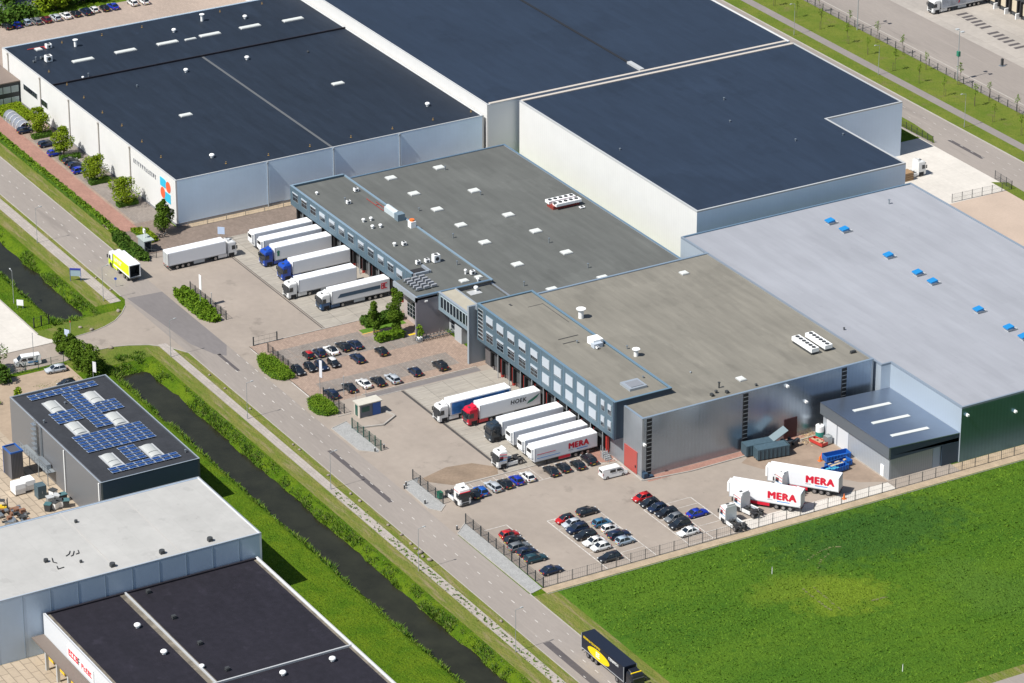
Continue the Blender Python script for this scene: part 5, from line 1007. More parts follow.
for i, (x, y, h, lb) in enumerate((( -37.4, -87.0, 7.0, 'thin bare flag mast beside the white van'), (*at(344, 396), 4.2, 'thin white mast in front of the gatehouse fence'), (*at(212, 311), 4.0, 'thin grey mast at the right end of the long loose hedge'), (*at(366, 397), 2.6, 'short camera pole above the gatehouse roof'), (*at(356, 404.5), 2.6, 'short camera pole left of the gatehouse roof'))):
    t = thing('mast', lb, 'mast', (x, y, 0)); up('pole', t, lambda m: m.cyl((0, 0, 0), (0, 0, h), .06, 6), [pole_m]); up('finial', t, lambda m: m.sphere((0, 0, h), .12, .12, .12, 8, 4), [trim_pale])
# boulders along the road
rk = [(-47.4, -76.4, 1.3), (-49.1, -71.8, .9), (-46.9, -70.3, 1.1), (-52.5, -61.9, 1.2), (-37.2, -70.6, 1.3), (61.5, -58.6, .8), (65.3, -58.8, .9), (67.4, -59.0, .8), (69.2, -59.0, 1.3), (70.6, -59.3, .9), (72.4, -58.9, 1.2), (57, -58.9, .8), (19.4, -58.9, .7), (21.9, -58.8, .7), (34.0, -59, .8), (42.7, -59, .8), (46.1, -58.9, .9),
      (-63, -58.8, .7), (-70, -58.9, .7), (1.5, -59, .7), (-9, -59.2, .7), (-16, -59.1, .7), (98, -59, .8)]
for i, (x, y, s_) in enumerate(rk):
    mb = MB(); mb.sphere((0, 0, 0), s_ * .48, s_ * .34, s_ * .30, 9, 5)
    mb.v = [tuple(Vector(v) * (1 + .22 * mn.noise(Vector(v) * 2.2 + Vector((i * 3, 0, 0))))) for v in mb.v]
    o = mb.build('boulder', [stone_m]); o.location = (x, y, .08 + s_ * .1); o.rotation_euler.z = i
    where = 'along the cycle path verge' if i > 4 else 'on the grass around the junction corner'
    tag(o, 'pale boulder %s, %s from the top left' % (where, (_ORD[min(i, 14)] if i < 5 else 'number %s' % ['one', 'two', 'three', 'four', 'five', 'six', 'seven', 'eight', 'nine', 'ten', 'eleven', 'twelve', 'thirteen', 'fourteen', 'fifteen', 'sixteen', 'seventeen', 'eighteen'][sorted(range(5, len(rk)), key=lambda k: rk[k][0]).index(i)])), 'boulder', 'boulders on the verges')
P3 = np.array([(x, y, .03) for x, y in ((random.uniform(40, 126), random.gauss(-61.0, .45)) for _ in range(6500)) if mn.noise(Vector((x * 1.3, y * 2.0, 5))) > .22])
o = tufts('path_weeds', P3, .1, .3, .14, reed_m, .6); tag(o, 'green weeds sprouting through the paving of the cycle path', 'weeds'); o['kind'] = 'stuff'

# ------------------------------------------------------------------ cars
def wheel_meshes(r, w_):
    a = MB(); a.cyl((0, -w_ / 2, 0), (0, w_ / 2, 0), r, 16); b = MB(); b.cyl((0, -w_ / 2 - .012, 0), (0, w_ / 2 + .012, 0), r * .62, 12)
    return a.mesh('wheel', [black_m]), b.mesh('rim', [rim_m])
CARW = wheel_meshes(.32, .21); TRW = wheel_meshes(.5, .32); TRWD = wheel_meshes(.5, .62)
def wheel(parent, x, y, ms, r):
    o = link('wheel', ms[0], parent); o.location = (x, y, r); q = link('rim', ms[1], o); return o
SPEC = {  # length, width, belt h, roof h, glass (rear bottom, rear top, front top, front bottom)
    'hatch': (4.05, 1.74, .92, 1.47, (-1.88, -1.45, .25, 1.02)), 'estate': (4.65, 1.80, .93, 1.46, (-2.20, -1.85, .20, 1.05)),
    'sedan': (4.60, 1.80, .90, 1.42, (-1.75, -1.05, .20, 1.00)), 'suv': (4.50, 1.85, 1.02, 1.66, (-2.10, -1.75, .25, 1.10)), 'small': (3.60, 1.64, .90, 1.47, (-1.68, -1.35, .30, 1.05))}
_cm = {}
def car_meshes(kind, col):
    key = (kind, col)
    if key in _cm: return _cm[key]
    L, Wd, hb, hr, (a, b, c, d) = SPEC[kind]; hw = Wd / 2
    c_ = PAINT[col]; pm = mat('paint_' + col, c_[0], c_[1] + .08, coat=.35, spec=.4)
    rf = pm if len(c_) < 3 else mat('paint_' + c_[2], PAINT[c_[2]][0], .3, coat=.6)
    def ring(x, w_, zl, zh, r=.12): return [(x, -w_ * .9, zl), (x, -w_, zl + .15), (x, -w_ * .99, (zl + zh) / 2), (x, -w_ * .93, zh - .06), (x, -w_ * .80, zh), (x, w_ * .80, zh), (x, w_ * .93, zh - .06), (x, w_ * .99, (zl + zh) / 2), (x, w_, zl + .15), (x, w_ * .9, zl)]
    body = MB()
    tail = hb if kind != 'sedan' else hb - .02
    st = [(-L / 2, .80, .38, tail - .22), (-L / 2 + .06, .90, .28, tail - .06), (-L / 2 + .3, .97, .22, tail), (-L * .22, 1, .2, hb), (L * .02, 1, .2, hb), (d - .15, 1, .2, hb), (d + .35, .99, .2, hb - .05), (L / 2 - .35, .95, .22, hb - .17), (L / 2 - .08, .86, .28, hb - .30), (L / 2, .74, .36, hb - .42)]
    body.loft([ring(x, hw * w_, zl, zh) for x, w_, zl, zh in st], 0, True, True)
    # pillars
    bw, tw = hw * .90, hw * .70
    for sy in (-1, 1):
        for (x0, x1) in ((a, b), (d, c), ((a + d) / 2 - .1, (a + d) / 2 - .15)):
            body.cyl((x0, sy * bw, hb - .03), (x1, sy * tw, hr - .04), .055, 5)
    glass = MB(); glass.add([(a, -bw, hb - .02), (d, -bw, hb - .02), (d, bw, hb - .02), (a, bw, hb - .02), (b, -tw, hr - .04), (c, -tw, hr - .04), (c, tw, hr - .04), (b, tw, hr - .04)], [(0, 1, 5, 4), (1, 2, 6, 5), (2, 3, 7, 6), (3, 0, 4, 7), (0, 3, 2, 1)])
    top = MB(); m_ = (b + c) / 2
    top.loft([[(b - .04, -tw * .96, hr - .07), (b - .04, tw * .96, hr - .07), (b - .04, tw * .9, hr - .02), (b - .04, -tw * .9, hr - .02)], [(m_, -tw * 1.06, hr - .06), (m_, tw * 1.06, hr - .06), (m_, tw * .92, hr + .02), (m_, -tw * .92, hr + .02)], [(c + .06, -tw * .98, hr - .09), (c + .06, tw * .98, hr - .09), (c + .06, tw * .9, hr - .04), (c + .06, -tw * .9, hr - .04)]], 0, True, True)
    hl = MB(); hl.box(-.10, -.17, -.07, .06, .17, .07); tl = MB(); tl.box(-.05, -.15, -.11, .07, .15, .11)
    mi = MB(); mi.box(-.07, -.1, -.06, .07, .1, .07); ar = MB(); ar.box(-.01, -.26, -.06, .02, .26, .06)
    _cm[key] = (body.mesh('body', [pm]), glass.mesh('window', [glass_dark]), top.mesh('roof', [rf]), hl.mesh('headlight', [head_m]), tl.mesh('taillight', [tail_m]), mi.mesh('mirror', [pm]), ar.mesh('number_plate', [mat('plate', (.75, .55, .06), .5)]))
    return _cm[key]
PAINT = {'red': ((.42, .012, .012), .3), 'black': ((.010, .012, .016), .28), 'navy': ((.010, .020, .050), .28), 'white': ((.72, .72, .70), .35), 'silver': ((.40, .43, .46), .3), 'blue': ((.008, .085, .36), .3), 'royal': ((.008, .03, .33), .3),
         'steelblue': ((.04, .14, .24), .3), 'grey': ((.13, .14, .15), .3), 'teal': ((.015, .05, .065), .3), 'black_red': ((.012, .012, .015), .28, 'red'), 'white_black': ((.72, .72, .70), .35, 'black'), 'black_white': ((.012, .012, .016), .28, 'white'), 'red_black': ((.42, .012, .012), .3, 'black'), 'lightblue': ((.30, .37, .43), .3), 'maroon': ((.10, .01, .02), .3)}
def car(kind, col, x, y, rz, label, group):
    ms = car_meshes(kind, col); L, Wd, hb, hr, _g = SPEC[kind]
    t = thing('car', label, 'car', (x, y, .055), rz, group); t.scale = (.92, .96, .95)
    for n_, me in zip(('body', 'window', 'roof'), ms[:3]): link(n_, me, t)
    for sy in (-1, 1):
        for sx in (-1, 1): wheel(t, sx * L * .30, sy * (Wd / 2 - .10), CARW, .32)
        o = link('headlight', ms[3], t); o.location = (L / 2 - .10, sy * (Wd / 2 * .70), hb - .30); o = link('taillight', ms[4], t); o.location = (-L / 2 + .03, sy * (Wd / 2 * .76), hb - .18); o.rotation_euler.z = 0
        o = link('mirror', ms[5], t); o.location = (_g[3] - .28, sy * (Wd / 2 + .08), hb + .03)
    o = link('number_plate', ms[6], t); o.location = (-L / 2 - .01, 0, .48)
    return t
NM = {'red': 'red', 'black': 'black', 'navy': 'dark blue', 'white': 'white', 'silver': 'silver', 'blue': 'bright blue', 'royal': 'royal blue', 'steelblue': 'steel blue', 'grey': 'grey', 'teal': 'dark teal', 'black_red': 'black red-roofed', 'white_black': 'white black-roofed', 'black_white': 'black white-roofed', 'red_black': 'red black-roofed', 'lightblue': 'light blue', 'maroon': 'maroon'}
KN = {'hatch': 'hatchback', 'estate': 'estate car', 'sedan': 'saloon', 'suv': 'off-roader', 'small': 'small hatchback'}
D = R(0)
def row(where, group, ang, items, snap=None):
    for i, (kind, col, px, py, *f) in enumerate(items):
        x, y = at(px, py, .75)
        nm = NM[col] + ' ' + KN[kind]
        a = ang + (f[0] if f else 0) + random.uniform(-.045, .045)
        car(kind, col, x, y, a, '%s, %s' % (nm, where % _ORD[i]), group)
FWD = R(180)  # nose towards the upper left
row('%s from the left, back row of the brick car park', 'cars in the brick car park', FWD, [('small', 'black_red', 308.1, 354), ('hatch', 'navy', 319.4, 351.5), ('sedan', 'white_black', 331.2, 349.3), ('estate', 'black', 343.1, 345.5), ('sedan', 'navy', 355, 343.5), ('hatch', 'black', 381.2, 350.3)], ('x', -16.8))
row('%s from the left, middle row of the brick car park', 'cars in the brick car park', 0, [('hatch', 'black', 298.1, 369.8), ('small', 'black', 310.2, 366.6), ('hatch', 'navy', 321.5, 365), ('small', 'black_white', 333.5, 362.2), ('estate', 'navy', 357.2, 357.2, R(180))], ('x', -11.2))
row('%s from the left, brick car park row beside the grey strip', 'cars in the brick car park', R(180), [('estate', 'navy', 331.2, 392.6), ('sedan', 'black', 349.4, 386.5), ('sedan', 'white', 363.8, 382.4), ('sedan', 'black', 378.1, 380.2), ('estate', 'silver', 392.5, 377.6), ('hatch', 'navy', 414.8, 370.6), ('suv', 'black', 440, 364.6)], ('x', .9))
row('%s from the white tractor, row below the brown patch', 'cars in the central row of the south yard', R(180), [('hatch', 'black', 473, 493), ('hatch', 'blue', 480.8, 490), ('estate', 'silver', 493.1, 485.4), ('hatch', 'black', 505, 482.6), ('hatch', 'royal', 516.2, 479), ('hatch', 'white', 527.5, 475.6)], ('x', 52.6))
row('%s from the left, row below the lettered dock trailer', 'cars below the docks', R(180), [('sedan', 'black', 551.2, 469.8), ('hatch', 'black', 563.1, 466.4), ('hatch', 'black', 577.5, 463.7), ('suv', 'black', 588.8, 458.6)], ('x', 52.6))
row('%s from the top, row along the dark road fence', 'cars in the south lot', R(90), [('hatch', 'red', 509.4, 533.6), ('hatch', 'black', 513.9, 539), ('estate', 'grey', 519.4, 545.6), ('hatch', 'navy', 527.0, 550.8), ('estate', 'teal', 535.6, 557.2), ('sedan', 'navy', 551.5, 569)], ('y', -43.0))
row('%s from the top, second row from the road fence', 'cars in the south lot', R(-90), [('hatch', 'red_black', 565, 518.6), ('hatch', 'silver', 571.9, 523), ('suv', 'navy', 577.2, 528), ('estate', 'black', 585, 534.3), ('sedan', 'white', 593.8, 540.8), ('hatch', 'white', 600.6, 546), ('estate', 'black', 609.4, 556.4)], ('y', -30.6))
row('%s from the top, third row from the road fence', 'cars in the south lot', R(90), [('estate', 'black', 587.5, 510.4), ('hatch', 'steelblue', 601.9, 521.8), ('small', 'white', 610, 527.8), ('estate', 'navy', 618.8, 533.4), ('hatch', 'lightblue', 625, 539.6)], ('y', -25.4))
row('%s from the top, fourth row from the road fence', 'cars in the south lot', R(-90), [('hatch', 'red', 641.9, 496.8), ('hatch', 'black', 649.4, 502.2), ('hatch', 'navy', 657.2, 507.2), ('estate', 'black', 666.4, 511.8), ('hatch', 'grey', 674.0, 517.2), ('suv', 'black', 679.6, 523.6), ('sedan', 'white', 688.1, 531)], ('y', -13.6))
x, y = at(697.5, 512.3, .7); car('sedan', 'royal', x, y, R(90), 'royal blue saloon alone in the last marked row beside the tractors', 'cars in the south lot')
row('%s from the left, row beyond the black roof', 'cars in the north car park', R(180), [('hatch', 'black', 7, 25.5), ('hatch', 'royal', 16.2, 23.8), ('hatch', 'lightblue', 26.2, 21.5), ('estate', 'grey', 36.2, 20.2), ('hatch', 'maroon', 46.2, 18.8), ('estate', 'silver', 55.6, 16.6), ('sedan', 'white', 65.6, 14.7), ('hatch', 'black', 75.6, 12.9), ('suv', 'navy', 85.6, 11), ('small', 'white', 93.8, 9), ('hatch', 'black', 104.4, 7.4), ('sedan', 'royal', 113.1, 5.4), ('hatch', 'white', 132.5, 2.0), ('hatch', 'white', 144, .4)], ('x', -217.6))
for px, py, k, c, lb in ((25, 129.8, 'hatch', 'navy', 'dark blue hatchback parked beside the bicycle hoops at the white wall'), (47.5, 143.2, 'estate', 'navy', 'dark estate car between the first two trees at the white wall'), (54.5, 152.5, 'small', 'royal', 'small blue car half hidden by the second tree at the white wall'),
                         (70.7, 160.4, 'hatch', 'black', 'first of three dark cars between the second and third tree at the white wall'), (76, 164.6, 'hatch', 'navy', 'middle of three dark cars between the second and third tree at the white wall'), (80, 169.8, 'hatch', 'royal', 'blue car nearest the third tree at the white wall')):
    x, y = at(px, py, .7); car(k, c, x, y, R(90), lb, 'cars along the white wall')
x, y = at(55.5, 368.6, .7); car('estate', 'silver', x, y, R(-97), 'silver estate car on the sandy yard inside the green fence', 'cars by the solar building')
x, y = at(66.5, 383, .7); car('hatch', 'black', x, y, R(-95), 'black car almost hidden behind the solar roof edge', 'cars by the solar building')

def van(x, y, rz, label, stripe=False):
    t = thing('van', label, 'van', (x, y, .055), rz)
    L, hw = 5.2, .95
    mb = MB(); pr = [(-2.6, .35), (-2.6, 1.85), (-2.45, 1.98), (.9, 2.0), (1.25, 1.9), (1.95, 1.22), (2.5, 1.0), (2.6, .75), (2.6, .35), (2.2, .22), (-2.4, .22)]
    n = len(pr); rings = [[(px_, sy, pz) for px_, pz in pr] for sy in (-hw * .88, hw * .88)]
    mb.loft([[(a, -hw, min(b, 1.1)) if b <= 1.1 else (a, -hw * .86, b) for a, b in pr], [(a, hw, min(b, 1.1)) if b <= 1.1 else (a, hw * .86, b) for a, b in pr]])
    mb.build('body', [mat('van_white', (.74, .74, .72), .35, coat=.5)], t)
    up('windscreen', t, lambda m: m.add([(1.30, -.76, 1.88), (1.30, .76, 1.88), (1.98, .84, 1.24), (1.98, -.84, 1.24)], [(0, 1, 2, 3)]), [glass_dark])
    for sy in (-1, 1):
        up('side_window', t, lambda m: (m.add([(.35, sy * .90, 1.7), (1.1, sy * .90, 1.7), (1.6, sy * .935, 1.2), (.35, sy * .935, 1.2)], [(0, 1, 2, 3)]), m.add([(-1.1, sy * .90, 1.7), (.1, sy * .90, 1.7), (.1, sy * .935, 1.2), (-1.1, sy * .935, 1.2)], [(0, 1, 2, 3)])), [glass_dark])
        up('headlight', t, lambda m: m.cbox(2.53, sy * .74, .86, .14, .3, .2), [head_m]); up('taillight', t, lambda m: m.cbox(-2.6, sy * .86, 1.1, .06, .12, .5), [tail_m]); up('mirror', t, lambda m: m.cbox(1.5, sy * 1.08, 1.25, .14, .2, .25), [dark_metal])
        for sx in (-1.65, 1.65): wheel(t, sx, sy * .86, CARW, .32)
        if stripe: up('side_stripe', t, lambda m: m.cbox(-.9, sy * .965, .8, 2.0, .02, .25), [ink_blue])
    up('rear_window', t, lambda m: m.cbox(-2.61, 0, 1.5, .04, 1.2, .45), [glass_dark]); return t
x, y = at(613, 471, 1); van(x, y, R(88), 'white panel van in front of the red roller door')
x, y = at(27.3, 359.8, 1); van(x, y, R(-100), 'white van with blue markings on the side road by the green fence', True)

# ------------------------------------------------------------------ trucks and trailers
def trailer(parent_or_none, label=None, x=0, y=0, rz=0, x0=-8.0, L=13.6, side=None, fridge=True, group=None, body=None, nose_dark=False, zt=4.0, legs=True, skirt=True):
    """semi-trailer; local +x forward, body from x0 to x0+L"""
    if parent_or_none is None: t = thing('semi_trailer', label, 'trailer', (x, y, .045), rz, group); P = lambda nm, mb, ms: mb.build(nm, ms, t)
    else:
        t = parent_or_none; box_holder = [None]
    wm = body or mat('trailer_white', (0.8064, 0.8176, 0.8322), .4)
    mb = MB(); x1 = x0 + L; hw = 1.28
    mb.box(x0, -hw, 1.15, x1, hw, zt - .12, 0); mb.box(x0 + .03, -hw + .03, zt - .12, x1 - .03, hw - .03, zt, 0); 
    for sx in (x0 - .03, x1 - .09):
        for sy in (-hw - .015, hw - .105): mb.box(sx, sy, 1.1, sx + .12, sy + .12, zt - .05, 1)
    for sy in (-hw - .012, hw - .03): mb.box(x0 + .1, sy, 1.12, x1 - .1, sy + .042, 1.28, 1)
    b = mb.build('trailer_box', [wm, mat('trailer_rail', (.50, .52, .54), .4, metal=.4)], t)
    if fridge: up('refrigeration_unit', b, lambda m: (m.box(x1 + .03, -.95, 1.9, x1 + .5, .95, 3.75, 0), m.box(x1 + .5, -.75, 2.9, x1 + .53, .75, 3.6, 1)), [white_m, black_m])
    up('rear_door', b, lambda m: (m.box(x0 - .05, -1.12, 1.25, x0 - .03, -.03, zt - .2), m.box(x0 - .05, .03, 1.25, x0 - .03, 1.12, zt - .2)), [trim_pale])
    up('underframe', t, lambda m: (m.box(x0 + .1, -.55, .85, x1 - .8, -.35, 1.14), m.box(x0 + .1, .35, .85, x1 - .8, .55, 1.14), m.box(x0, -1.2, .5, x0 + .12, 1.2, .65), m.box(x0 + 1.2, -1.0, .7, x0 + 5.2, 1.0, .85)), [dark_metal])
    if skirt:
        for sy in (-1.2, 1.2): up('pallet_box', t, lambda m: m.box(x0 + 5.8, sy - .08, .45, x0 + 8.3, sy + .08, 1.12), [trim_light])
    if legs:
        for sy in (-.8, .8): up('landing_leg', t, lambda m: (m.box(x0 + 10.6, sy - .07, .05, x0 + 10.75, sy + .07, 1.1), m.box(x0 + 10.5, sy - .15, 0, x0 + 10.85, sy + .15, .06)), [dark_metal])
    for k in range(3):
        for sy in (-1.03, 1.03): wheel(t, x0 + 2.0 + k * 1.31, sy, TRW, .5)
    for sy in (-.95, .95): up('taillight', b, lambda m: m.box(x0 - .07, sy - .2, .95, x0 - .02, sy + .2, 1.1), [tail_m])
    if side: side(b, x0, x1, hw)
    return t
def cab(t, xf, col, deflector=True, lower=None, sleeper=True, visor=None, stripes=None):
    """tractor unit whose front is at local x = xf; cab 2.25 long"""
    pm = mat('cab_' + str(col), CABC[col], .32, coat=.5); lm = pm if lower is None else mat('cab_' + str(lower), CABC[lower], .35, coat=.4)
    hw = 1.24; xb = xf - 2.10; mb = MB()
    # lower half then upper half with a raked windscreen
    def rg(z, f, w_): return [(xb, -w_, z), (xf - f - .18, -w_, z), (xf - f, -w_ + .22, z), (xf - f, w_ - .22, z), (xf - f - .18, w_, z), (xb, w_, z)]
    mb.loft([rg(.42, .05, hw), rg(.75, 0, hw), rg(1.75, .02, hw)], 1); mb.loft([rg(1.75, .02, hw), rg(2.85, .19, hw - .02), rg(3.25, .30, hw - .05), rg(3.42, .62, hw - .12), rg(3.50, .85, hw - .2)], 0)
    c = mb.build('cab', [pm, lm], t)
    up('windscreen', c, lambda m: m.add([(xf + .01, -hw + .21, 1.62), (xf + .01, hw - .21, 1.62), (xf - .165, hw - .23, 2.78), (xf - .165, -hw + .23, 2.78),
        (xf - .18, -hw - .012, 1.68), (xf - .36, -hw + .005, 2.74), (xf - .18, hw + .012, 1.68), (xf - .36, hw - .005, 2.74)], [(0, 1, 2, 3), (4, 0, 3, 5), (1, 6, 7, 2)]), [glass_dark])
    up('sun_visor', c, lambda m: m.box(xf - .36, -hw + .16, 2.80, xf - .02, hw - .16, 2.92), [dark_metal if visor is None else mat('visor_' + visor, CABC[visor], .4)])
    for sy in (-1, 1):
        up('side_window', c, lambda m: m.add([(xf - .42, sy * (hw + .014), 1.72), (xf - 1.25, sy * (hw + .014), 1.72), (xf - 1.25, sy * (hw - .004), 2.64), (xf - .52, sy * (hw - .004), 2.64)], [(0, 1, 2, 3)]), [glass_dark])
        up('mirror', c, lambda m: m.box(xf - .25, sy * (hw + .22) - .1, 1.85, xf - .08, sy * (hw + .22) + .1, 2.6), [dark_metal])
        up('headlight', c, lambda m: m.box(xf - .1, sy * .92 - .22, .62, xf + .03, sy * .92 + .22, .82), [head_m])
        up('side_skirt', t, lambda m: m.box(xf - 4.4, sy * 1.16 - .06, .4, xf - 2.35, sy * 1.16 + .06, 1.05), [lm])
        wheel(t, xf - 1.35, sy * 1.05, TRW, .5); wheel(t, xf - 5.05, sy * .92, TRWD, .5)
        up('wheel_arch', t, lambda m: m.box(xf - 1.98, sy * 1.252 - .012, .3, xf - .72, sy * 1.252 + .012, 1.06), [black_m])
    up('grille', c, lambda m: (m.box(xf - .02, -.75, 1.0, xf + .025, .75, 1.62), m.box(xf - .02, -.7, .5, xf + .04, .7, .85)), [dark_metal])
    if deflector:
        up('wind_deflector', c, lambda m: m.loft([[(xb + .05, -.9, 3.45), (xb + .05, .9, 3.45), (xb + .05, .85, 3.9), (xb + .05, -.85, 3.9)], [(xf - 1.2, -.8, 3.45), (xf - 1.2, .8, 3.45), (xf - 1.2, .7, 3.56), (xf - 1.2, -.7, 3.56)]]), [pm])
    up('roof_hatch', c, lambda m: m.box(xf - 1.15, -.32, 3.5, xf - .72, .32, 3.54), [dark_metal])
    if stripes: up('side_stripes', c, lambda m: [m.cyl((xf - .5, sy * (hw - .015), z0), (xb + .1, sy * (hw + .0), z1), .055, 4, mi) for sy in (-1, 1) for z0, z1, mi in stripes], [ink_red, ink_blue])
    up('chassis', t, lambda m: (m.box(xf - 6.0, -.45, .65, xb, -.3, .95), m.box(xf - 6.0, .3, .65, xb, .45, .95), m.box(xf - 6.05, -.9, .55, xf - 5.95, .9, .7), m.box(xb - .9, -.6, .95, xb - .5, .6, 1.05)), [dark_metal])
    up('fifth_wheel', t, lambda m: m.cyl((xf - 4.6, 0, .95), (xf - 4.6, 0, 1.12), .5, 14), [black_m]); up('fuel_tank', t, lambda m: m.cyl((xf - 3.9, -.85, .7), (xf - 2.6, -.85, .7), .3, 12), [steel])
    up('mudguard', t, lambda m: [m.box(xf - 5.7, sy * .92 - .32, 1.02, xf - 4.4, sy * .92 + .32, 1.07) for sy in (-1, 1)], [black_m])
    return c
CABC = {'white': (.74, .74, .72), 'blue': (.01, .06, .36), 'red': (.50, .008, .03), 'dark': (.020, .032, .045), 'darkblue': (.015, .07, .17), 'black': (.012, .013, .018), 'lime': (.60, .78, .0)}
def semi(label, x, y, rz, col, group=None, side=None, body=None, fridge=False, x0=-8.0, **kw):
    t = thing('articulated_truck', label, 'truck', (x, y, .045), rz, group)
    cab(t, x0 + 15.9, col, **kw); trailer(t, side=side, body=body, fridge=fridge, x0=x0, L=13.3, legs=False, skirt=True); return t
def tractor(label, x, y, rz, col, **kw):
    t = thing('tractor_unit', label, 'truck', (x, y, .045), rz, 'white tractor units without trailers'); cab(t, 3.0, col, **kw); return t
def side_mera(sz=1.15, fl=1, big=True, stripes=False, at_=.62):
    def f(b, x0, x1, hw):
        L = x1 - x0
        for sy in (-1, 1):
            # reading direction on each side (facing outwards)
            if sy > 0: o, u = (x0 + L * (1 - at_) + 2.0, hw + .0, 2.05), (-1, 0, 0)
            else: o, u = (x0 + L * at_ - 2.2, -hw, 2.05), (1, 0, 0)
            if sy > 0: o = (x0 + 1.9 + 4.4, hw, 2.15)
            else: o = (x0 + 1.9, -hw, 2.15)
            text(b, 'lettering', 'MERA', o, u, (.0, 0, 1), sz, ink_red, .0, .075)
            oo = Vector(o) + Vector(u) * 1.8 + Vector((0, 0, -.5)); 
            up('blue_swoosh', b, lambda m: m.box(min(oo.x, oo.x + u[0] * 2.4), sy * (hw + .01) - .01, oo.z, max(oo.x, oo.x + u[0] * 2.4), sy * (hw + .01) + .01, oo.z + .16), [ink_blue])
            glyphs(b, 'small_lettering', tuple(Vector(o) + Vector((0, 0, -.42)) - Vector(u) * 0 + Vector((0, 0, 0))), u, (0, 0, 1), 6, .2, .05, ink_grey, 3)
            if stripes: up('side_line', b, lambda m: (m.box(x1 - 4.5, sy * (hw + .008) - .008, 2.5, x1 - .5, sy * (hw + .008) + .008, 2.62, 0), m.box(x1 - 5.5, sy * (hw + .008) - .008, 1.75, x1 - .5, sy * (hw + .008) + .008, 1.85, 1)), [ink_red, ink_blue])
            up('red_side_box', b, lambda m: m.box(x0 + 5.9, sy * 1.24 - .05, .5, x0 + (10.4 if big else 8.4), sy * 1.24 + .05, 1.1), [ink_red])
    return f
def dtx(x): return x
# docks of the north hall (noses towards the road, i.e. -y)
DN = 'trucks and trailers at the north docks'; yb = -10.6
def back(x, yy=yb): return (x, yy - 8.0)   # origin so that the rear door is at yy
trailer(None, 'white refrigerated trailer, farthest left at the north docks', *back(-67.2), R(-90), group=DN)
trailer(None, 'white refrigerated trailer with green mark, second from the left at the north docks', *back(-62.9), R(-90), group=DN)
def side_green(b, x0, x1, hw): up('green_mark', b, lambda m: (m.cyl((x1 - .8, hw, 2.9), (x1 - .8, hw + .02, 2.9), .35, 12), m.box(x1 - 1.05, hw, 2.0, x1 - .55, hw + .015, 2.9)), [green_m])
semi('blue cabbed truck with green mark on its white trailer, left of the two blue cabs', *back(-58.4), R(-90), 'blue', DN, side_green, lower='blue')
semi('blue cabbed truck with plain white trailer, right of the two blue cabs', *back(-50.1), R(-90), 'blue', DN, lower='blue')
semi('all white truck with plain trailer standing out from the north docks', *back(-41.2, -13.8), R(-90), 'white', DN)
def side_stripe(b, x0, x1, hw):
    for sy in (-1, 1):
        up('dark_stripe', b, lambda m: m.add([(x1 - 1.2, sy * (hw + .012), 2.2), (x1 - 1.9, sy * (hw + .012), 3.0), (x0 + 2.2, sy * (hw + .012), 3.0), (x0 + 2.2, sy * (hw + .012), 2.2)], [(0, 1, 2, 3)]), [mat('ink_slate', (.05, .10, .16), .5)])
        glyphs(b, 'red_mark', (x0 + 2.0 if sy > 0 else x0 + .4, sy * hw, 2.0), (-sy, 0, 0), (0, 0, 1), 2, 1.3, .05, ink_red, 8)
semi('white and dark blue truck with a dark stripe on its trailer, nearest the slim trees', *back(-32.8), R(-90), 'white', DN, side_stripe, lower='darkblue')
# docks of the office hall
DS = 'trucks and trailers at the office docks'
def side_blue(b, x0, x1, hw):
    for sy in (-1, 1): up('blue_curtain', b, lambda m: m.box(x0 + .4, sy * (hw + .01) - .012, 1.35, x1 - .3, sy * (hw + .01) + .012, 3.75), [mat('curtain_blue', (.03, .16, .42), .5, var=.6, scale=.7, local=True)])
semi('white cabbed truck with a blue printed trailer side, leftmost at the office docks', *back(24.2, -15.0), R(-90), 'white', DS, side_blue)
def side_hoek(b, x0, x1, hw):
    for sy in (-1, 1):
        u = (-sy, 0, 0); o = (x0 + 6.6, sy * hw, 2.55) if sy > 0 else (x0 + 2.0, sy * hw, 2.55)
        text(b, 'lettering', 'HOEK', o, u, (0, 0, 1), .85, ink_black, .1, .035)
        q = Vector(o) + Vector(u) * 3.5
        up('leaf_emblem', b, lambda m: (m.add([tuple(q + Vector(u) * a + Vector((0, sy * .02, c))) for a, c in ((0, -.7), (.5, -.1), (1.5, .35), (3.0, 1.0), (2.3, .2), (1.3, -.35))], [(0, 1, 2, 3, 4, 5)]), ), [green_m])
semi('red cabbed truck with HOEK lettered white trailer', *back(28.2, -10.8), R(-90), 'red', DS, side_hoek, visor='red')
semi('dark slate cabbed truck with plain white trailer at the office docks', *back(36.4), R(-90), 'dark', DS, lower='dark')
trailer(None, 'white refrigerated trailer beside the dark cabbed truck', *back(41.1), R(-90), group=DS)
trailer(None, 'white refrigerated trailer in the middle of the three unhitched ones at the office docks', *back(45.4), R(-90), group=DS)
trailer(None, 'white refrigerated trailer with red MERA lettering at the office docks', *back(49.2, -10.8), R(-90), group=DS, side=side_mera(1.1, stripes=True, big=False))
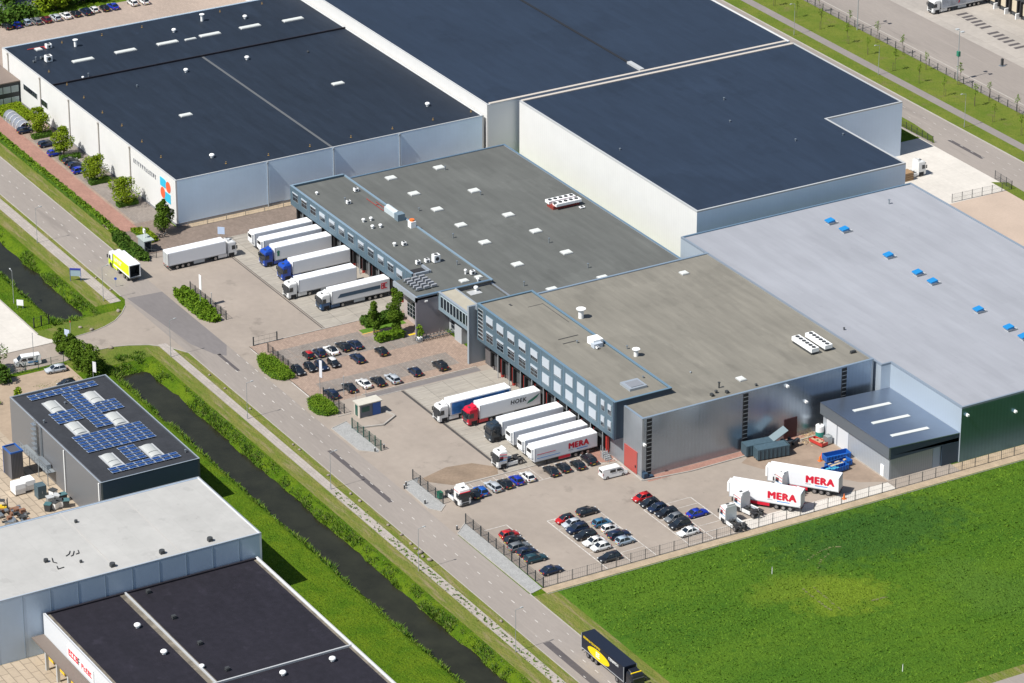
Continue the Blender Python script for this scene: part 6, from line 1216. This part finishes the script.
# the two angled trailers and the bare tractors
a1 = R(39.5)
def place_tr(label, nx, ny, ang):
    # nx, ny = near-left (nose, right side) lower corner of the box seen from above; rear lies at +ang
    c, s = math.cos(ang), math.sin(ang); cx = nx + c * 6.8 - s * 1.27; cy = ny + s * 6.8 + c * 1.27
    t = trailer(None, label, cx, cy, ang + math.pi, x0=-6.8, side=side_mera(1.35), group='lettered trailers by the field fence', skirt=False); return t
place_tr('white trailer with big red MERA lettering, nearer the field fence', 80.0, -.6, a1)
place_tr('white trailer with big red MERA lettering, nearer the blue skips', 78.3, 8.9, a1)
STR = [(3.1, 2.8, 0), (2.45, 2.2, 0), (1.75, 1.7, 1)]
tractor('white tractor unit nearest the fence beside the royal blue car, seen from behind', 88.3, -5.0, R(181), 'white', stripes=STR)
tractor('white tractor unit between the nearest one and the front MERA trailer', 85.4, .2, R(193), 'white', stripes=STR)
tractor('white tractor unit half hidden before the nose of the rear MERA trailer', *at(790, 492), R(195), 'white', stripes=STR)
x, y = at(505, 462, 0); tractor('white tractor unit with blue stripe in front of the docks', 46.7, -27.9, R(-90), 'white', stripes=STR)
tractor('white tractor unit facing the road fence, beside the dark parked car', 54.6, -43.2, R(0), 'white', stripes=[(3.0, 3.0, 0)], visor='red')
# truck parked along the north yard
t = semi('all white truck parked alone along the north yard with its cab to the right', -66.8, -36.4, R(90), 'white', None, fridge=False)
# lime rigid truck on the road
def rigid(label, x, y, rz):
    t = thing('box_truck', label, 'truck', (x, y, .045), rz); cab(t, 5.3, 'white', deflector=False, lower='lime')
    w_ = mat('trailer_white', (.82, .83, .84), .4); lm = mat('panel_lime', (.62, .82, .0), .45)
    b = up('cargo_box', t, lambda m: (m.box(-5.2, -1.28, 1.05, 2.6, -1.2, 3.7, 1), m.box(-5.2, 1.2, 1.05, 2.6, 1.28, 3.7, 1), m.box(-5.2, -1.28, 3.7, 2.6, 1.28, 3.8, 0), m.box(-5.2, -1.2, 1.0, 2.6, 1.2, 1.1, 0), m.box(2.5, -1.2, 1.1, 2.6, 1.2, 3.7, 0)), [w_, lm])
    up('rear_frame', b, lambda m: (m.box(-5.3, -1.3, 1.0, -5.2, -1.12, 3.8), m.box(-5.3, 1.12, 1.0, -5.2, 1.3, 3.8), m.box(-5.3, -1.12, 3.65, -5.2, 1.12, 3.8)), [w_])
    up('shade_lining', b, lambda m: (m.box(-3.0, -1.15, 1.12, 2.3, 1.15, 3.3), m.box(-5.15, -1.195, 1.12, -3.0, -1.16, 3.65), m.box(-5.15, 1.16, 1.12, -3.0, 1.195, 3.65), m.box(-5.15, -1.16, 1.101, -3.0, 1.16, 1.13)), [dark_metal])  # dark block and lining paint the shade inside the open rear
    for sy in (-1, 1):
        glyphs(b, 'side_lettering', (2.0 if sy > 0 else -4.0, sy * 1.28, 2.2), (-sy, 0, 0), (0, 0, 1), 5, .85, .2, white_m, 6); up('side_band', b, lambda m: m.box(-5.15, sy * 1.285 - .01, 1.1, 2.5, sy * 1.285 + .01, 1.4), [white_m])
        wheel(t, -2.6, sy * .95, TRWD, .5); wheel(t, -3.9, sy * .95, TRWD, .5)
    up('underframe', t, lambda m: m.box(-5.1, -.5, .7, 2.6, .5, 1.0), [dark_metal]); up('tail_lift', t, lambda m: m.box(-5.5, -1.2, .75, -5.3, 1.2, .95), [dark_metal]); return t
rigid('white and lime green box truck with its rear open, driving on the road', -69.6, -52.6, R(180))
# black truck at the bottom
def side_black(b, x0, x1, hw):
    for sy in (-1, 1):
        o = (x0 + .7, -hw, 3.35) if sy < 0 else (x1 - .7, hw, 3.35)
        glyphs(b, 'yellow_lettering', o, (-sy, 0, 0), (0, 0, 1), 17, .38, .09, ink_yellow, 12); q = Vector(o) + Vector((-sy * 8.1, 0, -.25)); glyphs(b, 'white_lettering', tuple(q), (-sy, 0, 0), (0, 0, 1), 9, .5, .09, white_m, 13)
        up('yellow_emblem', b, lambda m: m.add([(x0 + 5.6 + 3.5 * math.cos(a) , sy * (hw + .02), 2.15 + .95 * math.sin(a)) for a in [2 * math.pi * k / 28 for k in range(28)]], [tuple(range(28))]), [ink_yellow])
        glyphs(b, 'emblem_letter', (x0 + 5.6 + sy * .8, sy * (hw + .02), 1.7), (-sy, 0, 0), (0, 0, 1), 2, .95, .1, white_m, 2)
t = thing('articulated_truck', 'black truck with yellow lettering and a yellow oval emblem at the bottom edge', 'truck', (122.3, -51.4, .045), 0)
cab(t, 8.3, 'black', lower='black'); trailer(t, side=side_black, body=mat('trailer_black', (.012, .016, .028), .4, spec=.4), fridge=False, x0=-8.1, legs=False, skirt=False)
for c in [c for c in t.children if c.name.startswith('cab')]: up('yellow_bar', c, lambda m: m.box(7.25, -1.0, 3.42, 7.45, 1.0, 3.62), [ink_yellow])
# far truck in the top right
def side_far(b, x0, x1, hw):
    for sy in (-1, 1): text(b, 'lettering', 'J', (x0 + 8.4, sy * hw, 1.9), (-sy, 0, 0), (0, 0, 1), 1.5, ink_red, .1, .05); up('grey_wash', b, lambda m: m.box(x0 + .2, sy * (hw + .006) - .006, 1.4, x1 - .2, sy * (hw + .006) + .006, 3.6), [mat('wash_grey', (.42, .45, .50), .5, var=.5, scale=.6, local=True)])
semi('white truck with red bumper backed to the far docks at the top right', -113.6, 192.2, R(-90), 'white', None, side_far)
# partly hidden cab behind the notched warehouse
tractor('white tractor with brown load seen just past the roof corner on the pale yard', *at(912, 172, 1), R(90), 'white') 
o = thing('timber_stack', 'brown timber stack beside the white tractor on the pale yard', 'timber', (*at(903, 176, 1), 0)); up('board_layer', o, lambda m: [m.box(-1.2, -2, k * .5, 1.2, 2, k * .5 + .42) for k in range(4)], [mat('timber_brown', (.30, .19, .10), .8)])

# ------------------------------------------------------------------ yard objects
def opentop(name, lb, x, y, rz, L, W_, H, m, cat, group=None, ribs=True, lid=False, fill=None):
    t = thing(name, lb, cat, (x, y, .04), rz, group)
    up('shell', t, lambda q: (q.box(-L / 2, -W_ / 2, .2, L / 2, -W_ / 2 + .08, H), q.box(-L / 2, W_ / 2 - .08, .2, L / 2, W_ / 2, H), q.box(-L / 2, -W_ / 2 + .08, .2, -L / 2 + .08, W_ / 2 - .08, H), q.box(L / 2 - .08, -W_ / 2 + .08, .2, L / 2, W_ / 2 - .08, H), q.box(-L / 2 + .08, -W_ / 2 + .08, .2, L / 2 - .08, W_ / 2 - .08, .3)), [m])
    if ribs: up('rib', t, lambda q: [q.box(-L / 2 + .3 + k * (L - .6) / 7 - .05, sy - .05, .25, -L / 2 + .3 + k * (L - .6) / 7 + .05, sy + .05, H) for k in range(8) for sy in (-W_ / 2 - .04, W_ / 2 + .04)], [m])
    up('skid', t, lambda q: (q.box(-L / 2, -.5, 0, L / 2, -.35, .2), q.box(-L / 2, .35, 0, L / 2, .5, .2)), [dark_metal])
    if fill: up('waste', t, lambda q: [q.cbox(random.uniform(-L * .4, L * .4), random.uniform(-W_ * .3, W_ * .3), H * .7, random.uniform(.3, .8), random.uniform(.3, .7), random.uniform(.2, .5)) for _ in range(14)], [fill])
    if lid: up('top_sheet', t, lambda q: (q.box(-L / 2 + .05, -W_ / 2 + .05, H - .15, L / 2 - .3, W_ / 2 - .05, H - .02),), [mat('sheet_teal', (0.063, 0.105, 0.133), .5, var=.2, scale=2, local=True)])
    return t
opentop('waste_container', 'long teal grey roll-off container nearer the yard, with a blue-grey cover', 68.4, 16.4, R(81), 6.6, 2.4, 2.3, teal_m, 'container', 'teal containers by the silver wall', lid=True)
t = opentop('waste_container', 'teal grey press container with a raised flap beside the silver wall', 64.9 + .9, 12.2 - 1.0, R(83), 6.2, 2.3, 2.3, teal_m, 'container', 'teal containers by the silver wall', lid=True)
t.location = (65.9, 15.2, .04)
up('raised_flap', t, lambda m: m.add([(2.6, -1.1, 2.3), (5.6, -1.1, 4.0), (5.6, 1.1, 4.0), (2.6, 1.1, 2.3), (2.6, -1.1, 2.2), (5.6, -1.1, 3.9), (5.6, 1.1, 3.9), (2.6, 1.1, 2.2)], [(0, 1, 2, 3), (4, 7, 6, 5), (0, 4, 5, 1), (1, 5, 6, 2), (2, 6, 7, 3), (3, 7, 4, 0)]), [mat('flap_grey', (0.18, 0.2325, 0.255), .5)])
t = thing('press_machine', 'dark heap of press machinery at the end of the teal containers', 'machine', (67.0, 21.2, .04), .3)
up('frame', t, lambda m: [m.cbox(random.uniform(-1.3, 1.0), random.uniform(-1.4, 1.8), random.uniform(.3, 1.5), random.uniform(.4, 1.2), random.uniform(.4, 1.4), random.uniform(.3, .9)) for _ in range(13)] + [m.cyl((-1, -1, .5), (1.2, 2, 1.0), .12, 6)], [mat('machine_dark', (.03, .04, .05), .6)])
sk = mat('skip_blue', (.01, .10, .38), .5)
for i, (px, py, a, lb) in enumerate(((836.5, 455, 84, 'blue open skip with yellow marks, nearest the annex wall'), (838.5, 463.5, 96, 'blue open skip in the middle of the three blue skips'), (835, 468, 96, 'blue open skip partly behind the MERA trailer roof'))):
    x, y = at(px, py, .8); opentop('skip', lb, x, y, R(a), 5.2, 2.0, 1.2, sk, 'skip', 'blue skips beside the annex', fill=(None, mat('rubbish_tan', (.45, .36, .24), .9), mat('rubbish_teal', (.06, .35, .50), .8))[i])
x, y = at(819.5, 436.5, 0); t = thing('storage_tank', 'white and green upright tank on the rubble by the annex corner', 'tank', (x, y, .04)); up('shell', t, lambda m: (m.cyl((0, 0, .1), (0, 0, 1.1), .8, 16, 1), m.cyl((0, 0, 1.1), (0, 0, 2.3), .8, 16, 0), m.sphere((0, 0, 2.3), .8, .8, .25, 16, 3, 0, 0)), [white_m, mat('tank_green', (.02, .25, .20), .5)]); up('filler_cap', t, lambda m: m.cyl((0, 0, 2.5), (0, 0, 2.65), .2, 10), [dark_metal])
x, y = at(827.5, 444, 0)
t = thing('plastic_tank', 'white caged plastic tank next to the red crate by the annex', 'tank', (x, y, .04), .1); up('bladder', t, lambda m: m.cbox(0, 0, .95, 1.1, 1.1, 1.4), [offwhite]); up('cage', t, lambda m: [m.box(-.6, -.6 + k * .3, .2, .6, -.58 + k * .3, 1.75) for k in range(5)] + [m.box(-.6 + k * .3, -.6, .2, -.58 + k * .3, .6, 1.75) for k in range(5)], [steel]); up('pallet', t, lambda m: m.cbox(0, 0, .1, 1.2, 1.2, .2), [bark])
x, y = at(818.5, 444, 0); opentop('crate', 'low red crate with rubble beside the annex door', x, y, R(10), 3.4, 1.6, .8, red_m, 'crate', None, ribs=False, fill=mat('rubble_tan', (.40, .28, .18), .9))
for px, py, lb in ((820, 461, 'orange traffic cone beside the blue skips'), (821.5, 458, 'orange marker cone just behind another near the skips'), (844, 499, 'orange traffic cone by the field fence at the MERA trailers')):
    x, y = at(px, py); t = thing('traffic_cone', lb, 'traffic cone', (x, y, .04)); up('cone', t, lambda m: m.cyl((0, 0, .05), (0, 0, 1.1), .28, 12, 0, .05), [orange_m]); up('base', t, lambda m: m.cbox(0, 0, .03, .75, .75, .06), [orange_m])
P4 = np.array([(*at(random.gauss(808, 7), random.gauss(437, 3.5)), .04) for _ in range(500)]); o = tufts('wood_litter', P4, .05, .2, .2, mat('litter_tan', (.42, .32, .18), .9), 1.2); tag(o, 'scattered tan wood litter on the ground at the annex corner', 'litter'); o['kind'] = 'stuff'
# solar building yard
t = thing('blue_container', 'tall dark container with bright blue rim beside the solar building', 'container', (*at(14, 474.5), .03), R(2))
up('shell', t, lambda m: (m.box(-1.6, -1.2, 0, 1.8, 1.2, 5.2, 0),), [mat('dark_ribbed', (.09, .09, .10), .5, wave=('Y', .3, .3))]); up('rim', t, lambda m: (m.box(-1.7, -1.3, 5.2, 1.9, -1.1, 5.5), m.box(-1.7, 1.1, 5.2, 1.9, 1.3, 5.5), m.box(-1.7, -1.1, 5.2, -1.5, 1.1, 5.5), m.box(1.7, -1.1, 5.2, 1.9, 1.1, 5.5), m.box(-1.7, -1.25, 0, -1.6, 1.2, 5.2)), [blue_m])
for i, (px, py, lb) in enumerate(((18, 488, 'white wrapped pallet block, left one beside the blue rimmed container'), (28, 484, 'white wrapped pallet block, right one beside the blue rimmed container'))):
    x, y = at(px, py, 1); t = thing('wrapped_pallet', lb, 'pallet', (x, y, .03), .03, 'white wrapped pallets in the tiled yard'); up('wrapped_load', t, lambda m: m.loft([[(-1.1 * k, -1.0 * k, z), (1.1 * k, -1.0 * k, z), (1.1 * k, 1.0 * k, z), (-1.1 * k, 1.0 * k, z)] for k, z in ((1, .2), (1.04, 1.2), (.97, 2.1), (.85, 2.25))]), [white_m]); up('pallet', t, lambda m: m.cbox(0, 0, .1, 2.3, 2.1, .2), [bark])
x, y = at(40.5, 492, 1); t = thing('cabinet', 'dark teal metal cabinet to the right of the white pallets', 'cabinet', (x, y, .03)); up('shell', t, lambda m: m.cbox(0, 0, 1.3, 1.8, 1.7, 2.5), [mat('cabinet_teal', (.07, .11, .13), .5)]); up('door_handle', t, lambda m: m.cbox(.92, 0, 1.3, .05, .1, .5), [steel])
for i, (px, py, c) in enumerate(((50, 500, 0), (53, 493, 1), (57, 498, 0), (60, 503, 1), (63, 497, 2), (55, 505, 1), (48, 507, 2), (66, 503, 2))):
    x, y = at(px, py, .8); nm = ('steel grey', 'white', 'dark')[c]
    t = thing('storage_bin', '%s bin in the cluster by the solar building wall, %s from the left' % (nm, _ORD[sorted((50, 53, 57, 60, 63, 55, 48, 66)).index(px)]), 'bin', (x, y, .03), i * .4, 'bins beside the solar building'); up('tub', t, lambda m: m.loft([[(-.5, -.5, .1), (.5, -.5, .1), (.5, .5, .1), (-.5, .5, .1)], [(-.62, -.6, 1.4), (.62, -.6, 1.4), (.62, .6, 1.4), (-.62, .6, 1.4)]]), [(steel, white_m, dark_metal)[c]]); up('lid', t, lambda m: m.cbox(0, 0, 1.46, 1.35, 1.3, .12), [(trim_pale, dark_metal, mat('lid_teal', (.06, .14, .15), .5))[c]])
x, y = at(8, 515, .5); t = thing('scrap_heap', 'heap of brown and dark scrap on the tiled yard at the left edge', 'scrap heap', (x, y, .03)); up('scrap', t, lambda m: [m.cbox(random.uniform(-2.5, 3.5), random.uniform(-2, 3), random.uniform(.2, .9), random.uniform(.3, 1.3), random.uniform(.3, 1.1), random.uniform(.2, .7), random.randint(0, 2)) for _ in range(34)], [mat('scrap_brown', (.20, .10, .06), .9), dark_metal, steel])
x, y = at(2, 509, .5); t = thing('forklift', 'yellow forklift at the left edge of the tiled yard', 'forklift', (x, y, .03), R(60))
up('body', t, lambda m: (m.box(-1.2, -.6, .4, .9, .6, 1.1), m.box(-1.3, -.55, .5, -.8, .55, 1.4)), [yellow_m]); up('cage', t, lambda m: [m.cyl((a, b, 1.0), (a * .8, b, 2.2), .05, 5) for a in (-.8, .6) for b in (-.5, .5)] + [m.box(-.7, -.55, 2.2, .55, .55, 2.28)], [dark_metal]); up('mast', t, lambda m: (m.box(.95, -.4, .2, 1.08, -.28, 2.6), m.box(.95, .28, .2, 1.08, .4, 2.6), m.box(1.08, -.4, .1, 2.1, -.25, .17), m.box(1.08, .25, .1, 2.1, .4, .17)), [dark_metal])
for a in (-.8, .6):
    for b in (-.55, .55): wheel(t, a, b, CARW, .32)
# bicycle racks before the mauve wall, motorcycles by the warehouse corner
def bike(x, y, rz, lb, group, moto=False):
    t = thing('motorcycle' if moto else 'bicycle', lb, 'motorcycle' if moto else 'bicycle', (x, y, .05), rz, group); r = .34
    for sx in (-.55, .55): up('wheel', t, lambda m: [m.cyl((sx + r * math.cos(k * .628), 0, r + r * math.sin(k * .628)), (sx + r * math.cos((k + 1) * .628), 0, r + r * math.sin((k + 1) * .628)), .06 if moto else .03, 5) for k in range(10)], [black_m])
    up('frame', t, lambda m: (m.cyl((-.55, 0, r), (-.1, 0, .8), .04, 5), m.cyl((-.1, 0, .8), (.4, 0, .85), .12 if moto else .04, 5), m.cyl((.4, 0, .95), (.55, 0, r), .04, 5), m.cyl((-.05, 0, .3), (.4, 0, .8), .14 if moto else .04, 5)), [teal_m if not moto else dark_metal])
    up('saddle', t, lambda m: m.cbox(-.25, 0, .92, .5 if moto else .28, .2, .1), [black_m]); up('handlebar', t, lambda m: m.cyl((.38, -.3, 1.05), (.38, .3, 1.05), .025, 5), [steel]); return t
rk_ = thing('bicycle_rack', 'long low metal bicycle rack before the mauve end wall', 'bicycle rack', (-9.4, -12.4, .04)); up('rail', rk_, lambda m: (m.box(.3, -4.6, .35, .45, 4.6, .45), m.box(-.3, -4.6, .7, -.2, 4.6, .78)), [steel]); up('canopy', rk_, lambda m: [m.cyl((-.8, -4.5 + 3 * k, 0), (-.8, -4.5 + 3 * k, 1.3), .05, 6) for k in range(4)], [steel])
for k in range(11): bike(-9.2, -16.6 + .8 * k, R(8 * math.sin(k)), 'bicycle in the rack before the mauve end wall, %s from the left' % _ORD[k], 'bicycles in the rack')
for k in range(3): 
    x, y = at(153 + 5.5 * k, 238.5 - .6 * k); bike(x, y, R(60), 'motorcycle by the white warehouse corner tree, %s from the left' % _ORD[k], 'motorcycles by the warehouse corner', True)
t = thing('planter', 'white square planter before the mauve end wall', 'planter', (*at(419.5, 341), .04)); up('tub', t, lambda m: m.cbox(0, 0, .4, .9, .9, .8), [white_m])
x, y = at(441, 514 - 17, 0); t = thing('waste_bin', 'green wheeled bin behind the fence beside the white tractor', 'bin', (52.3, -45.6, .04)); up('tub', t, lambda m: m.box(-.5, -.4, .1, .5, .4, 1.2), [green_m]); up('lid', t, lambda m: m.box(-.55, -.45, 1.2, .55, .45, 1.3), [mat('lid_green', (.01, .12, .06), .5)])
for px, py, lb in ((406, 486, 'dark bollard at the left end of the gravel island by the white tractor'), (404.5, 489, 'second dark bollard at the left end of the gravel island by the white tractor'), (457, 530, 'dark bollard at the tip of the gravel strip by the red car'), (384, 448.5, 'dark bollard at the lower tip of the gatehouse island'), (375, 452, 'dark bollard near the end of the sliding gate'), (425, 504, 'dark bollard on the kerb below the gravel island')):
    x, y = at(px, py); t = thing('bollard', lb, 'bollard', (x, y, .06)); up('post', t, lambda m: m.cyl((0, 0, 0), (0, 0, .8), .16, 8), [dark_metal]); up('cap', t, lambda m: m.sphere((0, 0, .8), .16, .16, .1, 8, 3, 0, 0), [trim_pale])
t = thing('hydrant_box', 'small dark box with markings standing in the far yard', 'box', (*at(1002, 66), .04)); up('shell', t, lambda m: m.cbox(0, 0, .9, .5, .5, 1.8), [dark_metal]); up('foot', t, lambda m: m.cbox(0, 0, .05, 1.2, 1.2, .1), [steel])
for px, py, lb in ((772, 574.5, 'thin white marker stake in the crop field, left one'), (902.5, 672, 'thin white marker stake in the crop field near the bottom edge')):
    x, y = at(px, py, .3); t = thing('marker_stake', lb, 'stake', (x, y, .2)); up('stake', t, lambda m: m.cyl((0, 0, 0), (0, 0, 1.5), .07, 6), [white_m]); up('tip', t, lambda m: m.cyl((0, 0, 1.5), (0, 0, 1.6), .08, 6), [ink_grey])
bpy.context.view_layer.update()
